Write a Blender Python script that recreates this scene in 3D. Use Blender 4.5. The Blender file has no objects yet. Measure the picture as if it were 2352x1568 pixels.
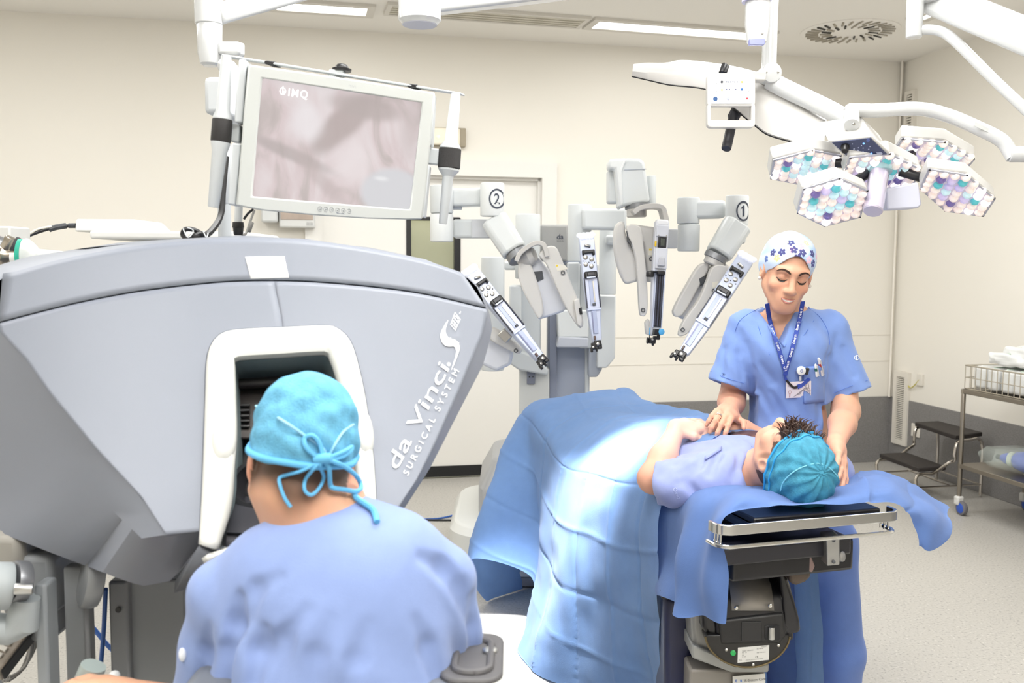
import bpy, bmesh, math, random
import numpy as np
from mathutils import Vector, Matrix
random.seed(7); rng = np.random.default_rng(7)
SC = bpy.context.scene
COL = SC.collection
PI = math.pi
# ------------------------------------------------------------------ camera, world, lights, exposure
FPX = 2130.0; CAMZ = 1.55
PITCH = math.radians(-4.62); ROLL = math.radians(0.35)
RC = (Matrix.Rotation(math.radians(90) + PITCH, 4, 'X') @ Matrix.Rotation(ROLL, 4, 'Z'))
R3 = RC.to_3x3()
cam = bpy.data.cameras.new('camera'); camo = bpy.data.objects.new('camera', cam); COL.objects.link(camo)
camo.matrix_world = Matrix.Translation((0, 0, CAMZ)) @ RC
cam.sensor_width = 36.0; cam.lens = 36.0 * FPX / 2352.0; cam.clip_start = 0.05
cam.dof.use_dof = True; cam.dof.focus_distance = 3.05; cam.dof.aperture_fstop = 5.0
SC.camera = camo
SC.view_settings.view_transform = 'Standard'; SC.view_settings.look = 'None'
SC.view_settings.gamma = 1.0; SC.view_settings.use_curve_mapping = False
SC.view_settings.exposure = -0.10
SC.cycles.max_bounces = 7; SC.cycles.diffuse_bounces = 4; SC.cycles.sample_clamp_indirect = 6.0
SC.cycles.use_denoising = True
W = bpy.data.worlds.new('World'); SC.world = W; W.use_nodes = True
W.node_tree.nodes['Background'].inputs[0].default_value = (0.9, 0.93, 1.0, 1)
W.node_tree.nodes['Background'].inputs[1].default_value = 0.15
CAMP = Vector((0, 0, CAMZ))
def ray(px, py):
    return (R3 @ Vector(((px - 1176) / FPX, -(py - 784) / FPX, -1.0)))
def at(px, py, Y):
    d = ray(px, py); return CAMP + d * (Y / d.y)
def atz(px, py, z):
    d = ray(px, py); return CAMP + d * ((z - CAMZ) / d.z)
def onplane(px, py, p0, n):
    d = ray(px, py); p0 = Vector(p0); n = Vector(n); return CAMP + d * ((p0 - CAMP).dot(n) / d.dot(n))
def mpp(Y): return Y / FPX
TH = math.radians(11.9)
UX = Vector((math.cos(TH), math.sin(TH), 0)); VX = Vector((-math.sin(TH), math.cos(TH), 0)); ZX = Vector((0, 0, 1))
CORNER = atz(2040, 1058, 0)
_d = ray(2056, 143); CEIL = CAMZ + _d.z * (CORNER.y / _d.y)
def room(a, b, z): return CORNER + UX * a + VX * b + ZX * z
def wallpt(px, py): return onplane(px, py, CORNER, VX)
def rwallpt(px, py): return onplane(px, py, CORNER, UX)
def ceilpt(px, py): return atz(px, py, CEIL)

def area(name, loc, size, power, color=(1, 1, 1), rot=(0, 0, 0), sy=None):
    l = bpy.data.lights.new(name, 'AREA'); l.energy = power; l.color = color
    l.shape = 'RECTANGLE'; l.size = size; l.size_y = sy or size
    o = bpy.data.objects.new(name, l); COL.objects.link(o); o.location = loc; o.rotation_euler = rot; return o
# ceiling luminaires of the room (fluorescent rows); tubes in frame are built further down
LROT = (0, 0, TH)
for (lx, ly, e) in ((-1.9, 0.6, 80), (0.9, 0.3, 95), (-2.6, 3.0, 48), (0.2, 2.2, 85), (1.9, 3.4, 80), (-0.3, 5.0, 44), (-2.9, 4.4, 34), (1.5, 5.2, 44)):
    area('ceiling_luminaire', (lx, ly, CEIL - 0.02), 1.5, e * 0.66, (1.0, 0.995, 0.975), LROT, 0.6)
# added fill light behind the camera, aimed up to brighten ceiling and room
bl = area('bounce_fill_light', (0.2, -1.2, 2.1), 0.8, 170, (1.0, 0.985, 0.965), (math.radians(180 - 40), 0, 0)); bl.data.spread = math.radians(75)
# operating lamp above the frame that throws the bright patch on the drape
_t = at(1398, 1046, 3.12)
sp = bpy.data.lights.new('operating_spot', 'SPOT'); sp.energy = 1900; sp.spot_size = math.radians(13); sp.spot_blend = 0.55
sp.shadow_soft_size = 0.10; sp.color = (0.96, 0.98, 1.0)
spo = bpy.data.objects.new('operating_spot', sp); COL.objects.link(spo)
spo.location = (_t.x - 0.14, _t.y - 0.55, 2.40)
spo.rotation_euler = (Vector(_t) - spo.location).to_track_quat('-Z', 'Y').to_euler()
_t2 = atz(1175, 1480, 0.0)
sp2 = bpy.data.lights.new('operating_spot', 'SPOT'); sp2.energy = 1700; sp2.spot_size = math.radians(15); sp2.spot_blend = 0.5
sp2.shadow_soft_size = 0.10; sp2.color = (0.97, 0.98, 1.0)
spo2 = bpy.data.objects.new('operating_spot', sp2); COL.objects.link(spo2)
spo2.location = (0.02, 2.45, 2.40)
spo2.rotation_euler = (Vector(_t2) - spo2.location).to_track_quat('-Z', 'Y').to_euler()

# ------------------------------------------------------------------ materials
def lin(c):
    if isinstance(c, str):
        c = c.lstrip('#'); c = [int(c[i:i + 2], 16) / 255 for i in (0, 2, 4)]
    elif max(c) > 1.0: c = [v / 255 for v in c]
    return [v / 12.92 if v <= 0.04045 else ((v + 0.055) / 1.055) ** 2.4 for v in c]
MATS = {}
def mat(name, col, rough=0.5, metal=0.0, bump=0.0, bscale=200.0, spec=0.5, emis=0.0, ecol=None, coat=0.0, var=0.0, vscale=6.0, attr=False, sss=0.0, alpha=1.0, trans=0.0, sheen=0.0, stretch=None):
    if name in MATS: return MATS[name]
    m = bpy.data.materials.new(name); m.use_nodes = True; nt = m.node_tree; b = nt.nodes['Principled BSDF']
    c = lin(col); b.inputs['Base Color'].default_value = (*c, 1); b.inputs['Roughness'].default_value = rough
    b.inputs['Metallic'].default_value = metal; b.inputs['Specular IOR Level'].default_value = spec
    if coat: b.inputs['Coat Weight'].default_value = coat; b.inputs['Coat Roughness'].default_value = 0.15
    if sss: b.inputs['Subsurface Weight'].default_value = sss; b.inputs['Subsurface Radius'].default_value = (0.012, 0.004, 0.002); b.inputs['Subsurface Scale'].default_value = 0.6
    if alpha < 1: b.inputs['Alpha'].default_value = alpha
    if trans: b.inputs['Transmission Weight'].default_value = trans; b.inputs['IOR'].default_value = 1.2
    if sheen: b.inputs['Sheen Weight'].default_value = sheen
    if emis:
        b.inputs['Emission Color'].default_value = (*(lin(ecol) if ecol else c), 1); b.inputs['Emission Strength'].default_value = emis
    tc = None
    if bump or var: tc = nt.nodes.new('ShaderNodeTexCoord')
    src = None
    if attr:
        a = nt.nodes.new('ShaderNodeAttribute'); a.attribute_name = 'Col'; src = a.outputs['Color']
    if var:
        n = nt.nodes.new('ShaderNodeTexNoise'); n.inputs['Scale'].default_value = vscale; n.inputs['Detail'].default_value = 6
        nt.links.new(tc.outputs['Object'], n.inputs['Vector'])
        mr = nt.nodes.new('ShaderNodeMapRange'); mr.inputs[3].default_value = 1 - var; mr.inputs[4].default_value = 1 + var
        mr.inputs[1].default_value = 0.3; mr.inputs[2].default_value = 0.7
        nt.links.new(n.outputs['Fac'], mr.inputs[0])
        mx = nt.nodes.new('ShaderNodeMix'); mx.data_type = 'RGBA'; mx.blend_type = 'MULTIPLY'; mx.inputs[0].default_value = 1
        if src: nt.links.new(src, mx.inputs[6])
        else: mx.inputs[6].default_value = (*c, 1)
        nt.links.new(mr.outputs[0], mx.inputs[7]); src = mx.outputs[2]
    if src: nt.links.new(src, b.inputs['Base Color'])
    if bump:
        n = nt.nodes.new('ShaderNodeTexNoise'); n.inputs['Scale'].default_value = bscale; n.inputs['Detail'].default_value = 4
        vec = tc.outputs['Object']
        if stretch:
            mp = nt.nodes.new('ShaderNodeMapping'); mp.inputs['Scale'].default_value = stretch; nt.links.new(vec, mp.inputs[0]); vec = mp.outputs[0]
        nt.links.new(vec, n.inputs['Vector'])
        bm_ = nt.nodes.new('ShaderNodeBump'); bm_.inputs['Strength'].default_value = bump; bm_.inputs['Distance'].default_value = 0.002
        nt.links.new(n.outputs['Fac'], bm_.inputs['Height']); nt.links.new(bm_.outputs[0], b.inputs['Normal'])
    MATS[name] = m; return m
WHITE = mat('white_plastic', '#D6D9D9', 0.38, coat=0.15)
WHITEG = mat('white_gloss', '#D0D2D3', 0.22, coat=0.5)
ROBOT = mat('robot_shell', '#D2D6D7', 0.42, bump=0.03)
ROBOTW = mat('robot_warm_shell', '#D2D0CC', 0.42, bump=0.03)
ROBOTG = mat('robot_grey', '#A6ACB6', 0.5)
GREYM = mat('grey_metal', '#8C8E92', 0.4, 0.7)
SILVER = mat('brushed_silver', '#C9CAC9', 0.28, 1.0, bump=0.05, bscale=80, stretch=(1, 1, 40))
STEEL = mat('steel', '#B9B7B2', 0.3, 1.0)
BLACK = mat('black_plastic', '#17171A', 0.35)
BLACKM = mat('black_matte', '#141417', 0.7)
DARK = mat('dark_grey', '#3A3D42', 0.5)
RUBBER = mat('rubber', '#2B2624', 0.75, bump=0.2, bscale=300)
SLIDE = mat('slide_aluminium', '#C3CBE0', 0.35, 0.35)
INKW = mat('white_ink', '#F4F6F8', 0.5)
INKB = mat('dark_ink', '#3C4250', 0.6)
CLEAR = mat('clear_plastic', '#F2F7FF', 0.15, trans=0.55, spec=0.6)

# ------------------------------------------------------------------ mesh builder
def frame_from_z(z, up=(0, 0, 1)):
    z = Vector(z).normalized(); u = Vector(up)
    if abs(z.dot(u)) > 0.98: u = Vector((1, 0, 0))
    x = u.cross(z).normalized(); y = z.cross(x); return Matrix((x, y, z)).transposed()
class MB:
    def __init__(s): s.v = []; s.f = []; s.m = []; s.cur = 0
    def add(s, vs, fs):
        o = len(s.v); s.v += [tuple(v) for v in vs]; s.f += [tuple(i + o for i in f) for f in fs]; s.m += [s.cur] * len(fs); return s
    def box(s, c, size, R=None):
        c = Vector(c); h = Vector(size) / 2; R = R or Matrix.Identity(3)
        vs = [c + R @ Vector((sx * h.x, sy * h.y, sz * h.z)) for sx in (-1, 1) for sy in (-1, 1) for sz in (-1, 1)]
        return s.add(vs, [(0, 1, 3, 2), (4, 6, 7, 5), (0, 4, 5, 1), (2, 3, 7, 6), (0, 2, 6, 4), (1, 5, 7, 3)])
    def cyl(s, p0, p1, r0, r1=None, n=24, caps=True):
        p0 = Vector(p0); p1 = Vector(p1); r1 = r0 if r1 is None else r1
        F = frame_from_z(p1 - p0); vs = []
        for p, r in ((p0, r0), (p1, r1)):
            for i in range(n):
                a = 2 * PI * i / n; vs.append(p + F @ Vector((r * math.cos(a), r * math.sin(a), 0)))
        fs = [(i, (i + 1) % n, n + (i + 1) % n, n + i) for i in range(n)]
        if caps: fs += [tuple(range(n - 1, -1, -1)), tuple(range(n, 2 * n))]
        return s.add(vs, fs)
    def lathe(s, p0, axis, prof, n=28):
        """prof: list of (distance along axis, radius); closed with end caps"""
        p0 = Vector(p0); F = frame_from_z(axis); vs = []; fs = []
        for (t, r) in prof:
            for i in range(n):
                a = 2 * PI * i / n; vs.append(p0 + F @ Vector((r * math.cos(a), r * math.sin(a), t)))
        for k in range(len(prof) - 1):
            for i in range(n):
                j = (i + 1) % n; fs.append((k * n + i, k * n + j, (k + 1) * n + j, (k + 1) * n + i))
        fs += [tuple(range(n - 1, -1, -1)), tuple(range((len(prof) - 1) * n, len(prof) * n))]
        return s.add(vs, fs)
    def rcyl(s, p0, p1, r, b=None, n=28):
        p0 = Vector(p0); p1 = Vector(p1); L = (p1 - p0).length; b = b or min(r * 0.25, L * 0.3)
        pr = [(0, r - b), (b * 0.3, r - b * 0.3), (b, r), (L - b, r), (L - b * 0.3, r - b * 0.3), (L, r - b)]
        return s.lathe(p0, p1 - p0, pr, n)
    def tube(s, pts, r, n=10, caps=True):
        pts = [Vector(p) for p in pts]; N = len(pts); rs = r if isinstance(r, (list, tuple)) else [r] * N
        vs = []; prev = None
        for i, p in enumerate(pts):
            t = (pts[min(i + 1, N - 1)] - pts[max(i - 1, 0)]).normalized()
            if prev is None:
                u = Vector((0, 0, 1)) if abs(t.z) < 0.9 else Vector((1, 0, 0)); x = u.cross(t).normalized()
            else: x = (prev - t * prev.dot(t)).normalized()
            prev = x; y = t.cross(x)
            for k in range(n):
                a = 2 * PI * k / n; vs.append(p + (x * math.cos(a) + y * math.sin(a)) * rs[i])
        fs = [(i * n + k, i * n + (k + 1) % n, (i + 1) * n + (k + 1) % n, (i + 1) * n + k) for i in range(N - 1) for k in range(n)]
        if caps: fs += [tuple(range(n - 1, -1, -1)), tuple(range((N - 1) * n, N * n))]
        return s.add(vs, fs)
    def strip(s, pts, wdir, w, thick, tdir=None):
        """flat band along pts; wdir width direction(s), thickness along tangent x width"""
        pts = [Vector(p) for p in pts]; N = len(pts); vs = []
        for i, p in enumerate(pts):
            t = (pts[min(i + 1, N - 1)] - pts[max(i - 1, 0)]).normalized()
            wd = Vector(wdir[i] if isinstance(wdir, list) else wdir); wd = (wd - t * wd.dot(t)).normalized(); nn = t.cross(wd)
            ww = w[i] if isinstance(w, list) else w
            for a, b in ((-1, -1), (1, -1), (1, 1), (-1, 1)): vs.append(p + wd * a * ww / 2 + nn * b * thick / 2)
        fs = [(i * 4 + k, i * 4 + (k + 1) % 4, (i + 1) * 4 + (k + 1) % 4, (i + 1) * 4 + k) for i in range(N - 1) for k in range(4)]
        fs += [(3, 2, 1, 0), tuple((N - 1) * 4 + k for k in range(4))]
        return s.add(vs, fs)
    def prism(s, pts, ext):
        """planar polygon extruded by vector ext"""
        pts = [Vector(p) for p in pts]; e = Vector(ext); n = len(pts)
        fs = [(i, (i + 1) % n, n + (i + 1) % n, n + i) for i in range(n)] + [tuple(range(n - 1, -1, -1)), tuple(range(n, 2 * n))]
        return s.add(pts + [p + e for p in pts], fs)
    def loft(s, rings, caps=True):
        n = len(rings[0]); vs = [p for r in rings for p in r]
        fs = [(k * n + i, k * n + (i + 1) % n, (k + 1) * n + (i + 1) % n, (k + 1) * n + i) for k in range(len(rings) - 1) for i in range(n)]
        if caps: fs += [tuple(range(n - 1, -1, -1)), tuple(range((len(rings) - 1) * n, len(rings) * n))]
        return s.add(vs, fs)
    def ell(s, c, r, R=None, nu=20, nv=12):
        c = Vector(c); R = R or Matrix.Identity(3); vs = []
        for j in range(nv + 1):
            ph = PI * j / nv
            for i in range(nu):
                a = 2 * PI * i / nu
                vs.append(c + R @ Vector((r[0] * math.sin(ph) * math.cos(a), r[1] * math.sin(ph) * math.sin(a), r[2] * math.cos(ph))))
        fs = [(j * nu + i, (j + 1) * nu + i, (j + 1) * nu + (i + 1) % nu, j * nu + (i + 1) % nu) for j in range(nv) for i in range(nu)]
        return s.add(vs, fs)
    def ring(s, c, nrm, r, w, thick, n=32):
        F = frame_from_z(nrm); c = Vector(c); vs = []
        for i in range(n):
            a = 2 * PI * i / n; d = F @ Vector((math.cos(a), math.sin(a), 0)); z = F @ Vector((0, 0, 1))
            vs += [c + d * (r - w / 2), c + d * (r + w / 2), c + d * (r + w / 2) + z * thick, c + d * (r - w / 2) + z * thick]
        fs = [(i * 4 + k, ((i + 1) % n) * 4 + k, ((i + 1) % n) * 4 + (k + 1) % 4, i * 4 + (k + 1) % 4) for i in range(n) for k in range(4)]
        return s.add(vs, fs)
    def grid(s, P, closed_u=False):
        """P[j][i] points"""
        nj = len(P); ni = len(P[0]); vs = [p for r in P for p in r]
        fs = [(j * ni + i, j * ni + (i + 1) % ni, (j + 1) * ni + (i + 1) % ni, (j + 1) * ni + i) for j in range(nj - 1) for i in range(ni if closed_u else ni - 1)]
        return s.add(vs, fs)
    def build(s, name, material, parent=None, bevel=0, smooth=35, seg=2, solid=0, sub=0, fixn=True, offset=-1):
        me = bpy.data.meshes.new(name); me.from_pydata(s.v, [], s.f)
        ms = material if isinstance(material, (list, tuple)) else [material]
        for q in ms: me.materials.append(q)
        if len(ms) > 1: me.polygons.foreach_set('material_index', s.m)
        if fixn:
            bm = bmesh.new(); bm.from_mesh(me); bmesh.ops.remove_doubles(bm, verts=bm.verts, dist=1e-6)
            bmesh.ops.recalc_face_normals(bm, faces=bm.faces); bm.to_mesh(me); bm.free()
        if smooth:
            me.polygons.foreach_set('use_smooth', [True] * len(me.polygons)); me.set_sharp_from_angle(angle=math.radians(smooth))
        o = bpy.data.objects.new(name, me); COL.objects.link(o)
        if solid:
            md = o.modifiers.new('t', 'SOLIDIFY'); md.thickness = solid; md.offset = offset
        if bevel:
            md = o.modifiers.new('b', 'BEVEL'); md.width = bevel; md.segments = seg; md.limit_method = 'ANGLE'; md.angle_limit = math.radians(40)
        if sub:
            md = o.modifiers.new('s', 'SUBSURF'); md.levels = sub; md.render_levels = sub
        attach(o, parent); return o
def attach(o, parent):
    if parent is None: return
    o.parent = parent
    if parent.type == 'EMPTY' and parent.parent is None: o.matrix_parent_inverse = Matrix.Translation(parent.location).inverted()
def thing(name, label, cat, loc=(0, 0, 0), group=None):
    o = bpy.data.objects.new(name, None); COL.objects.link(o); o.location = loc; o.empty_display_size = 0.05
    return tag(o, label, cat, group)
def tag(o, label=None, cat=None, group=None, kind=None):
    if label: o['label'] = label
    if cat: o['category'] = cat
    if group: o['group'] = group
    if kind: o['kind'] = kind
    return o
def struct(o): o['kind'] = 'structure'; return o
def slab(pts, Y, thick, mb=None):
    """pixel outline at world depth Y (Y may be a list) given a real thickness going away from the camera"""
    Ys = Y if isinstance(Y, (list, tuple)) else [Y] * len(pts)
    return (mb or MB()).prism([at(p[0], p[1], y) for p, y in zip(pts, Ys)], (0, thick, 0))
def rrect(x0, y0, x1, y1, r, n=5):
    out = []
    for cx, cy, a0 in ((x1 - r, y0 + r, -90), (x1 - r, y1 - r, 0), (x0 + r, y1 - r, 90), (x0 + r, y0 + r, 180)):
        for k in range(n + 1):
            a = math.radians(a0 + 90 * k / n); out.append((cx + r * math.cos(a), cy + r * math.sin(a)))
    return out
def spline(pts, n=8, closed=False):
    P = [np.array(p, float) for p in pts]; N = len(P); out = []
    for i in range(N if closed else N - 1):
        if closed: a, b, c, d = P[i - 1], P[i], P[(i + 1) % N], P[(i + 2) % N]
        else: a, b, c, d = P[max(i - 1, 0)], P[i], P[i + 1], P[min(i + 2, N - 1)]
        for k in range(n):
            t = k / n; out.append(0.5 * ((2 * b) + (c - a) * t + (2 * a - 5 * b + 4 * c - d) * t * t + (3 * b - a - 3 * c + d) * t ** 3))
    if not closed: out.append(P[-1])
    return out
def text2d(s, size=1.0, shear=0.0, bold=0.0, align='LEFT', space=1.0):
    """text outline as flat mesh data: list of 2D verts + faces"""
    cu = bpy.data.curves.new('txt', 'FONT'); cu.body = s; cu.size = size; cu.shear = shear; cu.offset = bold; cu.align_x = align; cu.space_character = space
    cu.resolution_u = 3
    o = bpy.data.objects.new('txt', cu); COL.objects.link(o)
    dg = bpy.context.evaluated_depsgraph_get(); me = bpy.data.meshes.new_from_object(o.evaluated_get(dg))
    vs = [(v.co.x, v.co.y) for v in me.vertices]; fs = [tuple(p.vertices) for p in me.polygons]
    bpy.data.objects.remove(o); bpy.data.curves.remove(cu); bpy.data.meshes.remove(me)
    return vs, fs
def put_text(mb, s, fn, size=1.0, **k):
    vs, fs = text2d(s, size, **k); mb.add([fn(x, y) for x, y in vs], fs); return mb

# ------------------------------------------------------------------ implicit surfaces (for bodies and clothes)
def _np(v): return np.array([v[0], v[1], v[2]], dtype=np.float64)
class SDF:
    def __init__(s): s.it = []; s.post = []
    def cone(s, a, b, ra, rb=None, k=0.02, op='u'):
        a = _np(a); b = _np(b); rb = ra if rb is None else rb; ba = b - a; l2 = ba @ ba
        def f(p):
            h = np.clip(((p - a) @ ba) / max(l2, 1e-12), 0, 1); q = p - a - h[..., None] * ba
            return np.sqrt(np.einsum('...i,...i', q, q)) - (ra + (rb - ra) * h)
        s.it.append((op, f, k)); return s
    def chain(s, pts, rs, k=0.02, op='u'):
        for i in range(len(pts) - 1): s.cone(pts[i], pts[i + 1], rs[i], rs[i + 1], k, op)
        return s
    def ell(s, c, r, R=None, k=0.02, op='u'):
        c = _np(c); r = _np(r); M = np.eye(3) if R is None else np.array(R, dtype=float)
        def f(p):
            q = (p - c) @ M; a = q / r; k0 = np.sqrt(np.einsum('...i,...i', a, a)); b = a / r; k1 = np.sqrt(np.einsum('...i,...i', b, b)) + 1e-9
            return np.where(k0 < 0.3, (k0 - 1) * r.min(), k0 * (k0 - 1) / k1)
        s.it.append((op, f, k)); return s
    def box(s, c, h, R=None, rd=0.01, k=0.02, op='u'):
        c = _np(c); h = _np(h) - rd; M = np.eye(3) if R is None else np.array(R, dtype=float)
        def f(p):
            q = np.abs((p - c) @ M) - h; m = np.maximum(q, 0)
            return np.sqrt(np.einsum('...i,...i', m, m)) + np.minimum(q.max(-1), 0) - rd
        s.it.append((op, f, k)); return s
    def cut(s, p0, n, k=0.004):
        """keep the side n points away from"""
        p0 = _np(p0); n = _np(n); n = n / np.linalg.norm(n)
        s.it.append(('s', (lambda p: -((p - p0) @ n)), k)); return s
    def fn(s, f, op='u', k=0.01): s.it.append((op, f, k)); return s
    def ev(s, p, items=None):
        d = np.full(p.shape[:-1], 1e3)
        for (op, f, k) in (s.it if items is None else items):
            e = f(p)
            if op == 'u':
                h = np.maximum(k - np.abs(d - e), 0) / k; d = np.minimum(d, e) - h * h * k * 0.25
            elif op == 's':
                e = -e; h = np.maximum(k - np.abs(d - e), 0) / k; d = np.maximum(d, e) + h * h * k * 0.25
            elif op == 'd': d = d + e
        return d
    def mesh(s, name, lo, hi, res, material, parent=None, color=None, smooth=1):
        lo = _np(lo); hi = _np(hi); B = 16; bs = B * res
        nb = np.ceil((hi - lo) / bs).astype(int); N = nb * B + 2
        g = np.stack(np.meshgrid(*[np.arange(n) for n in nb], indexing='ij'), -1).reshape(-1, 3)
        cen = lo + (g + 0.5) * bs; R = bs * 0.8661
        dc = s.ev(cen); act = np.abs(dc) < R * 1.6 + 0.012
        g = g[act]; cen = cen[act]
        ds = [np.abs(np.zeros(len(cen))) if op == 'd' else f(cen) for (op, f, k) in s.it]
        ii = np.arange(B + 1); loc = np.stack(np.meshgrid(ii, ii, ii, indexing='ij'), -1)
        VID = []; VPOS = []; Q = []
        def cid(a): return (a[..., 0] + 1) * (N[1] + 2) * (N[2] + 2) + (a[..., 1] + 1) * (N[2] + 2) + a[..., 2] + 1
        cor = np.array([(x, y, z) for x in (0, 1) for y in (0, 1) for z in (0, 1)])
        edges = [(a, b) for a in range(8) for b in range(a + 1, 8) if np.abs(cor[a] - cor[b]).sum() == 1]
        for bi in range(len(g)):
            items = [it for it, dd in zip(s.it, ds) if it[0] == 'd' or dd[bi] * 0.6 - R < it[2] + 0.012]
            gi = g[bi] * B + loc; P = lo + gi * res; d = s.ev(P, items)
            ins = d < 0
            if ins.all() or not ins.any(): continue
            c8 = np.stack([d[c[0]:B + c[0], c[1]:B + c[1], c[2]:B + c[2]] for c in cor], -1)
            sgn = c8 < 0; m = sgn.any(-1) & ~sgn.all(-1)
            idx = np.argwhere(m); v8 = c8[m]; acc = np.zeros((len(idx), 3)); cnt = np.zeros(len(idx))
            for a, b in edges:
                da, db = v8[:, a], v8[:, b]; x = (da < 0) != (db < 0)
                t = np.where(x, da / np.where(x, da - db, 1), 0)
                acc += np.where(x[:, None], cor[a] + t[:, None] * (cor[b] - cor[a]), 0); cnt += x
            VPOS.append(lo + (g[bi] * B + idx + acc / cnt[:, None]) * res); VID.append(cid(g[bi] * B + idx))
            for ax in range(3):
                sl = [slice(0, B)] * 3; s2 = list(sl); s2[ax] = slice(1, B + 1)
                A = ins[tuple(sl)]; Bb = ins[tuple(s2)]
                e = np.argwhere(A != Bb)
                if not len(e): continue
                fl = A[tuple(e.T)]; e = e + g[bi] * B; o1 = np.zeros(3, int); o2 = np.zeros(3, int); o1[(ax + 1) % 3] = 1; o2[(ax + 2) % 3] = 1
                q = np.stack([cid(e - o1 - o2), cid(e - o2), cid(e), cid(e - o1)], -1)
                q[~fl] = q[~fl][:, ::-1]; Q.append(q)
        ids = np.concatenate(VID); pos = np.concatenate(VPOS); Q = np.concatenate(Q)
        o = np.argsort(ids); ids = ids[o]; pos = pos[o]
        k = np.clip(np.searchsorted(ids, Q), 0, len(ids) - 1); ok = (ids[k] == Q).all(-1); F = k[ok]
        for _ in range(smooth):
            acc = np.zeros_like(pos); cnt = np.zeros(len(pos))
            for a in range(4):
                for b in (1, 3):
                    np.add.at(acc, F[:, a], pos[F[:, (a + b) % 4]]); np.add.at(cnt, F[:, a], 1)
            pos = np.where(cnt[:, None] > 0, 0.5 * pos + 0.5 * acc / np.maximum(cnt, 1)[:, None], pos)
        me = bpy.data.meshes.new(name); me.vertices.add(len(pos)); me.vertices.foreach_set('co', pos.ravel())
        me.loops.add(len(F) * 4); me.loops.foreach_set('vertex_index', F.ravel().astype(np.int32))
        me.polygons.add(len(F)); me.polygons.foreach_set('loop_start', np.arange(len(F), dtype=np.int32) * 4)
        me.polygons.foreach_set('use_smooth', np.ones(len(F), bool)); me.update(calc_edges=True); me.validate()
        me.materials.append(material)
        if color is not None:
            c = np.ones((len(pos), 4)); c[:, :3] = color(pos)
            at_ = me.color_attributes.new('Col', 'FLOAT_COLOR', 'POINT'); at_.data.foreach_set('color', c.ravel())
        ob = bpy.data.objects.new(name, me); COL.objects.link(ob); attach(ob, parent); return ob
def sstep(a, b, x):
    t = np.clip((x - a) / (b - a), 0, 1); return t * t * (3 - 2 * t)
# ------------------------------------------------------------------ room shell
def floor_mat():
    m = bpy.data.materials.new('speckled_vinyl'); m.use_nodes = True; nt = m.node_tree; b = nt.nodes['Principled BSDF']
    tc = nt.nodes.new('ShaderNodeTexCoord'); n = nt.nodes.new('ShaderNodeTexNoise'); n.inputs['Scale'].default_value = 90; n.inputs['Detail'].default_value = 3
    nt.links.new(tc.outputs['Object'], n.inputs[0]); r = nt.nodes.new('ShaderNodeValToRGB'); nt.links.new(n.outputs[0], r.inputs[0])
    e = r.color_ramp.elements; e[0].position = 0.30; e[0].color = (*lin('#8F8D89'), 1); e[1].position = 0.74; e[1].color = (*lin('#D6D3CD'), 1)
    x = e.new(0.42); x.color = (*lin('#B4B1AB'), 1); x = e.new(0.64); x.color = (*lin('#B9B6B0'), 1)
    nt.links.new(r.outputs[0], b.inputs['Base Color']); b.inputs['Roughness'].default_value = 0.42; return m
WALL = mat('cream_wall', '#F2EEE5', 0.7, bump=0.04, bscale=60)
FLOORM = floor_mat()
DADO = mat('speckled_dado', '#858382', 0.55, var=0.18, vscale=140)
CEILM = mat('ceiling_paint', '#F4F1EB', 0.8)
TRIMW = mat('door_white', '#EBE9E4', 0.45)
AL, AR, BF, = -8.6, 0.0, -9.4
def wallbox(name, a0, b0, a1, b1, z0, z1, m, bev=0):
    c = room((a0 + a1) / 2, (b0 + b1) / 2, (z0 + z1) / 2); mb = MB()
    mb.box(c, (abs(a1 - a0), abs(b1 - b0), z1 - z0), Matrix((UX, VX, ZX)).transposed())
    return struct(mb.build(name, m, smooth=0, bevel=bev))
wallbox('floor', AL, BF, 0.2, 0.2, -0.1, 0, FLOORM)
wallbox('ceiling', AL, BF, 0.2, 0.2, CEIL, CEIL + 0.1, CEILM)
wallbox('wall_right', 0, BF, 0.15, 0.0, 0, CEIL, WALL)
wallbox('wall_left', AL - 0.15, BF, AL, 0.15, 0, CEIL, WALL)
wallbox('wall_front', AL, BF - 0.15, 0.15, BF, 0, CEIL, WALL)
def A(px, py): return (wallpt(px, py) - CORNER).dot(UX)
def Zw(px, py): return wallpt(px, py).z
dl, dr = A(738, 520), A(1240, 640); dtop = Zw(1228, 409)
# back wall around the door opening
mb = MB(); RW = Matrix((UX, VX, ZX)).transposed()
def rb(mb, a0, a1, b0, b1, z0, z1): return mb.box(room((a0 + a1) / 2, (b0 + b1) / 2, (z0 + z1) / 2), (a1 - a0, b1 - b0, z1 - z0), RW)
rb(mb, AL, dl, 0, 0.15, 0, CEIL); rb(mb, dr, 0.15, 0, 0.15, 0, CEIL); rb(mb, dl, dr, 0, 0.15, dtop, CEIL)
struct(mb.build('wall_back', WALL, smooth=0))
dz = CORNER.z + Zw(1740, 917)
mb = MB(); rb(mb, dr + 0.12, -0.0, -0.012, 0, 0, dz); rb(mb, AL, dl - 0.12, -0.012, 0, 0, dz); struct(mb.build('trim_1', DADO, smooth=0, bevel=0.004))
mb = MB(); rb(mb, -0.012, 0, BF, -0.012, 0, dz); struct(mb.build('trim_2', DADO, smooth=0, bevel=0.004))
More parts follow.
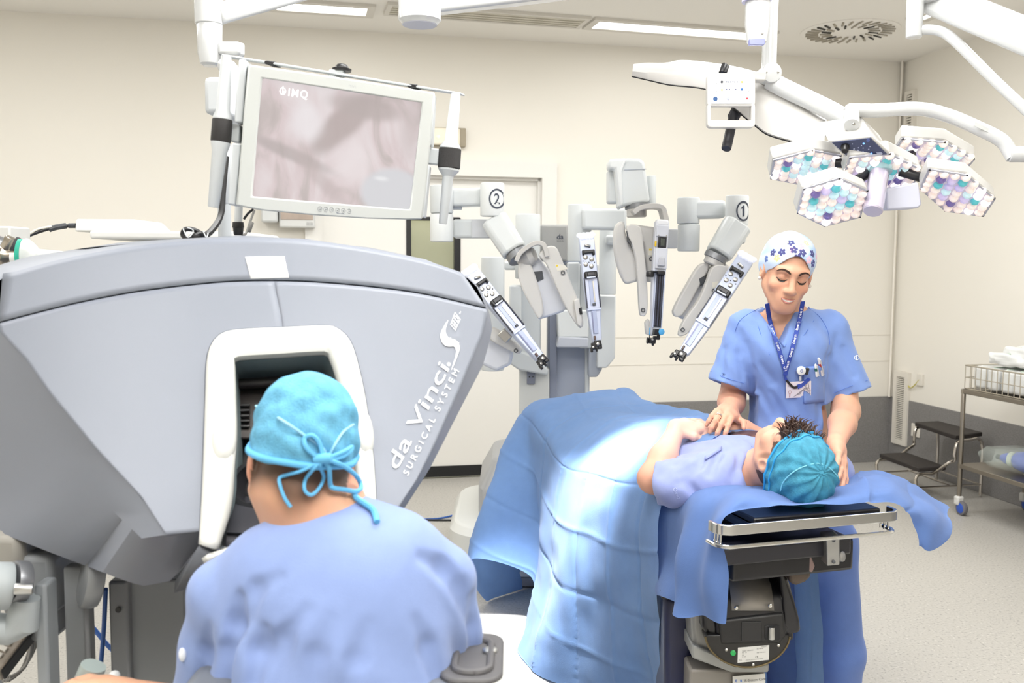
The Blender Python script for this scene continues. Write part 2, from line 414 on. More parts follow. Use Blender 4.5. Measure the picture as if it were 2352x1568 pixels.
# door casing, leaf with a dark framed vision panel
mb = MB(); fw = 0.11
rb(mb, dl - fw, dl, -0.05, 0, 0, dtop + fw); rb(mb, dr, dr + fw, -0.05, 0, 0, dtop + fw); rb(mb, dl, dr, -0.05, 0, dtop, dtop + fw)
rb(mb, dl, dl + 0.02, 0, 0.15, 0, dtop); rb(mb, dr - 0.02, dr, 0, 0.15, 0, dtop); rb(mb, dl, dr, 0, 0.15, dtop - 0.02, dtop)
struct(mb.build('trim_3', TRIMW, smooth=0, bevel=0.006))
door = thing('door_1', 'white sliding door leaf with black framed window and black bottom seal', 'door', room((dl + dr) / 2, 0.06, 0)); door['kind'] = 'structure'
wl, wr = A(936, 560), A(1058, 560); wt, wb = Zw(1000, 499), 1.0
mb = MB()
for a0, a1, z0, z1 in ((dl, wl, 0.09, dtop), (wr, dr, 0.09, dtop), (wl, wr, wt, dtop), (wl, wr, 0.09, wb)): rb(mb, a0, a1, 0.04, 0.085, z0, z1)
mb.build('door_leaf', mat('door_leaf_white', '#EFEDE8', 0.4), door, smooth=0)
mb = MB()
for a0, a1, z0, z1 in ((wl - .005, wl + .03, wb, wt), (wr - .04, wr + .005, wb, wt), (wl, wr, wt - .02, wt + .005), (wl, wr, wb - .005, wb + .03)): rb(mb, a0, a1, 0.03, 0.09, z0, z1)
mb.build('window_frame', BLACK, door, smooth=0, bevel=0.003)
mb = MB(); rb(mb, wl, wr, 0.058, 0.066, wb, wt); mb.build('pane', mat('door_glass', '#E4E6DC', 0.05, trans=0.9, spec=0.5), door, smooth=0)
mb = MB(); rb(mb, dl + 0.02, dr - 0.02, 0.045, 0.08, 0.03, 0.09); rb(mb, dl, dr, 0.03, 0.05, 0.012, 0.09); mb.build('bottom_seal', BLACKM, door, smooth=0)
# corridor seen through the vision panel
wallbox('wall_corridor', dl - 1.2, 1.6, dr + 1.2, 1.7, 0, CEIL, mat('corridor_paint', '#A6A794', 0.7, var=0.1, vscale=3))
wallbox('floor_corridor', dl - 1.2, 0.2, dr + 1.2, 1.6, -0.1, 0, FLOORM)
wallbox('ceiling_corridor', dl - 1.2, 0.2, dr + 1.2, 1.6, CEIL, CEIL + .1, CEILM)
area('corridor_luminaire', room((dl + dr) / 2, 0.9, CEIL - 0.1), 1.0, 55, (1, 0.97, 0.88))
# faint joints in the wall sheet
mb = MB(); RR = RW
for py in (775, 838): rb(mb, dr + fw, 0, -0.003, 0.0, Zw(1500, py), Zw(1500, py) + 0.006)
struct(mb.build('trim_4', mat('wall_joint', '#E3DED4', 0.7), smooth=0))
mb = MB(); mb.box(room(-0.03, -0.03, CEIL / 2 + dz / 2), (0.045, 0.012, CEIL - dz), RW @ Matrix.Rotation(math.radians(45), 3, 'Z')); struct(mb.build('trim_5', mat('corner_strip', '#F1ECE2', 0.6), smooth=0))

# ------------------------------------------------------------------ ceiling fittings
TUBE = mat('lit_diffuser', '#FFFFFF', 0.4, emis=4.0)
CFR = mat('luminaire_frame', '#DAD6CE', 0.4)
def ceiling_strip(name, label, cat, p0, p1, p2, p3, lit=True, group=None):
    """four pixel corners on the ceiling"""
    P = [ceilpt(*p) for p in (p0, p1, p2, p3)]; c = sum(P, Vector()) / 4
    L = (P[1] - P[0]).length; Wd = 0.17 if lit else 0.2
    x = (P[1] - P[0]); x.z = 0; x.normalize(); R = Matrix((x, ZX.cross(x), ZX)).transposed()
    t = thing(name, label, cat, (c.x, c.y, CEIL), group)
    if lit:
        m = MB(); m.box(c - ZX * 0.008, (L, Wd, 0.012), R); m.build('diffuser', TUBE, t, smooth=0, bevel=0.003)
        m = MB()
        for s_ in (-1, 1):
            m.box(c + R @ Vector((0, s_ * (Wd / 2 + 0.025), -0.008)), (L + 0.1, 0.05, 0.02), R); m.box(c + R @ Vector((s_ * (L / 2 + 0.025), 0, -0.008)), (0.05, Wd, 0.02), R)
        m.build('frame', CFR, t, smooth=0, bevel=0.003)
    else:
        m = MB(); m.box(c - ZX * 0.003, (L, Wd, 0.008), R); m.build('recess', mat('grille_dark', '#A29E90', 0.6), t, smooth=0)
        for k in range(4):
            m = MB(); m.box(c + R @ Vector((0, (k - 1.5) * Wd / 4, -0.012)), (L, 0.022, 0.012), R); m.build('slat', mat('grille_slat', '#D5D0C2', 0.5), t, smooth=0)
        m = MB()
        for s_ in (-1, 1):
            m.box(c + R @ Vector((0, s_ * (Wd / 2 + 0.015), -0.01)), (L + 0.06, 0.03, 0.02), R); m.box(c + R @ Vector((s_ * (L / 2 + 0.015), 0, -0.01)), (0.03, Wd, 0.02), R)
        m.build('frame', CFR, t, smooth=0, bevel=0.003)
    return t
ceiling_strip('ceiling_light', 'long glowing fluorescent strip in the ceiling beside the white spring arm', 'ceiling light', (1372, 44), (1760, 74), (1752, 88), (1355, 58), True, 'fluorescent strips')
ceiling_strip('ceiling_light', 'glowing fluorescent strip in the ceiling above the medical monitor', 'ceiling light', (640, 4), (848, 18), (845, 27), (620, 12), True, 'fluorescent strips')
ceiling_strip('ceiling_light', 'short lit ceiling panel behind the tube of the white lamp arm', 'ceiling light', (2122, 24), (2140, 25), (2155, 38), (2115, 36), True, 'fluorescent strips')
ceiling_strip('ceiling_grille', 'long beige slatted air grille in the ceiling between two light strips', 'air grille', (905, 12), (1345, 44), (1330, 54), (880, 20), False)
# round swirl diffuser
c = ceilpt(1952, 71); rdisc = (ceilpt(2052, 71) - c).length
t = thing('swirl_diffuser', 'round ceiling swirl diffuser with rings of dark radial slots', 'air diffuser', (c.x, c.y, CEIL))
MB().lathe(c + ZX * 0.0, (0, 0, -1), [(0, rdisc * 1.1), (0.006, rdisc * 1.1), (0.008, rdisc * 1.08)], 48).build('face_plate', CEILM, t)
VANE = mat('vane_dark', '#3A3833', 0.6); VANEL = mat('vane_light', '#A8A193', 0.6)
mesh_cache = {}
def vane(L, m, key):
    if key not in mesh_cache:
        o = MB().box((0, 0, 0), (L, 0.012, 0.008)).build('vane', m, None, smooth=0); mesh_cache[key] = o.data; bpy.data.objects.remove(o)
    return mesh_cache[key]
for ringi, (r0, r1, n) in enumerate(((0.42, 0.66, 18), (0.70, 0.99, 30))):
    for k in range(n):
        a = 2 * PI * k / n; rm = (r0 + r1) / 2 * rdisc; dark = (k % n) in (2, 3, n // 2 + 2, n // 2 + 3)
        o = bpy.data.objects.new('vane', vane((r1 - r0) * rdisc, VANE if dark or ringi == 0 and k % 3 == 0 else VANEL, (ringi, dark or (ringi == 0 and k % 3 == 0)))); COL.objects.link(o)
        attach(o, t); o.location = c + Vector((math.cos(a) * rm, math.sin(a) * rm, -0.012)) ; o.rotation_euler = (0.35, 0, a + 0.25)

# ------------------------------------------------------------------ wall fittings
GRL = mat('grille_white', '#E6E1D7', 0.5)
def wall_grille(label, pxl, pxr, yt, yb, n, group=None):
    p0, p1 = rwallpt(pxl, (yt + yb) / 2), rwallpt(pxr, (yt + yb) / 2)
    b0, b1 = sorted(((p0 - CORNER).dot(VX), (p1 - CORNER).dot(VX))); zt, zb = rwallpt(pxl, yt).z, rwallpt(pxl, yb).z
    t = thing('wall_grille', label, 'air grille', room(-0.01, (b0 + b1) / 2, zb), group); m = MB(); w = (b1 - b0); e = w * 0.22
    for q0, q1, z0, z1 in ((b0, b0 + e, zb, zt), (b1 - e, b1, zb, zt), (b0 + e, b1 - e, zt - e, zt), (b0 + e, b1 - e, zb, zb + e)):
        m.box(room(-0.015, (q0 + q1) / 2, (z0 + z1) / 2), (0.03, q1 - q0, z1 - z0), RW)
    m.build('frame', GRL, t, smooth=0, bevel=0.002)
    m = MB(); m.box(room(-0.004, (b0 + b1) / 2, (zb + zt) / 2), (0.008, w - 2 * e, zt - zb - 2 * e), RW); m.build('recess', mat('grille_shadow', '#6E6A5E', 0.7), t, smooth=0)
    o0 = None
    for k in range(n):
        z = zb + e + (zt - zb - 2 * e) * (k + 0.5) / n
        if o0 is None:
            o0 = MB().box((0, 0, 0), (0.012, w - 2 * e, (zt - zb - 2 * e) / n * 0.5), RW).build('slat', GRL, t, smooth=0); o = o0
        else: o = o0.copy(); COL.objects.link(o)
        o.location = room(-0.016, (b0 + b1) / 2, z)
wall_grille('tall white slatted air grille low in the corner beside the step stool', 2057, 2090, 850, 1016, 34)
wall_grille('slatted air grille high on the right wall behind the curved lamp arm', 2083, 2105, 213, 345, 20)
# little plate low on wall behind stool
p = rwallpt(2108, 988); t = thing('wall_socket', 'small white socket plate low on the dado behind the step stool', 'socket', p)
MB().box(p - UX * 0.018, (0.012, 0.10, 0.10), RW).build('plate', GRL, t, bevel=0.004); MB().rcyl(p - UX * 0.03, p - UX * 0.022, 0.03).build('socket_face', GRL, t)
p = rwallpt(2117, 872); t = thing('earth_terminal', 'white wall terminal with a short yellow green earth wire near the corner grille', 'terminal', p)
MB().box(p - UX * 0.012, (0.024, 0.06, 0.09), RW).build('terminal_box', GRL, t, bevel=0.004)
q = rwallpt(2087, 878) - UX * 0.02; MB().tube(spline([q, q * 0.6 + p * 0.4 - ZX * 0.05 - UX * 0.01, p - UX * 0.02]), 0.005).build('earth_wire', mat('earth_wire_yellow', '#C9BE6A', 0.5), t)
# emergency light on the back wall
a0, a1 = A(990, 315), A(1068, 315); z1, z0 = Zw(1030, 295), Zw(1030, 338)
t = thing('emergency_light', 'wall mounted emergency light with tiny orange lamp behind the monitor handle', 'emergency light', room((a0 + a1) / 2, 0, z0))
m = MB(); rb(m, a0, a1, -0.05, 0, z0, z1); m.build('backing', mat('emergency_grey', '#A49A86', 0.5), t, bevel=0.006, smooth=0)
m = MB(); rb(m, a0 - 0.02, a1 - 0.045, -0.075, -0.05, z0 + 0.006, z1 - 0.006); m.build('lens_cover', mat('emergency_lens', '#F6EFDD', 0.3), t, bevel=0.012)
m = MB(); p = wallpt(1004, 318) - VX * 0.078; m.ell(p, (0.014,) * 3); m.build('lamp_bulb', mat('emergency_glow', '#FFD9A8', 0.3, emis=1.5), t)
# small wall monitor with a white arm unit, seen under the large monitor
a0, a1 = A(600, 500), A(645, 500); z1, z0 = Zw(640, 478), Zw(640, 512)
t = thing('wall_display', 'small grey framed wall display half hidden under the medical monitor', 'display', room(A(690, 500), 0, Zw(690, 522)))
m = MB(); rb(m, A(603, 500), A(640, 500), -0.16, 0, Zw(620, 512), Zw(620, 455)); m.build('side_unit', WHITE, t, bevel=0.012)
m = MB(); rb(m, A(642, 500), A(724, 500), -0.12, -0.02, Zw(690, 524), Zw(690, 430)); m.build('housing', mat('display_grey', '#DADBD9', 0.4), t, bevel=0.01)
m = MB(); rb(m, A(646, 500), A(719, 500), -0.126, -0.118, Zw(690, 506), Zw(690, 432)); m.build('screen', mat('display_screen', '#B7A79B', 0.3, var=0.2, vscale=8), t, smooth=0)
for k in range(5):
    m = MB(); x = 705 + k * 3; rb(m, A(x, 515), A(x + 1.3, 515), -0.123, -0.119, Zw(690, 519), Zw(690, 512)); m.build('button', mat('display_button', '#B5B6B5', 0.4), t, smooth=0)
# ------------------------------------------------------------------ surgeon console
CON = mat('console_shell', '#797E89', 0.42, bump=0.06, bscale=900, spec=0.4)
CONW = mat('console_white', '#DCDDD8', 0.45)
CONG = mat('console_dark', '#62666E', 0.5)
LEGM = mat('console_leg', '#76797D', 0.5)
def D(px, py):
    t = max(0.0, (1290 - py) / 740.0); x = (px - 560) / 570.0
    return 1.52 + 0.42 * t ** 0.9 + 0.09 * x * x + 0.06 * x
def C(px, py, d=0.0): return at(px, py, D(px, py) + d)
console = thing('surgeon_console', 'large blue grey robotic surgery console with white viewer frame and white lettering', 'surgical console', (-0.55, 1.95, 0))
def lerp(a, b, t): return tuple(x + (y - x) * t for x, y in zip(a, b))
def resample(pts, n):
    P = np.array(pts, float); s = np.concatenate([[0], np.cumsum(np.linalg.norm(np.diff(P, axis=0), axis=1))]); q = np.linspace(0, s[-1], n)
    return [tuple(np.interp(v, s, P[:, k]) for k in range(P.shape[1])) for v in q]
TOPF = spline([(22, 629), (140, 597), (280, 571), (421, 555), (560, 548), (700, 552), (850, 573), (980, 601), (1062, 629)], 6)
SEAM = spline([(-2, 741), (150, 702), (300, 672), (450, 653), (560, 645), (700, 646), (850, 658), (980, 676), (1116, 708)], 6)
RGT = [(1116, 711), (1119, 724), (1107, 773), (1056, 893), (1000, 1017), (958, 1101), (915, 1165)]
LFT = [(-2, 744), (2, 765), (59, 825), (112, 900), (220, 1030), (325, 1142), (381, 1228)]
BOT = [(381, 1228), (470, 1219), (600, 1225), (760, 1215), (862, 1190), (915, 1165)]
FRO = spline([(458, 1250), (466, 1100), (472, 920), (475, 835), (484, 794), (507, 767), (548, 757), (650, 752), (748, 748), (776, 755), (800, 777), (816, 815), (836, 900), (851, 1000), (859, 1080), (863, 1150), (864, 1215)], 4)
FRI = spline([(500, 1262), (530, 1165), (538, 1070), (543, 1000), (541, 900), (540, 840), (546, 827), (645, 820), (743, 814), (755, 822), (773, 870), (803, 1000), (816, 1060), (822, 1150), (824, 1215)], 4)
N_ = 72; fo = resample([tuple(p) for p in FRO], N_); fi = resample([tuple(p) for p in FRI], N_)
def inpoly(x, y, poly):
    c = False; n = len(poly)
    for i in range(n):
        x1, y1 = poly[i]; x2, y2 = poly[i - 1]
        if (y1 > y) != (y2 > y) and x < (x2 - x1) * (y - y1) / (y2 - y1) + x1: c = not c
    return c
hole = [lerp(a, b, 0.55) for a, b in zip(fo, fi)]
# hood panel
n = 60; tf = resample([tuple(p) for p in TOPF], n); sm = resample([tuple(p) for p in SEAM], n)
tf2 = [(p[0] - (14 if i == 0 else 0), p[1]) for i, p in enumerate(tf)]
m = MB(); m.grid([[C(*lerp(a, b, t * 0.985)) for a, b in zip(tf2, sm)] for t in np.linspace(0, 1, 8)])
m.build('hood_panel', CON, console, smooth=60, solid=0.005, offset=0)
# lower front panels (left / right of a vertical joint), with the viewer opening left out
sx = 630
def front_panel(x_lo, x_hi):
    m = MB(); nu, nv = 46, 60; P = []; keep = []
    for j in range(nv + 1):
        v = j / nv; row = []
        L = resample(LFT, nv + 1)[j]; Rr = resample(RGT, nv + 1)[j]
        for i in range(nu + 1):
            u = x_lo + (x_hi - x_lo) * i / nu
            # blend of ruled left-right with the arched top and bottom boundary
            top = resample([tuple(p) for p in SEAM], 121)[int(round(u * 120))]; bot = resample(BOT, 121)[int(round(u * 120))]
            s_ = lerp(L, Rr, u); tl, tr, bl, br = SEAM[0], SEAM[-1], BOT[0], BOT[-1]
            base_t = lerp(tl, tr, u); base_b = lerp(bl, br, u)
            p = (s_[0] + (top[0] - base_t[0]) * (1 - v) + (bot[0] - base_b[0]) * v, s_[1] + (top[1] - base_t[1]) * (1 - v) + (bot[1] - base_b[1]) * v)
            row.append(p)
        P.append(row)
    vs = [C(*p, 0.001) for r in P for p in r]; fs = []
    for j in range(nv):
        for i in range(nu):
            cx = sum(P[j + a][i + b][0] for a in (0, 1) for b in (0, 1)) / 4; cy = sum(P[j + a][i + b][1] for a in (0, 1) for b in (0, 1)) / 4
            if inpoly(cx, cy, hole): continue
            k = j * (nu + 1) + i; fs.append((k, k + 1, k + nu + 2, k + nu + 1))
    m.add(vs, fs); return m
_lf, _rt, _se, _bo = resample(LFT, 61), resample(RGT, 61), resample([tuple(p) for p in SEAM], 121), resample(BOT, 121)
_rs = resample
def resample(pts, n, _o=_rs):
    if pts is LFT and n == 61: return _lf
    if pts is RGT and n == 61: return _rt
    if pts is BOT and n == 121: return _bo
    if n == 121: return _se
    return _o(pts, n)
front_panel(0.0, 0.5635).build('front_panel', CON, console, smooth=60, solid=0.005, offset=0)
front_panel(0.5655, 1.0).build('front_panel', CON, console, smooth=60, solid=0.005, offset=0)
resample = _rs
# seam shadows are real gaps: a dark liner sits behind the panels
m = MB(); m.grid([[C(a[0], a[1] + dy, 0.012) for a in sm] for dy in (-8, 0, 9)])
m.grid([[C(x + dx, y, 0.012) for dx in (-7, 8)] for x, y in ((622, 640), (632, 700), (642, 765))])
m.build('seam_liner', mat('seam_dark', '#3E4352', 0.7), console, smooth=0)
# body: rings front edge -> outer chamfer -> rear
def ringpts(keys, n):
    out = []
    for a, b in keys: out += _rs(a, b + 1)[:-1]
    return out
topF = [(-12, 650)] + [tuple(p) for p in TOPF] + [(1092, 652), (1108, 685)]
topO = [(-45, 640), (0, 618), (76, 599), (174, 579), (280, 562), (415, 548), (560, 543), (700, 548), (850, 570), (980, 598), (1062, 626), (1095, 650), (1116, 690)]
rgtF = [(1108, 685)] + RGT; rgtO = [(1116, 690), (1128, 735), (1131, 759), (1110, 837), (1056, 941), (986, 1078), (930, 1165)]
botF = BOT[::-1]; botO = [(930, 1165), (862, 1200), (760, 1228), (600, 1240), (470, 1224), (325, 1236)]
lftF = LFT[::-1] + [(-12, 650)]; lftO = [(325, 1236), (224, 1140), (110, 1000), (30, 900), (-30, 830), (-50, 760), (-45, 640)]
topR = [(-190, 665), (60, 590), (280, 556), (560, 540), (850, 568), (980, 596), (1090, 650), (1108, 690)]
rgtR = [(1108, 690), (1120, 740), (1090, 830), (1040, 935), (975, 1075), (922, 1160)]
botR = [(922, 1160), (862, 1205), (760, 1250), (600, 1270), (462, 1245), (396, 1333), (325, 1346), (273, 1328)]
lftR = [(273, 1328), (120, 1270), (0, 1223), (-150, 1150), (-230, 1000), (-230, 800), (-190, 665)]
NS = (40, 24, 24, 24)
r0 = [C(*p, 0.002) for p in ringpts(list(zip((topF, rgtF, botF, lftF), NS)), 0)]
r1p = ringpts(list(zip((topO, rgtO, botO, lftO), NS)), 0); r1 = [C(p[0], p[1], 0.035 + 0.06 * min(1.0, max(0.0, (330 - p[0]) / 160.0)) * (1.0 if p[1] > 700 else 0.0)) for p in r1p]
r2p = ringpts(list(zip((topR, rgtR, botR, lftR), NS)), 0)
def rearD(p):
    x, y = p; return D(max(min(x, 1130), 0), min(y, 1280)) + 0.10 + (0.16 if x < 200 else 0) + max(0, -x) * 0.0012 + max(0, (y - 1240)) * 0.0006
# rear hidden rings: shrink about centre
r2 = [at(p[0], p[1], rearD(p)) for p in r2p]
cc = Vector((-0.62, 2.35, 1.33)); r3 = [cc + (Vector((p.x, 0, p.z)) - Vector((cc.x, 0, cc.z))) * 0.80 for p in r2]
m = MB(); m.loft([r0, r1, r2, r3]); m.f.pop(-2); m.m.pop(); m.build('body_shell', CON, console, smooth=28)
# white viewer surround
prof = ((0.0, 0.004), (0.04, -0.012), (0.18, -0.022), (0.6, -0.022), (0.86, -0.014), (0.97, 0.002), (1.0, 0.02))
m = MB(); m.grid([[C(*lerp(a, b, t), d) for a, b in zip(fo, fi)] for t, d in prof]); m.build('viewer_frame', CONW, console, smooth=60, solid=0.004, offset=0)
m = MB(); m.tube([C(p[0], p[1], -0.0015) for p in fo], 0.0022, 8); m.build('frame_gasket', mat('seam_dark', '#3E4352', 0.7), console)
# recess behind it
bk = [(p[0] * 0.86 + 0.14 * 655, 872 + (p[1] - 820) * 0.86) for p in fi]
m = MB(); m.grid([[C(*lerp(a, b, t), 0.02 + 0.2 * t) for a, b in zip(fi, bk)] for t in (0, 0.15, 0.5, 1)])
m.build('recess_wall', mat('recess_grey', '#8C9CA0', 0.5), console, smooth=60)
m = MB(); m.add([C(*p, 0.22) for p in bk] , [tuple(range(len(bk)))]); m.build('recess_back', BLACKM, console, smooth=0)
m = MB(); m.tube([C(536, 882, 0.13), C(640, 876, 0.13), C(722, 871, 0.13)], 0.011, 14); m.build('headrest_roller', mat('roller_dark', '#2A2423', 0.4), console)
m = MB(); m.prism([C(538, 892, 0.16), C(735, 884, 0.16), C(770, 1010, 0.16), C(538, 1010, 0.16)], (0, 0.02, 0)); m.build('visor_panel', mat('visor_brown', '#2B2422', 0.45), console, bevel=0.006)
for k in range(5):
    y = 930 + k * 12; m = MB(); m.tube([C(544, y + 1, 0.152), C(574, y, 0.152)], 0.0035, 8); m.build('vent_slot', BLACK, console)
c = C(588, 1112, 0.10); ax = Vector((-0.25, -0.8, 0.5))
m = MB(); m.lathe(c, ax, [(-0.03, 0.05), (0.0, 0.052), (0.012, 0.049), (0.012, 0.040), (-0.02, 0.034)], 28); m.build('eyepiece', mat('eyepiece_rubber', '#1E1E22', 0.55), console)
m = MB(); m.grid([[C(x, y, d) for x in (520, 560, 640, 760, 850)] for y, d in ((1085, 0.21), (1150, 0.12), (1215, 0.03), (1240, 0.0), (1262, 0.01))]); m.build('chin_shelf', mat('shelf_dark', '#34343A', 0.5), console, smooth=60, solid=0.01)
for nm, pts, r in (('side_pad', [(522, 950), (514, 1010), (520, 1066)], (0.018, 0.030, 0.018)), ('side_pad', [(822, 935), (836, 995), (834, 1055)], (0.014, 0.026, 0.014))):
    P = [C(x, y, -0.008) for x, y in pts]; ctr = P[1]; ax = (P[2] - P[0]).normalized(); yv = Vector((0, -0.9, 0.43)); R = Matrix((ax.cross(yv).normalized(), yv, ax)).transposed()
    m = MB(); m.ell(ctr, (0.022 if pts[0][0] < 700 else 0.018, 0.028, 0.052), R); m.build(nm, CONW, console)
# light lip and dark lower fairing under the opening
m = MB(); P = [[(500, 1268), (540, 1247), (585, 1222), (640, 1195), (740, 1180)], [(470, 1296), (530, 1270), (590, 1240), (650, 1212), (750, 1200)]]
m.grid([[C(x, y, -0.012) for x, y in P[0]], [C((a[0] + b[0]) / 2, (a[1] + b[1]) / 2, -0.022) for a, b in zip(*P)], [C(x, y, -0.008) for x, y in P[1]]])
m.build('lower_lip', CONW, console, smooth=60, solid=0.012)
m = MB(); q0 = [(462, 1245), (530, 1272), (590, 1243), (650, 1215), (760, 1200)]; q1 = [(402, 1335), (470, 1318), (560, 1300), (680, 1290), (800, 1280)]
m.grid([[C(*p, 0.0) for p in q0], [C(*lerp(a, b, 0.5), 0.05) for a, b in zip(q0, q1)], [C(*p, 0.14) for p in q1]])
m.build('lower_fairing', CONG, console, smooth=60, solid=0.02)
# sticker on the hood
q = [(563, 590), (653, 589), (664, 638), (576, 640)]
m = MB(); m.grid([[C(*lerp(lerp(q[0], q[1], u), lerp(q[3], q[2], u), v), -0.0035) for u in np.linspace(0, 1, 5)] for v in np.linspace(0, 1, 5)])
st = m.build('sticker', mat('sticker_paper', '#F8F9FC', 0.5), console, solid=0.001); st['label'] = 'white printed notice sticker'
STI = mat('sticker_print', '#B9BBC4', 0.6); m = MB()
def stk(u, v): return C(*lerp(lerp(q[0], q[1], u), lerp(q[3], q[2], u), v), -0.0056)
def tline(s, u0, v0, h, sp=1.0):
    put_text(m, s, lambda x, y: stk(u0 + x * h * 0.55, v0 - y * h), 1.0, align='LEFT')
tline('Puesto interno', 0.08, 0.14, 0.09); tline('Intuitive / Surgical', 0.3, 0.60, 0.10); tline('EXT 900 600', 0.33, 0.72, 0.10); tline('+34 900 600  1000', 0.2, 0.92, 0.10)
m.build('sticker_text', STI, st, smooth=0, fixn=False)
# lettering down the right flank:  da Vinci S i HD / SURGICAL SYSTEM
def along(p0, p1, up, off=-0.0045):
    """local text coords in px-units -> console surface; x along p0->p1, y toward up"""
    d = np.array(p1, float) - np.array(p0, float); d /= np.linalg.norm(d); u = np.array(up, float); u /= np.linalg.norm(u)
    return lambda x, y: C(p0[0] + d[0] * x + u[0] * y, p0[1] + d[1] * x + u[1] * y, off)
def letters(name, s, p0, p1, up, size, length=None, **k):
    vs, fs = text2d(s, size, **k); w = max(v[0] for v in vs); sc = (length / w) if length else 1.0
    f = along(p0, p1, up); m = MB(); m.add([f(x * sc, y) for x, y in vs], fs); o = m.build(name, INKW, console, smooth=0, fixn=False); return o
UPV = (-0.80, -0.60)
letters('lettering', 'da Vinci', (911, 1083), (1037, 838), (-0.92, -0.40), 46, 272, shear=0.12, bold=0.022)
letters('lettering', 'SURGICAL SYSTEM', (937, 1093), (1055, 852), (-0.85, -0.5), 20, 268, space=1.6)
letters('lettering', '®', (1033, 842), (1045, 815), (-0.9, -0.42), 12, None)
m = MB(); cv = spline([(1037, 849), (1048, 818), (1051, 800), (1044, 788), (1028, 785), (1019, 772), (1020, 756), (1029, 735)], 8); ws = [1.2, 3, 6, 10, 13, 15, 17, 18]
wl_ = np.interp(np.linspace(0, 1, len(cv)), [0, .2, .45, .6, .75, .88, 1], [1, 6, 16, 20, 14, 6, 1])
rows = []
for i, p in enumerate(cv):
    t = np.array(cv[min(i + 1, len(cv) - 1)]) - np.array(cv[max(i - 1, 0)]); t = t / np.linalg.norm(t); nn = np.array((-t[1], t[0])); rows.append([C(*(p + nn * wl_[i] / 2), -0.0045), C(*(p - nn * wl_[i] / 2), -0.0045)])
m.grid(rows); m.build('lettering', INKW, console, smooth=0)
letters('lettering', 'i', (1052, 792), (1063, 770), (-0.86, -0.5), 38, None, bold=0.03)
hb = [(1034, 745), (1046, 759), (1058, 733), (1045, 716)]
m = MB(); f = lambda x, y: C(*lerp(lerp(hb[0], hb[3], x), lerp(hb[1], hb[2], x), y), -0.0045)
for x0, y0, x1, y1 in ((0, 0, 1, .1), (0, .9, 1, 1), (0, 0, .06, 1), (.94, 0, 1, 1), (.16, .16, .26, .84), (.36, .16, .46, .84), (.26, .44, .36, .56), (.58, .16, .68, .84), (.68, .16, .80, .26), (.68, .74, .80, .84), (.80, .24, .88, .76)):
    m.add([f(x0, y0), f(x1, y0), f(x1, y1), f(x0, y1)], [(0, 1, 2, 3)])
m.build('lettering', INKW, console, smooth=0, fixn=False)
letters('lettering', 'TM', (1057, 722), (1062, 712), (-0.86, -0.5), 5, None)
# stand below: column, posts, joint drums
def post(name, x0, x1, y0, Y, th, m_=LEGM, y1=None, bev=0.006, z1=0.0):
    a = at(x0, y0, Y); b = at(x1, y0, Y); return MB().box(((a.x + b.x) / 2, Y + th / 2, (a.z + z1) / 2), (abs(b.x - a.x), th, a.z - z1)).build(name, m_, console, bevel=bev)
post('column', 262, 425, 1330, 1.92, 0.24, LEGM, z1=0.12)
post('column_cover', 247, 292, 1335, 1.90, 0.20, mat('leg_side', '#6D6F72', 0.5), z1=0.12)
m = MB(); a = at(272, 1400, 1.895); m.lathe(a, (0, -1, 0), [(0, .006), (.002, .006)], 16); m.build('screw_hole', BLACK, console)
m = MB(); m.box((-0.60, 2.05, 0.07), (1.0, 0.6, 0.10)); m.build('base', mat('base_dark', '#4A4C57', 0.6), console, bevel=0.03)
m = MB(); m.box((-0.85, 1.86, 0.02), (0.5, 0.3, 0.03)); m.build('foot_rail', DARK, console, bevel=0.01)
post('support_post', 143, 198, 1302, 1.86, 0.035, z1=0.12); post('support_post', 186, 200, 1330, 1.855, 0.03, mat('leg_side', '#6D6F72', 0.5), z1=0.12)
post('support_post', 76, 104, 1342, 1.78, 0.05, mat('post_light', '#8B9094', 0.45), z1=0.12)
m = MB(); m.rcyl(at(186, 1325, 1.84), at(232, 1325, 1.86), 0.062); m.build('joint_drum', mat('drum_grey', '#85888B', 0.4, 0.3), console)
m = MB(); m.box(at(100, 1320, 1.92), (0.11, 0.14, 0.13)); m.box(at(122, 1390, 1.92), (0.05, 0.12, 0.12)); m.build('joint_block', LEGM, console, bevel=0.015)
m = MB(); m.rcyl(at(-20, 1345, 1.72), at(27, 1345, 1.74), 0.045, 0.006); m.build('joint_drum', mat('drum_light', '#A9B0B3', 0.45), console)
m = MB(); m.rcyl(at(26, 1335, 1.75), at(60, 1335, 1.77), 0.040, 0.004); m.build('joint_drum', GREYM, console)
m = MB(); m.rcyl(at(33, 1352, 1.70), at(76, 1352, 1.71), 0.011, 0.002); m.build('pin', SILVER, console)
m = MB(); m.tube([at(60, 1372, 1.76), at(52, 1430, 1.76), at(20, 1445, 1.76), at(-40, 1440, 1.74)], [0.026, 0.032, 0.03, 0.03], 16); m.build('lower_arm', mat('drum_light', '#A9B0B3', 0.45), console)
m = MB(); m.box(at(30, 1255, 1.90), (0.10, 0.12, 0.09)); m.build('upper_arm', mat('arm_taupe', '#8F8C86', 0.5), console, bevel=0.02)
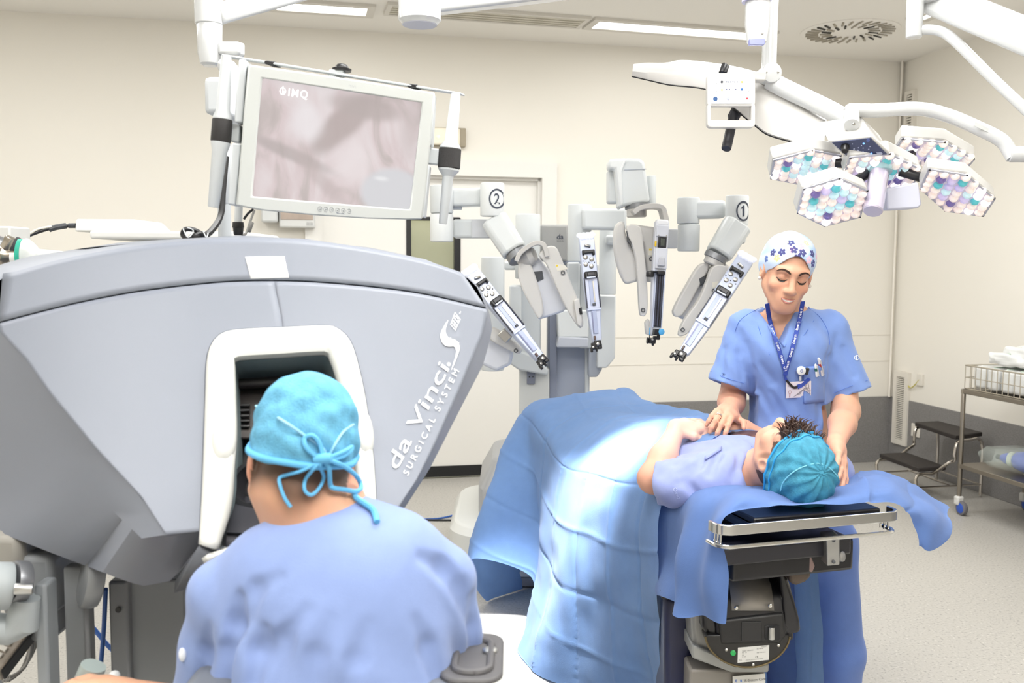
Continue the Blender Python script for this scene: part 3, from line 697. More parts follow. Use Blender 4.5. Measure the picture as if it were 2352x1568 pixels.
# arm rest with its right hand pod, and the left grip under the surgeon's hand
pc = at(1113, 1500, 1.42); pc.z -= 0.0
arm = MB(); arm.box((-0.28, 1.36, pc.z - 0.035), (0.42, 0.10, 0.05)); arm.build('arm_rest', CONG, console, bevel=0.02, seg=3)
pts = [(pc.x + dx, pc.y + dy) for dx, dy in rrect(-0.075, -0.10, 0.040, 0.10, 0.038, 6)]
m = MB(); m.prism([(x, y, pc.z - 0.20) for x, y in pts], (0, 0, 0.19)); pod = m.build('arm_rest_pod', CONW, console, bevel=0.012, seg=3)
pts = [(pc.x + dx, pc.y + dy) for dx, dy in rrect(-0.066, -0.09, 0.030, 0.09, 0.032, 6)]
m = MB(); m.prism([(x, y, pc.z - 0.012) for x, y in pts], (0, 0, 0.010)); m.build('pod_cushion', mat('pod_rubber', '#4B4A4C', 0.6), pod, bevel=0.004)
pts = [(pc.x + dx, pc.y + dy) for dx, dy in rrect(-0.045, -0.07, 0.010, 0.055, 0.024, 6)]
m = MB(); N = len(pts); m.tube([(x, y, pc.z) for x, y in pts + pts[:1]], 0.006, 8); m.build('pod_rim', mat('pod_rubber', '#4B4A4C', 0.6), pod)
m = MB(); m.rcyl((pc.x + 0.008, pc.y + 0.01, pc.z - 0.006), (pc.x + 0.008, pc.y + 0.01, pc.z + 0.004), 0.012); m.build('pod_button', SILVER, pod)
m = MB(); m.tube([at(215, 1528, 1.60), at(203, 1560, 1.60), at(200, 1610, 1.60)], [0.022, 0.024, 0.024], 18); m.build('hand_grip', mat('grip_grey', '#9AA6A4', 0.5), console)
m = MB(); m.ell(at(262, 1553, 1.58), (0.010, 0.012, 0.010)); m.build('grip_button', WHITE, console)

# ------------------------------------------------------------------ leads, power strip and cart seen under the console
BLUEC = mat('blue_cable', '#2E5FAE', 0.4); YELC = mat('yellow_cable', '#D9C21E', 0.45); GREYC = mat('grey_cable', '#7C7A76', 0.5)
def cable(label, pts, r, m_, group=None, n=8):
    o = MB().tube(spline(pts, 8), r, n).build('cable', m_, None); return tag(o, label, 'cable', group)
cable('blue cable hanging straight down between the console posts', [at(243, 1352, 1.95), at(238, 1450, 2.0), at(231, 1540, 2.02), at(226, 1640, 2.05), atz(222, 1760, 0.006), atz(180, 1790, 0.006)], 0.005, BLUEC)
cable('blue cable crossing diagonally behind the console posts', [at(150, 1370, 2.3), at(200, 1425, 2.28), at(246, 1480, 2.25), at(300, 1540, 2.3), at(330, 1660, 2.45), atz(350, 1750, 0.006)], 0.0055, BLUEC)
cable('blue cable running down beside the surgeon and console column', [at(446, 1290, 2.05), at(446, 1340, 2.05), at(444, 1400, 2.08), at(440, 1550, 2.2), atz(436, 1700, 0.006)], 0.0045, BLUEC)
cable('yellow cable slanting behind the console posts at bottom left', [at(126, 1440, 2.35), at(90, 1470, 2.3), at(40, 1505, 2.25), at(-30, 1560, 2.2)], 0.005, YELC)
for k in range(6):
    cable('grey lead in the tangle beside the power strip', [at(60 + k * 3, 1430 + k * 3, 2.0 + k * .01), at(70 + (k % 3) * 6, 1480, 1.99 + k * .01), at(58 - k * 4, 1530 + k * 4, 1.96 + k * .012), at(22 - k * 3, 1555 + (k % 2) * 9, 1.93 + k * .01)], 0.0032, GREYC, 'grey leads beside the power strip')
ps = thing('power_strip', 'grey power strip with yellow and white rocker switches under the console', 'power strip', at(20, 1490, 1.84))
p0, p1 = at(52, 1425, 1.86), at(-14, 1510, 1.80); e1 = (p1 - p0); Lp = e1.length; e1.normalize(); fz = Vector((0.35, -0.55, 0.75)); fz = (fz - e1 * fz.dot(e1)).normalized(); ey = fz.cross(e1)
RP = Matrix((e1, ey, fz)).transposed(); ctr = (p0 + p1) / 2
MB().box(ctr - fz * 0.03, (Lp + 0.04, 0.052, 0.06), RP).build('housing', mat('strip_taupe', '#8F867B', 0.5), ps, bevel=0.004)
m = MB(); m.box(ctr + ey * 0.0275 * (-1 if ey.z > 0 else 1) - fz * 0.03, (Lp + 0.03, 0.004, 0.055), RP); m.build('socket_panel', BLACKM, ps, bevel=0.002)
for k in range(6):
    m = MB(); m.box(ctr + e1 * (-Lp * .42 + k * Lp * .165) + fz * 0.002, (0.010, 0.022, 0.006), RP); m.build('switch', mat('switch_yellow', '#E0A52C', 0.4) if k < 3 else mat('switch_white', '#D9D5CC', 0.4), ps, bevel=0.001)
# ------------------------------------------------------------------ medical monitor on its pole
mon = thing('medical_monitor', 'large tilted grey framed medical monitor showing a pinkish tissue image', 'monitor', at(515, 900, 2.45) * 1.0)
mon.location.z = 0.0
BEZ = mat('bezel_grey', '#BABDBB', 0.45); BEZW = mat('bracket_white', '#C6CACD', 0.4)
def MY(px): return 2.08 + 0.24 * (px - 590) / 370
def Mo(px, py, d=0.0): return at(px, py, MY(px) + d)
out = [(570, 148), (700, 166), (860, 190), (999, 213), (993, 280), (985, 370), (977, 450), (970, 503), (933, 504), (844, 502), (718, 494), (600, 483), (542, 472), (549, 400), (559, 270)]
m = MB(); inn = [(602.8, 179.5), (968.7, 236), (941, 481), (579.5, 451)]
a = [Mo(*p, -0.022) for p in out]; b = [Mo(*p, 0.03) for p in out]
def nearest_side(p):  # matching inner rim for the bezel ring
    return p
inn_r = [(602.8, 179.5), (700, 194.5), (860, 219.2), (968.7, 236), (962, 297), (955.5, 355), (948, 420), (941, 481), (915, 479), (844, 473), (718, 462.5), (640, 456), (579.5, 451), (585, 390), (593, 290)]
fr = [Mo(*p, -0.022) for p in inn_r]; fr2 = [Mo(*p, -0.008) for p in inn_r]
P = [b, a, fr, fr2]; m.loft([list(q) for q in P], caps=False); m.add(b, [tuple(range(len(b)))])
m.build('bezel', BEZ, mon, bevel=0.004, smooth=30)
def screen_mat():
    m = bpy.data.materials.new('tissue_screen'); m.use_nodes = True; nt = m.node_tree; b = nt.nodes['Principled BSDF']
    tc = nt.nodes.new('ShaderNodeTexCoord'); mp = nt.nodes.new('ShaderNodeMapping'); nt.links.new(tc.outputs['Object'], mp.inputs[0]); mp.inputs['Rotation'].default_value = (0, 0.7, 0); mp.inputs['Scale'].default_value = (6.0, 3.0, 2.6)
    n = nt.nodes.new('ShaderNodeTexNoise'); n.inputs['Scale'].default_value = 2.3; n.inputs['Detail'].default_value = 5; n.inputs['Distortion'].default_value = 1.2; n.inputs['Roughness'].default_value = 0.45
    nt.links.new(mp.outputs[0], n.inputs[0]); r = nt.nodes.new('ShaderNodeValToRGB'); nt.links.new(n.outputs[0], r.inputs[0])
    e = r.color_ramp.elements; e[0].position = 0.26; e[0].color = (*lin('#BFB3B1'), 1); e[1].position = 0.72; e[1].color = (*lin('#ECE3E4'), 1)
    for p_, c_ in ((0.38, '#CDC1BF'), (0.46, '#DFCFD0'), (0.56, '#E6D9DA')): x = e.new(p_); x.color = (*lin(c_), 1)
    at_ = nt.nodes.new('ShaderNodeAttribute'); at_.attribute_name = 'Col'
    mx = nt.nodes.new('ShaderNodeMix'); mx.data_type = 'RGBA'; nt.links.new(at_.outputs['Alpha'], mx.inputs[0]); nt.links.new(r.outputs[0], mx.inputs[6]); nt.links.new(at_.outputs['Color'], mx.inputs[7])
    b.inputs['Base Color'].default_value = (0.02, 0.02, 0.02, 1); b.inputs['Roughness'].default_value = 0.25; b.inputs['Specular IOR Level'].default_value = 0.2
    nt.links.new(mx.outputs[2], b.inputs['Emission Color']); b.inputs['Emission Strength'].default_value = 0.96; return m
nu, nv = 90, 60; m = MB(); q = inn
uvs = [(i / nu, j / nv) for j in range(nv + 1) for i in range(nu + 1)]
m.grid([[Mo(*lerp(lerp(q[0], q[1], i / nu), lerp(q[3], q[2], i / nu), j / nv), -0.009) for i in range(nu + 1)] for j in range(nv + 1)])
scr = m.build('screen', screen_mat(), mon, smooth=0, fixn=False)
ca = scr.data.color_attributes.new('Col', 'FLOAT_COLOR', 'POINT'); cols = np.zeros((len(uvs), 4)); U = np.array(uvs)
def blob(c, r, col, a, soft=0.35, ang=0):
    d = U - np.array(c); ca_, sa_ = math.cos(ang), math.sin(ang); x = d[:, 0] * ca_ + d[:, 1] * sa_; y = -d[:, 0] * sa_ + d[:, 1] * ca_
    k = np.sqrt((x / r[0]) ** 2 + (y / r[1]) ** 2); w = a * (1 - sstep(1 - soft, 1 + soft, k)); cl = np.array(lin(col))
    A = cols[:, 3]; na = w + A * (1 - w); cols[:, :3] = np.where(na[:, None] > 0, (cl * w[:, None] + cols[:, :3] * (A * (1 - w))[:, None]) / np.maximum(na, 1e-6)[:, None], 0); cols[:, 3] = na
blob((0.52, 0.30), (0.34, 0.10), '#B9ABA9', 0.85, 0.35, -1.05); blob((0.66, 0.12), (0.22, 0.10), '#BDB1AF', 0.8, 0.4, 0.1)
blob((0.20, 0.60), (0.30, 0.05), '#B5ABA9', 0.7, 0.5, 0.42); blob((0.30, 0.32), (0.10, 0.16), '#F3EDEF', 0.8, 0.5); blob((0.62, 0.62), (0.12, 0.2), '#F0E6E7', 0.8, 0.5)
blob((0.42, 0.80), (0.30, 0.05), '#C7B9B8', 0.6, 0.6, 0.9); blob((0.88, 0.86), (0.20, 0.22), '#DDDDE1', 0.97, 0.16); blob((0.8, 0.74), (0.04, 0.02), '#F4F4F6', 0.8, 0.6); blob((0.95, 0.2), (0.06, 0.3), '#CFC3C2', 0.6, 0.6)
ca.data.foreach_set('color', cols.ravel())
GLW = mat('screen_white', '#FFFFFF', 0.5, emis=1.0)
def Ms(u, v, d=-0.0105): return Mo(*lerp(lerp(q[0], q[1], u), lerp(q[3], q[2], u), v), d)
m = MB(); put_text(m, 'IMQ', lambda x, y: Ms(0.165 + x * 0.062, 0.115 - y * 0.095), 1.0, bold=0.004, space=1.2); m.build('screen_text', GLW, scr, smooth=0, fixn=False)
m = MB(); th_ = np.linspace(0, 2 * PI, 25); m.grid([[Ms(0.133 + r_ * math.cos(t) * 0.6, 0.083 + r_ * math.sin(t), -0.0105) for t in th_] for r_ in (0.026, 0.033)])
m.grid([[Ms(0.133 + dx, 0.083 + y) for dx in (-0.002, 0.002)] for y in (-0.045, 0.026)]); m.grid([[Ms(0.133 + dx, 0.083 + y) for dx in (0.006, 0.010)] for y in (-0.005, 0.022)])
o = m.build('screen_emblem', GLW, scr, smooth=0, fixn=False); o['kind'] = 'stuff'
GPR = mat('bezel_print', '#A2A5A8', 0.6)
def Mb(px0, py0, h): # text running along the bezel
    return lambda x, y: Mo(px0 + x * h - y * h * 0.05, py0 + x * h * 0.152 - y * h, -0.0232)
m = MB(); put_text(m, 'INTUITIVE', Mb(782, 197, 8.0), 1.0, space=1.0); o = m.build('bezel_text', GPR, mon, smooth=0, fixn=False)
m = MB(); put_text(m, 'SURGICAL', Mb(789, 206, 4.2), 1.0, space=1.1); m.build('bezel_text', GPR, mon, smooth=0, fixn=False)
for k in range(6):
    c = Mo(735 + k * 13.4, 479 + k * 1.1, -0.0235); nn = (Mo(700, 480, -1) - Mo(700, 480)).normalized(); nn = Vector((0.5, -0.86, 0)).normalized()
    m = MB(); m.ring(c, -nn, 0.0052, 0.001, 0.0012, 18); m.ell(c, (0.0020, 0.0008, 0.0020)); bt = m.build('button', GPR, mon, smooth=0)
m = MB(); put_text(m, 'BRIGHTNESS', Mb(773, 490, 3.2), 1.0); m.build('bezel_text', mat('bezel_print_blue', '#5F6C86', 0.6), mon, smooth=0, fixn=False)
# thin carrying bar over the top with clips and a camera knob
m = MB(); m.prism([Mo(508, 123, 0.01), Mo(1058, 212, 0.01), Mo(1058, 216.5, 0.01), Mo(508, 128, 0.01)], (0.01, 0.03, 0)); m.build('top_bar', BEZW, mon, bevel=0.002)
for px in (620, 948):
    y = 123 + (px - 508) * 0.162; m = MB(); m.prism([Mo(px - 13, y - 1, 0.0), Mo(px - 8, y - 3.5, 0), Mo(px + 11, y - 0.5, 0.0), Mo(px + 5, y + 8, 0.0), Mo(px - 14, y + 5, 0)], (0.01, 0.035, 0)); m.build('bar_clip', BLACK, mon, bevel=0.002)
m = MB(); m.box(Mo(774, 173, 0.03), (0.034, 0.03, 0.022)); m.build('camera_stem', mat('stem_grey', '#BFC4C4', 0.45), mon, bevel=0.003)
c = Mo(785, 164, 0.025); m = MB(); m.lathe(c, (0.05, 0, 1), [(0, .022), (.006, .023), (.008, .016), (.012, .015), (.016, .011), (.018, .004)], 20); m.build('camera_knob', BLACK, mon)
# side plates
for pts in ([(548, 134), (566, 137), (557, 282), (537, 281)], [(531, 327), (553, 330), (542, 472), (522, 470)], [(984, 212), (999, 215), (992, 335), (985, 334)], [(979, 378), (987, 379), (975, 500), (969, 498)]):
    slab(pts, [MY(p[0]) - 0.01 for p in pts], 0.05).build('side_plate', BEZW, mon, bevel=0.004)
SPK = mat('speaker_mesh', '#1F1D1D', 0.6, bump=1.0, bscale=900)
def handle(top, sp0, sp1, bot, wt, ws, wb, Y):
    m = MB(); 
    def R(p, w): return at(p[0], p[1], Y), w * mpp(Y) / 2
    (a, ra), (b, rb_), (c, rc_), (d, rd) = R(top, wt), R(sp0, ws * .92), R(sp1, ws * .92), R(bot, wb)
    ax = (b - a); L = ax.length; m.lathe(a, ax, [(0, ra * .9), (0.004, ra), (L * 0.86, ra * 1.35), (L * 0.97, rb_), (L, rb_)], 20); m.build('handle', BEZW, mon)
    m = MB(); m.lathe(b, c - b, [(0, rb_), (0.002, rb_ * 1.06), ((c - b).length - 0.002, rb_ * 1.06), ((c - b).length, rb_)], 24); sp_ = m.build('speaker', SPK, mon)
    ax = d - c; L = ax.length; m = MB(); m.lathe(c, ax, [(0, rc_), (L * .03, rc_), (L * 0.14, rd * 1.35), (L * .985, rd), (L, rd * .9)], 20); m.build('handle', BEZW, mon)
    return sp_
handle((520, 127), (511, 274), (507, 326), (490, 476), 23, 46, 25, 2.05)
handle((1047, 215), (1034, 341), (1031, 387), (1017, 514), 22, 52, 19, 2.36)
slab([(531, 283), (550, 285), (548, 327), (528, 324)], 2.06, 0.03).build('side_bracket', mat('bracket_grey', '#C9CED1', 0.45), mon, bevel=0.003)
slab([(979, 338), (1008, 342), (1006, 378), (976, 374)], 2.35, 0.03).build('side_bracket', mat('bracket_grey', '#C9CED1', 0.45), mon, bevel=0.003)
# pole, plug and bundled cable
m = MB(); m.cyl(at(512, 300, 2.45), Vector((at(512, 300, 2.45).x, 2.45, 0.06)), 0.017); m.rcyl(at(512, 330, 2.45), at(512, 470, 2.45), 0.021); m.build('pole', BEZW, mon)
m = MB(); m.box(at(520, 235, 2.40), (0.05, 0.2, 0.09)); m.build('pole_head', BEZW, mon, bevel=0.012)
m = MB(); m.box((at(512, 300, 2.45).x, 2.45, 0.04), (0.5, 0.5, 0.06)); m.build('pole_base', BEZ, mon, bevel=0.02)
m = MB(); m.cyl(at(549, 468, 2.14), at(547, 512, 2.14), 0.009); m.build('plug', WHITE, mon)
m = MB(); m.lathe(at(547, 510, 2.14), (0, 0, -1), [(0, .0125), (.012, .0135), (.013, .012), (.026, .011), (.03, .009)], 18); m.build('plug_collar', BLACK, mon)
def wire(nm, pts, r, m_, par): return MB().tube(spline(pts, 8), r, 8).build(nm, m_, par)
wire('cable', [at(519, 360, 2.40), at(512, 440, 2.38), at(508, 490, 2.36), at(492, 522, 2.33), at(470, 541, 2.30), at(440, 545, 2.26)], 0.008, BLACK, mon)
wire('cable', [at(470, 541, 2.30), at(446, 528, 2.28), at(425, 527, 2.27), at(420, 540, 2.27), at(434, 548, 2.26), at(458, 536, 2.28), at(474, 546, 2.29)], 0.006, BLACK, mon)
wire('cable_tie', [at(420, 525, 2.25), at(432, 545, 2.25), at(444, 530, 2.26), at(430, 522, 2.25)], 0.0016, WHITE, mon); wire('cable_tie', [at(466, 530, 2.28), at(474, 545, 2.28), at(478, 535, 2.29)], 0.0016, WHITE, mon)
wire('lead', [at(584, 483, 2.25), at(576, 505, 2.24), at(565, 535, 2.22), at(556, 540, 2.2)], 0.003, GREYC, mon); wire('lead', [at(582, 480, 2.25), at(570, 490, 2.25), at(560, 503, 2.25)], 0.003, BLACKM, mon)
m = MB(); m.rcyl(at(578, 510, 2.24), at(570, 532, 2.23), 0.006); m.build('lead_plug', GREYC, mon)

# ------------------------------------------------------------------ ceiling booms
bm1 = thing('ceiling_boom', 'white ceiling boom with vertical drum joint above the monitor pole', 'ceiling arm', (at(482, 30, 2.5).x, 2.5, CEIL))
m = MB(); p = at(482, 0, 2.5); m.lathe(at(480, 57, 2.5), (0, 0, 1), [(0, .034), (.002, .036), (.03, .0365), (.25, .0365)], 30); m.build('upper_drum', WHITEG, bm1)
m = MB(); m.lathe(at(483, 152, 2.5), (0, 0, 1), [(0, .018), (.006, .026), (.03, .031), (.11, .033), (.114, .031)], 30); m.build('lower_drum', WHITEG, bm1)
m = MB(); a, b = at(495, 34, 2.5), at(720, -28, 2.75); F_ = frame_from_z(b - a); m.box((a + b) / 2, (0.05, 0.055, (b - a).length), F_); m.build('boom_arm', WHITEG, bm1, bevel=0.012, seg=3)
m = MB(); m.cyl(at(720, -20, 2.75), Vector((at(720, -20, 2.75).x, 2.75, CEIL)), 0.05); m.build('ceiling_tube', WHITEG, bm1)
m = MB(); m.box(at(530, 113, 2.5), (0.06, 0.04, 0.035)); m.cyl(at(553, 98, 2.5), at(553, 132, 2.5), 0.010); m.build('bracket', WHITEG, bm1, bevel=0.008)
m = MB(); m.tube(spline([at(515, 150, 2.48), at(530, 160, 2.46), at(541, 200, 2.44), at(540, 260, 2.42)], 6), [0.02] * 19, 16); m.build('drop_tube', WHITEG, bm1)
bm2 = thing('ceiling_boom', 'white ceiling boom ending in a flat drum at the top edge left of centre', 'ceiling arm', (at(963, 0, 2.7).x, 2.7, CEIL))
m = MB(); m.lathe(at(964, 57, 2.7), (0, 0, 1), [(0, .050), (.004, .052), (.012, .060), (.035, .061), (.037, .0605), (.18, .0605)], 40); m.build('drum', WHITEG, bm2)
m = MB(); m.lathe(at(964, 58.5, 2.7), (0, 0, 1), [(0, .048), (.004, .050)], 40); m.build('drum_cap', mat('cap_grey', '#C7C9D6', 0.4), bm2)
m = MB(); a, b = at(985, 12, 2.72), at(1540, -52, 3.1); F_ = frame_from_z(b - a, (0, 0, 1)); m.box((a + b) / 2, (0.075, 0.055, (b - a).length), F_); m.build('boom_arm', WHITEG, bm2, bevel=0.012, seg=3)
m = MB(); m.cyl(b, Vector((b.x, b.y, CEIL)), 0.05); m.build('ceiling_tube', WHITEG, bm2)

# ------------------------------------------------------------------ leaf shaped operating light seen on edge, with its keypad
LY = 3.25
lf = thing('operating_light', 'white leaf shaped operating light seen edge on with keypad and black handle', 'surgical light', Vector((at(1766, 0, LY).x, LY, CEIL)))
LEAF = mat('leaf_shell', '#CFCDCA', 0.35, coat=0.2)
up = spline([(1455, 147), (1480, 144), (1530, 144), (1562, 138), (1620, 142), (1700, 155), (1770, 178), (1840, 225), (1900, 270)], 4)
lo = spline([(1451, 175), (1490, 184), (1540, 195), (1625, 206), (1680, 245), (1735, 289), (1765, 310), (1820, 326), (1875, 341), (1892, 335)], 4)
UPp = _rs([tuple(p) for p in up], 40); LOp = _rs([tuple(p) for p in lo], 40)
m = MB(); rows = []
for t, d in ((0, 0.06), (0.06, 0.015), (0.25, -0.01), (0.6, -0.02), (0.97, -0.01), (1.0, 0.01)): rows.append([at(*lerp(a, b, t), LY + 0.14 + d - 0.0004 * (a[0] - 1450)) for a, b in zip(UPp, LOp)])
for t, d in ((1.0, 0.35), (0.5, 0.42), (0, 0.3)): rows.append([at(*lerp(a, b, t), LY + 0.14 + d) for a, b in zip(UPp, LOp)])
m.grid([r for r in rows] + [rows[0]]); m.add([r[0] for r in rows], [tuple(range(len(rows)))]); m.add([r[-1] for r in rows], [tuple(range(len(rows)))]); m.build('lamp_shell', LEAF, lf, smooth=50)
wire('edge_seal', [at(p[0], p[1] + 0.6, LY + 0.128 - 0.0004 * (p[0] - 1450)) for p in LOp[:-3]], 0.0022, BLACKM, lf)
m = MB(); m.rcyl(at(1686, 262, LY + 0.05), at(1668, 342, LY - 0.02), 0.017, 0.003); m.rcyl(at(1692, 255, LY + 0.08), at(1684, 270, LY + 0.05), 0.021, 0.004); m.build('light_handle', mat('handle_black', '#2A2A30', 0.4), lf)
m = MB(); m.rcyl(at(1657, 168, LY - .02), at(1664, 148, LY + .0), 0.010, 0.002); m.rcyl(at(1664, 168, LY - .02), at(1670, 151, LY + .0), 0.008, 0.002); m.build('clip', BLACK, lf)
# suspension: vertical tube, spindle, spring arm
m = MB(); a = at(1766, 160, LY); m.cyl(a, (a.x, a.y, CEIL), 0.025, 0.027); m.build('drop_tube', WHITEG, lf)
c = at(1765, 172, LY); m = MB(); m.rcyl(c + Vector((0, .06, 0)), c + Vector((0, -0.045, 0)), 0.034, 0.004, 32); jd = m.build('joint_drum', WHITEG, lf)
for dx in (-.02, .02): m = MB(); m.ell(c + Vector((dx, -0.046, 0)), (0.004, 0.002, 0.004)); m.build('screw', STEEL, jd)
m = MB(); m.tube(spline([at(1768, 185, LY), at(1800, 202, LY - .02), at(1880, 240, LY - .05), at(1930, 266, LY - .06), at(1938, 280, LY - .06), at(1925, 296, LY - .05), at(1905, 310, LY - .02)], 6), [0.031] * 25 + [0.03, 0.029, 0.028, 0.027, 0.026, 0.025, .024, .022, .021, .02, .018, .016], 20); m.build('spring_arm', WHITEG, lf)
slab([(1889, 280), (1912, 288), (1920, 313), (1885, 303)], LY - 0.05, 0.05).build('arm_collar', LEAF, lf, bevel=0.004)
# drum in front (camera head) hanging from ceiling
c = at(1738, 100, LY - 0.12); m = MB(); m.lathe(c, (0, 0, 1), [(0, .028), (.004, .032), (.06, .040), (.3, .040)], 30); m.build('camera_housing', WHITEG, lf)
slab([(1722, 89), (1757, 88), (1757, 102), (1722, 103)], LY - 0.162, 0.02).build('camera_window', mat('window_blue', '#8E93CC', 0.25), lf, bevel=0.002)
m = MB(); m.cyl(at(1738, -10, LY - .12), at(1738, 4, LY - .12), 0.048); m.build('collar', mat('collar_lilac', '#B9B8DA', 0.4), lf)
m = MB(); m.ell(at(1751, 77, LY - .165), (.004, .002, .004)); m.build('screw', STEEL, lf)
# keypad
KY = LY - 0.09
def ringslab(o_, i_, Y, th):
    n = len(o_); vs = [at(*p, Y) for p in o_] + [at(*p, Y) for p in i_]; e = Vector((0, th, 0)); vs += [v + e for v in vs]
    fs = []
    for i in range(n):
        j = (i + 1) % n; fs += [(i, j, n + j, n + i), (2 * n + i, 3 * n + i, 3 * n + j, 2 * n + j), (i, 2 * n + i, 2 * n + j, j), (n + i, n + j, 3 * n + j, 3 * n + i)]
    return MB().add(vs, fs)
kb = slab(rrect(1625, 168, 1735, 244, 8, 4), KY, 0.03).build('keypad_body', LEAF, lf, bevel=0.003)
slab(rrect(1633, 178, 1727, 238, 2, 2), KY - 0.002, 0.01).build('keypad_face', mat('keypad_face', '#F9FAFB', 0.3), lf, smooth=0)
ringslab([(x, y) for x, y in rrect(1625, 236, 1735, 293, 9, 4)], [(x, y) for x, y in rrect(1633, 243, 1726, 276, 1, 4)], KY, 0.03).build('keypad_grip', LEAF, lf, bevel=0.003)
m = MB(); m.box((at(1740, 176, LY - .06).x, LY - 0.05, at(1740, 176, LY - .06).z), (0.05, 0.05, 0.03)); m.build('keypad_bracket', LEAF, lf, bevel=0.004)
def kdot(x, y, r, col, nm='keypad_button'):
    m = MB(); m.rcyl(at(x, y, KY - 0.001), at(x, y, KY - 0.004), r * mpp(KY), 0.0004, 14); m.build(nm, mat('key_' + col.strip('#'), col, 0.4), lf, smooth=0)
for x, y, r, c_ in ((1643, 227, 5, '#3B5C8C'), (1672, 226, 3.5, '#B9BED6'), (1716, 226, 2.2, '#D8424E'), (1658, 188, 3, '#4E5058'), (1704, 188, 2.2, '#E2C86A'), (1658, 206, 2.6, '#E8D6A0'), (1704, 205, 2.6, '#3E6FB0'), (1644, 188, 4, '#E3E6EA'), (1644, 206, 4, '#E3E6EA'), (1717, 188, 4, '#E3E6EA'), (1717, 206, 4, '#E3E6EA')): kdot(x, y, r, c_)
for k in range(6): kdot(1669 + k * 4.8, 188, 1.3, '#4A5070', 'keypad_mark')
for k in (0, 1, 3): kdot(1669 + k * 7, 205, 1.2, '#5A6080', 'keypad_mark')

# ------------------------------------------------------------------ five headed LED operating light
HY = 3.0
hx = thing('operating_light', 'operating light with five hexagonal heads of glowing LED lenses and centre handle', 'surgical light', at(2000, 400, HY))
HRIM = mat('head_rim', '#BDBECB', 0.4); HSH = mat('head_shell', '#CFCECB', 0.35, coat=0.2); HBK = mat('head_tray', '#C9BFCB', 0.3, emis=0.25, ecol='#E8DDF2')
LENS = [mat('lens_warm', '#FFF3EC', 0.08, emis=0.34, coat=1.0, ecol='#F8E2D8'), mat('lens_cyan', '#D8F5FA', 0.08, emis=0.34, coat=1.0, ecol='#BCE6EE'), mat('lens_violet', '#D9CDF2', 0.08, emis=0.30, coat=1.0, ecol='#C9BCE8'),
        mat('lens_teal', '#4FB6BE', 0.1, emis=0.35, coat=1.0, ecol='#57BCC4'), mat('lens_purple', '#6A5C9E', 0.1, emis=0.3, coat=1.0, ecol='#74669F'), mat('lens_bright', '#FFFFFF', 0.08, emis=1.1, coat=1.0, ecol='#FFF6F2')]
lens_me = []
for lm in LENS:
    o = MB().lathe((0, 0, 0), (0, 0, 1), [(0, 1.0), (0.35, 0.97), (0.75, 0.82), (1.05, 0.55), (1.22, 0.2)], 14).build('lens', lm, None, smooth=60); lens_me.append(o.data); bpy.data.objects.remove(o)
heads = [([(1775, 364), (1864, 341), (1932, 353), (1918, 396), (1836, 421), (1768, 407)], 3.10, (0.15, -0.42, -0.9)),
         ([(1843, 430), (1927, 405), (1993, 434), (1975, 496), (1893, 517), (1829, 486)], 2.92, (0.1, -0.62, -0.78)),
         ([(1950, 357), (2043, 348), (2114, 384), (2095, 427), (1996, 436), (1936, 400)], 3.02, (0.05, -0.46, -0.89)),
         ([(2071, 314), (2170, 322), (2239, 362), (2218, 387), (2121, 377), (2055, 339)], 3.12, (-0.1, -0.36, -0.93)),
         ([(2132, 384), (2221, 398), (2286, 453), (2259, 494), (2171, 482), (2112, 430)], 2.98, (-0.12, -0.55, -0.83))]
rr = random.Random(5)
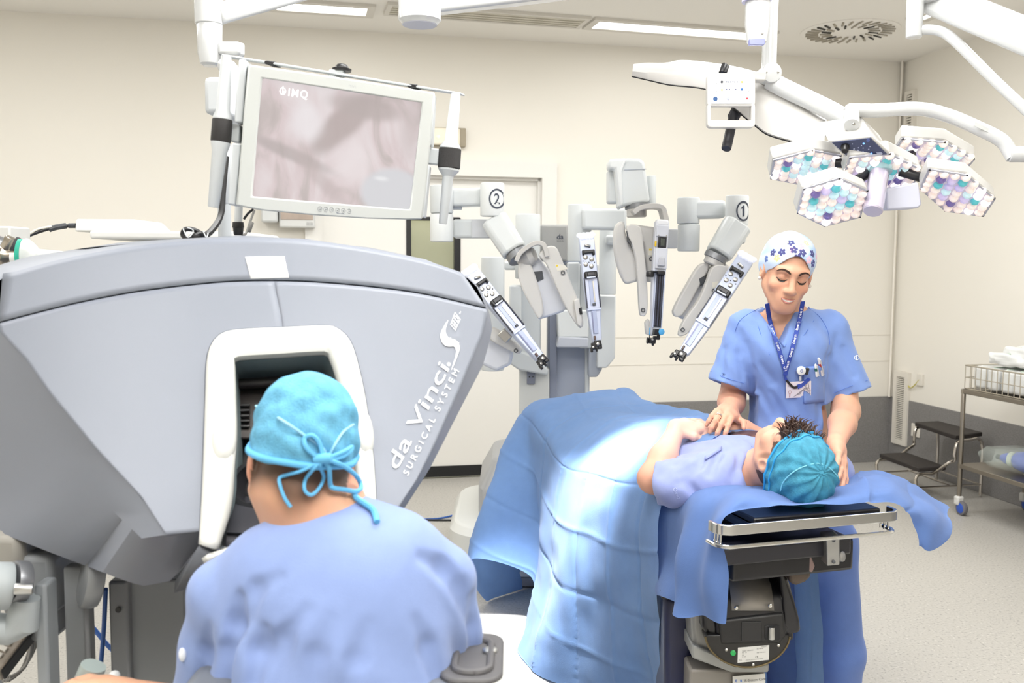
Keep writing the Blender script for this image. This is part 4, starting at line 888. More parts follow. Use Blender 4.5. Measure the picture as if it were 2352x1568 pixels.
for hi, (poly, Y, n_) in enumerate(heads):
    n_ = Vector(n_).normalized(); cpx = sum(p[0] for p in poly) / 6, sum(p[1] for p in poly) / 6; P0 = at(*cpx, Y)
    V = [onplane(p[0], p[1], P0, n_) for p in poly]; c = sum(V, Vector()) / 6
    hd = MB().prism(V, -n_ * 0.045).build('lamp_head', HSH, hx, bevel=0.006)
    inner = [c + (v - c) * 0.955 for v in V]
    m = MB(); m.grid([[v + n_ * 0.004 for v in V + V[:1]], [v + n_ * 0.006 for v in inner + inner[:1]], [v - n_ * 0.004 for v in inner + inner[:1]]]); m.build('rim', HRIM, hd, smooth=0, solid=0.003)
    m = MB(); m.add([c + (v - c) * 0.96 + n_ * 0.0015 for v in V], [tuple(range(6))]); m.build('tray', HBK, hd, smooth=0)
    for v in V:
        m = MB(); m.box(c + (v - c) * 0.965 + n_ * 0.006, (0.006, 0.006, 0.006)); m.build('corner_clip', BLACK, hd, smooth=0)
    # lens lattice: rows of 4-5-6-7-6-5-4 mapped into the hexagon
    a_ax = (V[2] - V[5]) * 0.5; b_ax = (V[1] - V[4]) * 0.5; c_ax = (V[0] - V[3]) * 0.5
    # affine lattice from the two axes V5->V2 and V4->V1
    R_ = 3
    for i in range(-R_, R_ + 1):
        for j in range(-R_, R_ + 1):
            if abs(i + j) > R_: continue
            p = c + (V[1] - V[4]) * 0.5 * (i / 3.6) + (V[0] - V[3]) * 0.5 * (j / 3.6)
            h = rr.random(); s_ = i - j
            k = 0 if (abs(i) == 3 or abs(j) == 3 or abs(i + j) == 3) else (1 if h < .45 else 0 if h < .75 else 2)
            if (i, j) in ((1, -2), (-1, 2), (2, 0)): k = 3
            if (i, j) in ((-2, 0), (0, 2)) and hi != 2: k = 4
            if hi == 2 and (i, j) in ((0, -2), (1, -2), (-1, -1), (1, -1)): k = 4 if i <= 0 else 3
            if h > .9: k = 5
            o = bpy.data.objects.new('lens', lens_me[k]); COL.objects.link(o); o.parent = hd
            rad = 0.0150; M_ = Matrix((frame_from_z(n_) @ Matrix.Diagonal((rad, rad, rad * 0.9)))).to_4x4(); M_.translation = p + n_ * 0.001; o.matrix_basis = M_
    if hi != 2:
        d_ = (at(2025, 392, 3.02) - c); m = MB(); m.rcyl(c + d_ * 0.42 - n_ * 0.02, c + d_ * 0.75 - n_ * 0.02, 0.016, 0.002); m.build('head_link', BLACK, hx)
n_ = Vector((0.02, -0.40, -0.92)).normalized(); hc = at(2022, 384, 2.99)
m = MB(); m.lathe(hc, n_, [(0, .034), (.006, .036), (.02, .034), (.022, .028)], 28); m.build('handle_ring', mat('ring_teal', '#9FC7CF', 0.2, coat=0.6), hx)
hax = (at(2004, 488, 2.90) - hc).normalized(); m = MB(); L = (at(2004, 484, 2.90) - hc).length; m.lathe(hc, hax, [(0.0, .027), (.03, .029), (.034, .031), (L - .004, .030), (L, .027)], 30); m.build('handle', mat('handle_pearl', '#D9D3E8', 0.25, 0.35, coat=0.8), hx)
# control box above the centre head
qd = [(1911, 326), (1999, 316), (2037, 353), (1950, 361)]; n2 = Vector((-0.25, -0.62, -0.74)).normalized(); P0 = at(1974, 339, 2.93); V = [onplane(*p, P0, n2) for p in qd]
cc_ = sum(V, Vector()) / 4; Vb = [cc_ + (v - cc_) * 1.16 + n2 * -0.001 for v in V]
m = MB(); m.prism(Vb, Vector((0.0, 0.10, 0.075))); m.build('control_box', HSH, hx, bevel=0.006)
m = MB(); m.prism(V, n2 * 0.003); pn = m.build('control_panel', mat('panel_navy', '#3C4464', 0.3, bump=0.2, bscale=800), hx)
def cp(u, v, d=0.004): return V[0].lerp(V[1], u).lerp(V[3].lerp(V[2], u), v) + n2 * d
m = MB(); m.lathe(cp(0.22, 0.30), n2, [(0, .014), (.003, .014), (.003, .0115), (.02, .0105), (.022, .009)], 22); m.build('knob', BLACK, pn)
BLED = mat('blue_led', '#6FA0FF', 0.3, emis=2.0); WDOT = mat('panel_dot', '#AEB4CC', 0.5)
for (u, v, mm, r) in ((.72, .25, BLED, .003), (.32, .78, BLED, .003), (.30, .88, BLED, .003), (.66, .86, BLED, .003), (.9, .1, mat('panel_ring', '#5668A8', .4), .005), (.45, .2, WDOT, .002), (.5, .45, WDOT, .002), (.6, .5, WDOT, .002), (.42, .6, WDOT, .0025), (.5, .72, WDOT, .0025), (.55, .85, WDOT, .0025), (.7, .6, WDOT, .002), (.62, .35, WDOT, .002), (.8, .45, WDOT, .002), (.36, .5, WDOT, .0025)):
    m = MB(); m.rcyl(cp(u, v, .002), cp(u, v, .0045), r, .0004, 10); m.build('panel_light', mm, pn, smooth=0)
m = MB(); m.prism([cp(.80, .82), cp(.93, .82), cp(.93, .92), cp(.80, .92)], n2 * .0008); m.build('panel_label', WDOT, pn, smooth=0)
m = MB(); m.prism([at(*p, 2.98) for p in ((2035, 432), (2110, 418), (2118, 470), (2110, 478), (2038, 482))], (0, 0.08, 0)); m.build('lower_cover', mat('cover_lilac', '#D3D6E6', 0.35), hx, bevel=0.006)
# fork arm to the right and its joint
m = MB(); m.tube(spline([at(1948, 262, 2.98), at(1962, 254, 2.98), at(2010, 254, 2.98), at(2110, 250, 2.96), at(2180, 266, 2.94), at(2255, 298, 2.9), at(2300, 322, 2.88), at(2318, 345, 2.87), at(2328, 362, 2.86)], 8), 0.0215, 18); m.build('fork_arm', WHITEG, hx)
m = MB(); m.rcyl(at(2318, 354, 2.86), at(2420, 354, 2.84), 0.024, 0.004); m.build('arm_sleeve', WHITEG, hx)
m = MB(); a = at(2420, 354, 2.84); m.tube([a, at(2440, 300, 2.84), (at(2440, 300, 2.84).x, 2.84, CEIL)], 0.03, 16); m.build('drop_tube', WHITEG, hx)
m = MB(); m.rcyl(at(1956, 288, 2.93), at(1956, 250, 2.99), 0.024, 0.004); m.build('fork_joint', WHITEG, hx)
m = MB(); m.ell(at(1961, 285, 2.915), (.005, .003, .005)); m.build('screw', STEEL, hx)
m = MB(); m.box(at(2255, 292, 2.875), (0.05, 0.002, 0.012), Matrix.Rotation(0.42, 3, 'Y')); m.build('arm_label', WHITE, hx)
# ------------------------------------------------------------------ ceiling arm at upper right
ca3 = thing('ceiling_boom', 'white ceiling arm at upper right with thick beam and thin curved tube', 'ceiling arm', (at(2100, 0, 3.3).x, 3.3, CEIL))
m = MB(); a = at(2099, 87, 3.3); m.lathe(a, (0, 0, 1), [(0, .024), (.003, .027), (.12, .029), (.4, .029)], 26); m.build('drop_tube', WHITEG, ca3)
m = MB(); m.tube(spline([at(2100, 72, 3.3), at(2130, 68, 3.29), at(2165, 74, 3.27), at(2200, 100, 3.24), at(2280, 180, 3.18), at(2352, 248, 3.12), at(2420, 315, 3.06)], 8), 0.0175, 16); m.build('curved_tube', WHITEG, ca3)
m = MB(); a, b = at(2130, -10, 3.35), at(2420, 110, 3.0); F_ = frame_from_z(b - a); m.box((a + b) / 2, (0.09, 0.11, (b - a).length), F_); m.build('beam', WHITEG, ca3, bevel=0.02, seg=3)
m = MB(); m.rcyl(at(2140, -18, 3.3), at(2140, 6, 3.3), 0.045); m.build('joint_drum', WHITEG, ca3)
# ------------------------------------------------------------------ robotic patient cart
cart = thing('robotic_patient_cart', 'white and grey robotic surgery cart with four instrument arms behind the operating table', 'surgical robot', (at(1290, 900, 5.0).x, 5.0, 0))
def sub(par, name): # a part that is an empty-free mesh; sub-parts hang under it
    return par
def vc(x0, x1, y0, y1, Y, name, par, m_=ROBOT, b=None):
    a = at((x0 + x1) / 2, y1, Y); c = at((x0 + x1) / 2, y0, Y); c = Vector((a.x, a.y, c.z)); r = (x1 - x0) / 2 * mpp(Y)
    return MB().rcyl(a, c, r, b or r * 0.12, 32).build(name, m_, par)
def hbox(x0, x1, y0, y1, Y, th, name, par, m_=ROBOT, bev=0.012, slope=0.0):
    return slab([(x0, y0), (x1, y0 + slope), (x1, y1 + slope), (x0, y1)], Y, th).build(name, m_, par, bevel=bev, seg=3)
def number(s, x, y, r, Y, par):
    d = 0.004; nn = Vector((0, -1, 0))
    # curved decal: wrap on a vertical drum whose centre lies behind
    def wrap(cx, R):
        ctr = at(cx, y, Y)
        def f(px, py):
            p = at(px, py, Y); u = max(-0.98, min(0.98, (p.x - ctr.x) / R)); return Vector((ctr.x + R * u, Y - R * math.sqrt(1 - u * u) - 0.0015, p.z))
        return f
    return wrap
def decal(s, cx, drumx, drumr, y, r, Y, par, tw=1.0):
    R = drumr * mpp(Y) * 1.0; f = number(s, cx, y, r, Y, par)(drumx, R)
    m = MB(); ts = np.linspace(0, 2 * PI, 41); m.grid([[f(cx + k * math.cos(t) * tw, y + k * math.sin(t)) for t in ts] for k in (r * 0.82, r)]); m.build('ring_mark', INKB, par, smooth=0, fixn=False)
    if s == '1':
        m = MB(); q = [(-2, 12), (3.5, 12), (3.5, -13), (.5, -13), (-7, -8.5), (-7, -4.5), (-2, -7.5)]; m.add([f(cx + a * tw, y + b) for a, b in q], [tuple(range(7))]); m.build('number_mark', INKB, par, smooth=0, fixn=False); return
    vs, fs = text2d(s, 1.0, bold=0.012); w = max(v[0] for v in vs) + min(v[0] for v in vs); h = max(v[1] for v in vs); sc = r * 1.05 / h
    m = MB(); m.add([f(cx + (v[0] - w / 2) * sc * tw, y + r * 0.52 - v[1] * sc) for v in vs], fs); m.build('number_mark', INKB, par, smooth=0, fixn=False)
# --- column, base, covers
Yc = 5.0
base = MB(); pts = spline([(1108, 1030), (1135, 1018), (1200, 1010), (1330, 1008), (1330, 1160), (1200, 1200), (1150, 1180), (1112, 1128)], 3, True)
b0 = atz(1180, 1190, 0.0)
bx = at(1215, 1100, 4.75); 
m = MB(); ring = [(bx.x + dx, 5.0 + dy) for dx, dy in rrect(-0.26, -0.42, 0.5, 0.42, 0.13, 6)]
m.loft([[Vector((x, y, 0.26)) for x, y in ring], [Vector((x, y, 0.42)) for x, y in ring], [Vector((bx.x + (x - bx.x) * .8 + .02, 5.0 + (y - 5.0) * .72, 0.56)) for x, y in ring]]); m.build('motor_housing', mat('housing_grey', '#A7A8AA', 0.45), cart, bevel=0.015)
ring = [(bx.x + dx, 4.75 + dy) for dx, dy in rrect(-0.40, -0.40, 0.75, 0.62, 0.22, 7)]
m = MB(); m.loft([[Vector((x, y, 0.06)) for x, y in ring], [Vector((x, y, 0.25)) for x, y in ring], [Vector((bx.x + (x - bx.x) * .93, 4.75 + (y - 4.75) * .93, 0.29)) for x, y in ring]]); m.build('base_cover', mat('base_cover_white', '#D5D6D2', 0.45), cart, bevel=0.012)
m = MB(); m.loft([[Vector((bx.x + (x - bx.x) * .94, 4.75 + (y - 4.75) * .94, 0.01)) for x, y in ring], [Vector((x, y, 0.06)) for x, y in ring]]); m.build('base_skirt', mat('skirt_grey', '#9C9CA2', 0.5), cart)
a = at(1306, 900, Yc); zt = at(1306, 520, Yc).z
m = MB(); m.box((a.x, Yc + 0.12, (zt + 0.4) / 2), (0.23, 0.22, zt - 0.4)); m.build('column', mat('column_blue_grey', '#A9B0BF', 0.45), cart, bevel=0.012)
hbox(1262, 1279, 700, 1000, Yc - .02, 0.25, 'column_rail', cart, mat('rail_grey', '#8C92A2', 0.45), 0.004); hbox(1344, 1352, 790, 1000, Yc - .02, 0.25, 'column_rail', cart, ROBOT, 0.004)
hbox(1241, 1306, 515, 600, Yc - .08, 0.3, 'column_head', cart, mat('head_grey', '#9B9B99', 0.45), 0.014)
m = MB(); f = lambda x, y: at(1278 + x * 17, 549 - y * 17, Yc - .0815); put_text(m, 'da', f, 1.0, bold=0.02, shear=0.1); m.build('lettering', mat('ink_grey', '#4A4E58', .6), cart, smooth=0, fixn=False)
m = MB(); f = lambda x, y: at(1279 + x * 5, 555 - y * 5, Yc - .0815); put_text(m, 'SURGI', f, 1.0, space=1.3); m.build('lettering', mat('ink_grey', '#4A4E58', .6), cart, smooth=0, fixn=False)
# left stack of covers
hbox(1172, 1242, 655, 826, Yc - .1, 0.2, 'left_carriage', cart, ROBOT, 0.016); hbox(1170, 1198, 655, 800, Yc - .14, 0.12, 'left_carriage_face', cart, mat('robot_bright', '#E0E3E3', .4), 0.01)
slab([(1180, 800), (1240, 822), (1260, 850), (1258, 862), (1192, 850), (1170, 835)], Yc - .12, 0.22).build('left_bracket', ROBOT, cart, bevel=0.01)
hbox(1192, 1262, 846, 1000, Yc - .06, 0.2, 'left_lower_cover', cart, mat('cover_pale', '#D3D4D0', .45), 0.008); hbox(1210, 1229, 852, 882, Yc - .075, 0.03, 'latch', cart, mat('latch_grey', '#7E8290', .45), 0.004)
for dx in (0, 8): m = MB(); m.ell(at(1216 + dx, 865, Yc - .077), (.004, .003, .004)); m.build('screw', DARK, cart)
vc(1104, 1158, 590, 850, 4.75, 'left_post', cart, ROBOT); vc(1183, 1240, 492, 640, 4.85, 'left_shoulder', cart)
hbox(1158, 1190, 600, 620, 4.9, 0.1, 'joint_plate', cart, ROBOT)
# centre carriage (faceted box under the boom)
slab([(1280, 720), (1296, 712), (1352, 712), (1352, 775), (1282, 775)], Yc - .16, 0.16).build('centre_carriage', mat('carriage_white', '#D8DBDA', .42), cart, bevel=0.008)
slab([(1283, 772), (1352, 776), (1352, 798), (1278, 798)], Yc - .17, 0.18).build('centre_carriage_foot', mat('carriage_grey', '#B9BDC6', .42), cart, bevel=0.008)
# right stack
hbox(1303, 1332, 602, 720, Yc - .14, 0.2, 'right_carriage', cart, ROBOT, 0.01); hbox(1330, 1376, 606, 800, Yc - .1, 0.2, 'right_carriage', cart, ROBOT, 0.01)
slab([(1372, 678), (1415, 678), (1413, 822), (1394, 845), (1371, 845)], Yc - .14, 0.2).build('right_cover', ROBOT, cart, bevel=0.008)
slab([(1352, 800), (1383, 800), (1383, 848), (1372, 866), (1352, 866)], Yc - .10, 0.2).build('right_bracket', ROBOTG, cart, bevel=0.008)
vc(1375, 1415, 528, 676, 4.78, 'right_post', cart); vc(1303, 1357, 470, 600, 4.6, 'boom_shoulder', cart)
m = slab([(1338, 478), (1440, 478), (1440, 528), (1338, 526)], 4.5, 0.12).build('boom_link', ROBOT, cart, bevel=0.015, seg=3)
hbox(1392, 1420, 540, 562, 4.7, 0.09, 'joint_plate', cart, ROBOT)
# --- arm carrying the number 2 -------------------------------------------------
Ya = 4.25
def ring_joint(p, ax, r, L, par, m_=GREYM):
    return MB().lathe(p, ax, [(-L / 2, r * .9), (-L * .4, r), (L * .4, r), (L / 2, r * .9)], 28).build('wrist_ring', m_, par)
def oct_link(a, b, wa, wb, par, name='elbow_link', m_=ROBOT):
    """eight sided tapered link between two points"""
    F_ = frame_from_z(b - a, (0, 1, 0)); rings = []
    for t, w in ((0, wa), (1, wb)):
        c = a.lerp(b, t); rings.append([c + F_ @ Vector((w * q[0], w * q[1], 0)) for q in ((1, .45), (.62, .85), (-.62, .85), (-1, .45), (-1, -.45), (-.62, -.85), (.62, -.85), (1, -.45))])
    return MB().loft(rings).build(name, m_, par, bevel=0.01, seg=2, smooth=25)
arm = vc(988, 1041, 426, 490, Ya, 'robot_arm', cart); arm['label'] = 'left robot arm marked with a ringed 2'
vc(988, 1041, 491, 555, Ya, 'shoulder_drum', arm, mat('robot_bright', '#E0E3E3', .4)); hbox(1036, 1108, 432, 474, Ya + .0, 0.11, 'upper_link', arm, ROBOT, 0.014, -2); hbox(1040, 1132, 503, 546, Ya + .05, 0.12, 'lower_link', arm, ROBOT, 0.012)
hbox(1036, 1060, 474, 480, Ya + .02, 0.06, 'link_web', arm, ROBOTG, 0.004)
vc(1103, 1158, 420, 497, Ya - .05, 'number_drum', arm, mat('robot_bright', '#E0E3E3', .4)); decal('2', 1142, 1130.5, 27.5, 458, 23, Ya - .05, arm, 0.80)
hbox(1083, 1131, 503, 546, Ya + .044, 0.02, 'link_cover', arm, mat('cover_grey', '#D2D4D8', .45), 0.004)
oct_link(at(1135, 505, Ya - .04), at(1182, 578, Ya - .1), 0.062, 0.058, arm)
ring_joint(at(1190, 588, Ya - .1), at(1197, 600, Ya - .12) - at(1185, 580, Ya - .1), 0.052, 0.035, arm, GREYM)
def hook(pts, Y, w, par, nm='wrist_bracket', th=0.10):
    """bracket that leaves the ring and folds over the link"""
    P = [at(p[0], p[1], Y) for p in spline(pts, 8)]; return MB().strip(P, Vector((0, 1, 0)), th, w).build(nm, mat('bracket_taupe', '#C3C1BE', .4, .2), par, bevel=0.006, seg=2)
hook([(1186, 600), (1196, 580), (1225, 560), (1245, 560), (1252, 572), (1256, 590)], Ya - .17, 0.02, arm)
m = MB(); m.lathe(at(1205, 592, Ya - .13), at(1230, 582, Ya - .15) - at(1205, 592, Ya - .13), [(-.03, .03), (0, .042), (.03, .045), (.05, .03)], 24); m.build('wrist_cup', mat('bracket_taupe', '#C3C1BE', .4, .2), arm)
def teardrop(pts, Y, th, par, nm, m_=ROBOTW, bev=0.012): return slab(spline(pts, 5, True), Y, th).build(nm, m_, par, bevel=bev, seg=3, smooth=50)
teardrop([(1193, 604), (1205, 595), (1218, 605), (1232, 640), (1246, 690), (1248, 720), (1238, 732), (1226, 715), (1200, 665), (1190, 630)], Ya - .16, 0.05, arm, 'side_disc')
slab([(1216, 600), (1236, 588), (1262, 620), (1300, 705), (1296, 716), (1236, 735), (1222, 690)], Ya - .13, 0.10).build('motor_body', mat('motor_white', '#D4D6DC', .42), arm, bevel=0.014, seg=3)
slab([(1225, 624), (1246, 622), (1249, 640), (1232, 648)], Ya - .136, 0.02).build('cable_slot', DARK, arm, bevel=0.002)
teardrop([(1238, 583), (1258, 566), (1276, 567), (1288, 588), (1312, 650), (1332, 700), (1340, 738), (1336, 752), (1326, 748), (1300, 706), (1276, 655), (1258, 612), (1246, 596)], Ya - .20, 0.045, arm, 'boomerang_link')
def ringlet(x, y, r, Y, par, nm='pivot_cap'):
    m = MB(); m.ring(at(x, y, Y), (0, -1, 0), r * mpp(Y), r * mpp(Y) * .5, 0.002, 18); return m.build(nm, DARK, par)
ringlet(1293, 626, 4, Ya - .205, arm); ringlet(1330, 741, 4.5, Ya - .205, arm)
slab([(1275, 606), (1297, 608), (1305, 618), (1280, 622)], Ya - .2015, 0.002).build('warning_label', mat('label_cream', '#E3DFD2', .5), arm, smooth=0)
slab([(1278, 608), (1282, 608), (1281, 612), (1277, 612)], Ya - .2025, 0.002).build('label_mark', mat('label_yellow', '#E5C93C', .5), arm, smooth=0)
# --- instrument slides -----------------------------------------------------------
def slide(p0, p1, Y0, Y1, w, par, nm, label, face, camera=False):
    """instrument carriage: p0 top px, p1 bottom px, w width px; local frame: x across, y along (down), z out of the face"""
    a = at(*p0, Y0); b = at(*p1, Y1); ey = (b - a); L = ey.length; ey.normalize(); fz = Vector(face); fz = (fz - ey * fz.dot(ey)).normalized(); ex = ey.cross(fz)
    M3 = Matrix((ex, ey, fz)).transposed(); W_ = w * mpp((Y0 + Y1) / 2)
    def P(u, v, z=0.0): return a + ex * (u * W_) + ey * (v * L) + fz * z
    def B(u, v, z, su, sv, sz): return (P(u, v, z), (su * W_, sv * L, sz), M3)
    sl = MB(); sl.prism([P(-.5, .02), P(.5, .02), P(.52, .34), P(.46, .62), P(.30, .9), P(.2, .93), P(-.2, .93), P(-.32, .9), P(-.46, .62), P(-.5, .34)], -fz * 0.035); s_ = sl.build('instrument_slide', SLIDE if not camera else mat('slide_white', '#DADDE6', .4), par, bevel=0.004); s_['label'] = label
    Q = lambda *bx: MB().box(*B(*bx))
    if not camera:
        m = MB()
        for u in (-.38, -.12, .14, .40): m.ell(P(u, -.005, -.012), (.016, .014, .012)); m.ell(P(u * .8, .022, -.006), (.012, .012, .010))
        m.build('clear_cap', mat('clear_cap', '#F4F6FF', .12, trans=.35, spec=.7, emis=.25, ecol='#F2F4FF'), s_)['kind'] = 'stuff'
        MB().rcyl(P(-.18, .10, .004), P(.2, .085, .006), 0.006, 0.001, 14).build('release_pin', STEEL, s_)
        m = Q(0, .145, .008, .66, .030, .016); m.box(*B(-.33, .155, .008, .16, .05, .016)); m.box(*B(.35, .150, .008, .14, .045, .016)); m.build('upper_clamp', BLACK, s_, bevel=0.004)
        for u, v in ((-.18, .21), (.22, .19), (-.12, .27), (.24, .25)): MB().lathe(P(u, v), fz, [(0, .010), (.003, .010), (.005, .008), (.008, .008), (.009, .004)], 16).build('drive_disc', STEEL, s_)
        for u, v in ((-.34, .24), (.40, .22), (0.02, .235)): MB().rcyl(P(u, v), P(u, v, .003), .0025, .0005, 10).build('drive_pin', DARK, s_)
        m = Q(0, .345, .010, .86, .06, .022); m.build('lower_clamp', BLACK, s_, bevel=0.006); Q(0, .34, .0225, .5, .032, .006).build('clamp_bar', mat('clamp_grey', '#2E2F34', .3), s_, bevel=0.002); Q(0.02, .368, .0225, .56, .01, .004).build('clamp_slot', SLIDE, s_, smooth=0)
        for u in (-.45, .45): Q(u, .50, .004, .05, .26, .014).build('guide_rail', mat('rail_dark', '#2E3040', .4), s_, smooth=0)
        Q(0, .50, .001, .80, .26, .006).build('rail_plate', mat('slide_pale', '#D3D9EE', .35, .2), s_, bevel=0.001); Q(.02, .50, .004, .34, .22, .005).build('rail_channel', mat('channel_grey', '#A9B2CC', .35, .3), s_, bevel=0.001); Q(-.1, .49, .008, .08, .18, .004).build('rail_rod', STEEL, s_, smooth=0)
        Q(-.02, .60, .008, .2, .02, .008).build('rail_stop', DARK, s_, bevel=0.001); Q(0, .64, .004, .92, .02, .01).build('rail_end', SLIDE, s_, bevel=0.002)
        Q(.04, .75, .002, .34, .2, .006).build('lower_channel', mat('channel_grey', '#A9B2CC', .35, .3), s_, bevel=0.001); Q(.16, .755, .006, .06, .18, .003).build('lower_rod', mat('rod_purple', '#7C7F9E', .35, .4), s_, smooth=0)
        Q(.15, .885, .008, .12, .035, .012).build('cannula_latch', mat('latch_brown', '#5A4640', .4), s_, bevel=0.002)
        g = MB(); g.box(*B(0.0, .935, .0, .46, .055, .03)); g.box(*B(.30, .955, .005, .28, .06, .026)); g.box(*B(.44, .985, .01, .16, .045, .02)); g.box(*B(.12, .985, .01, .12, .04, .02)); g.box(*B(-.12, .96, .0, .3, .05, .024)); g.build('cannula_clamp', BLACK, s_, bevel=0.006)['kind'] = 'stuff'
        MB().rcyl(P(.02, .94, .014), P(.02, .94, .021), .007, .001, 12).build('clamp_screw', STEEL, s_); MB().rcyl(P(.34, .965, .016), P(.34, .965, .022), .005, .001, 12).build('clamp_screw', STEEL, s_)
    else:
        m = MB(); m.box(*B(0, .03, -.016, .94, .05, .034)); m.build('top_cap', mat('cap_white', '#F2F3F6', .3), s_, bevel=0.008, seg=3)
        Q(0, .10, .003, .92, .09, .012).build('upper_cover', mat('slide_white', '#DADDE6', .4), s_, bevel=0.003)
        for u in (-.3, .3): MB().rcyl(P(u, .135, .008), P(u, .135, .011), .003, .0005, 10).build('screw', STEEL, s_)
        Q(-.02, .19, .004, .62, .085, .014).build('camera_window', BLACK, s_, bevel=0.002); Q(-.02, .19, .010, .30, .06, .008).build('window_pane', mat('window_olive', '#4A4F48', .1), s_, bevel=0.002); Q(.48, .205, .006, .10, .045, .014).build('yellow_button', mat('button_yellow', '#F2C81E', .4), s_, bevel=0.002)
        m = MB(); m.prism([P(-.46, .235, .012), P(.46, .235, .012), P(.40, .40, .012), P(-.46, .40, .012)], -fz * .02); m.build('middle_cover', mat('slide_white', '#DADDE6', .4), s_, bevel=0.003)
        m = MB(); m.prism([P(-.2, .31, .013), P(.18, .31, .013), P(.30, .38, .013), P(-.28, .38, .013)], fz * .012); m.build('cover_boss', mat('boss_grey', '#C2C4CC', .4), s_, bevel=0.004)
        g = MB(); g.box(*B(.02, .435, .016, .6, .035, .03)); g.box(*B(.55, .43, .02, .6, .018, .03)); g.build('camera_clamp', BLACK, s_, bevel=0.005); MB().rcyl(P(.84, .43, .024), P(.84, .475, .024), .017, .004, 18).build('clamp_knob', BLACK, s_)
        Q(0, .64, .003, .54, .44, .012).build('rail_bed', BLACKM, s_, smooth=0)
        for u in (-.2, 0, .2): Q(u, .64, .008, .10, .43, .008).build('rail_rod', mat('rod_dark', '#4A4D5C', .35, .5), s_, smooth=0)
        for u in (-.33, .33): Q(u, .64, .006, .08, .46, .016).build('rail_side', SLIDE, s_, smooth=0)
        MB().rcyl(P(-.3, .90, .004), P(-.3, .90, .026), .014, .003, 18).build('blue_button', mat('button_blue', '#4FA3D8', .4), s_); Q(.06, .905, .01, .4, .05, .03).build('lower_block', BLACK, s_, bevel=0.003)
        Q(.52, .90, .01, .06, .055, .008).build('blue_tab', mat('button_blue', '#4FA3D8', .4), s_, bevel=0.001); Q(.5, .945, .008, .05, .05, .006).build('tab_stem', BLACK, s_, smooth=0)
        g = MB(); g.box(*B(-.05, .95, .0, .5, .03, .02)); g.box(*B(.28, .975, .004, .5, .045, .026)); g.box(*B(.62, .975, .004, .14, .05, .02)); g.box(*B(.2, 1.0, .004, .16, .03, .02)); g.box(*B(-.2, .93, .0, .2, .05, .02)); g.build('cannula_clamp', BLACK, s_, bevel=0.005)['kind'] = 'stuff'
        MB().rcyl(P(.32, .965, .016), P(.32, .965, .021), .005, .001, 12).build('clamp_screw', STEEL, s_)
    return s_
slide((1347, 540), (1374, 806), Ya - .24, Ya - .30, 35, cart, 's', 'second slide from the left, hanging nearly upright', (0.05, -1, 0.12))
slab([(1318, 690), (1330, 685), (1338, 735), (1336, 752), (1326, 745)], Ya - .23, 0.05).build('slide_pivot', ROBOTW, arm, bevel=0.004)
slab([(1329, 708), (1336, 706), (1338, 722), (1332, 722)], Ya - .235, 0.02).build('pivot_gap', BLACKM, arm, smooth=0)
# far left arm peeking out behind the console
Yl = 3.9
s1 = slide((1080, 618), (1256, 838), Yl, Yl - .08, 37, cart, 's', 'far left slide crossing behind the console corner', (0.35, -1, 0.2))
arm4 = slab([(1092, 772), (1118, 762), (1182, 800), (1174, 838), (1140, 853), (1098, 834)], Yl + .10, 0.14).build('robot_arm', mat('motor_white', '#D4D6DC', .42), cart, bevel=0.015, seg=3); arm4['label'] = 'motor housing of the far left arm'
teardrop([(1120, 755), (1135, 752), (1160, 768), (1194, 795), (1198, 808), (1186, 812), (1150, 795), (1124, 778)], Yl + .05, 0.04, arm4, 'boomerang_link'); ringlet(1185, 805, 4, Yl + .045, arm4)
m = MB(); m.box(at(1160, 770, Yl + .02), (.05, .05, .04), Matrix.Rotation(.8, 3, 'Y')); m.build('slide_pivot', STEEL, arm4, bevel=.004)
# --- camera arm ------------------------------------------------------------------
Yk = 4.15
arm3 = slab([(1432, 368), (1441, 363), (1470, 364), (1481, 371), (1494, 463), (1440, 472), (1424, 480), (1412, 388)], Yk - .05, 0.14).build('robot_arm', ROBOT, cart, bevel=0.014, seg=3); arm3['label'] = 'tall centre camera arm'
slab([(1397, 370), (1404, 365), (1440, 363), (1428, 392), (1432, 470), (1422, 477), (1412, 388), (1398, 388)], Yk - .075, 0.10).build('side_cover', mat('robot_bright', '#E0E3E3', .4), arm3, bevel=0.01)
hbox(1397, 1423, 388, 466, Yk, 0.10, 'rear_drum_cover', arm3, ROBOT, 0.012); vc(1484, 1506, 404, 478, Yk + .08, 'rear_drum', arm3)
slab([(1434, 389), (1484, 387), (1484.3, 389), (1434.3, 391)], Yk - .0515, 0.002).build('seam', ROBOTG, arm3, smooth=0)
ring_joint(at(1464, 474, Yk), Vector((0.03, 0, -1)), 0.056, 0.030, arm3); ring_joint(at(1462, 486, Yk - .01), Vector((0.03, 0, -1)), 0.044, 0.05, arm3, mat('bracket_taupe', '#C3C1BE', .4, .2))
hook([(1452, 490), (1470, 478), (1500, 474), (1518, 478), (1524, 494), (1526, 512), (1510, 530)], Yk - .06, 0.022, arm3)
teardrop([(1412, 525), (1422, 510), (1434, 512), (1440, 545), (1466, 600), (1466, 640), (1450, 650), (1434, 648), (1418, 610), (1410, 565)], Yk - .08, 0.05, arm3, 'side_disc')
slab([(1440, 540), (1462, 560), (1470, 645), (1446, 650), (1430, 600)], Yk - .05, 0.1).build('motor_body', ROBOTG, arm3, bevel=0.01)
slab([(1440, 518), (1450, 514), (1510, 522), (1522, 530), (1515, 640), (1490, 650), (1476, 560)], Yk - .07, 0.10).build('upper_body', ROBOTW, arm3, bevel=0.014, seg=3)
teardrop([(1440, 520), (1456, 515), (1472, 524), (1478, 560), (1486, 640), (1488, 700), (1484, 722), (1476, 726), (1470, 716), (1466, 650), (1460, 590), (1450, 556), (1444, 545)], Yk - .13, 0.05, arm3, 'boomerang_link')
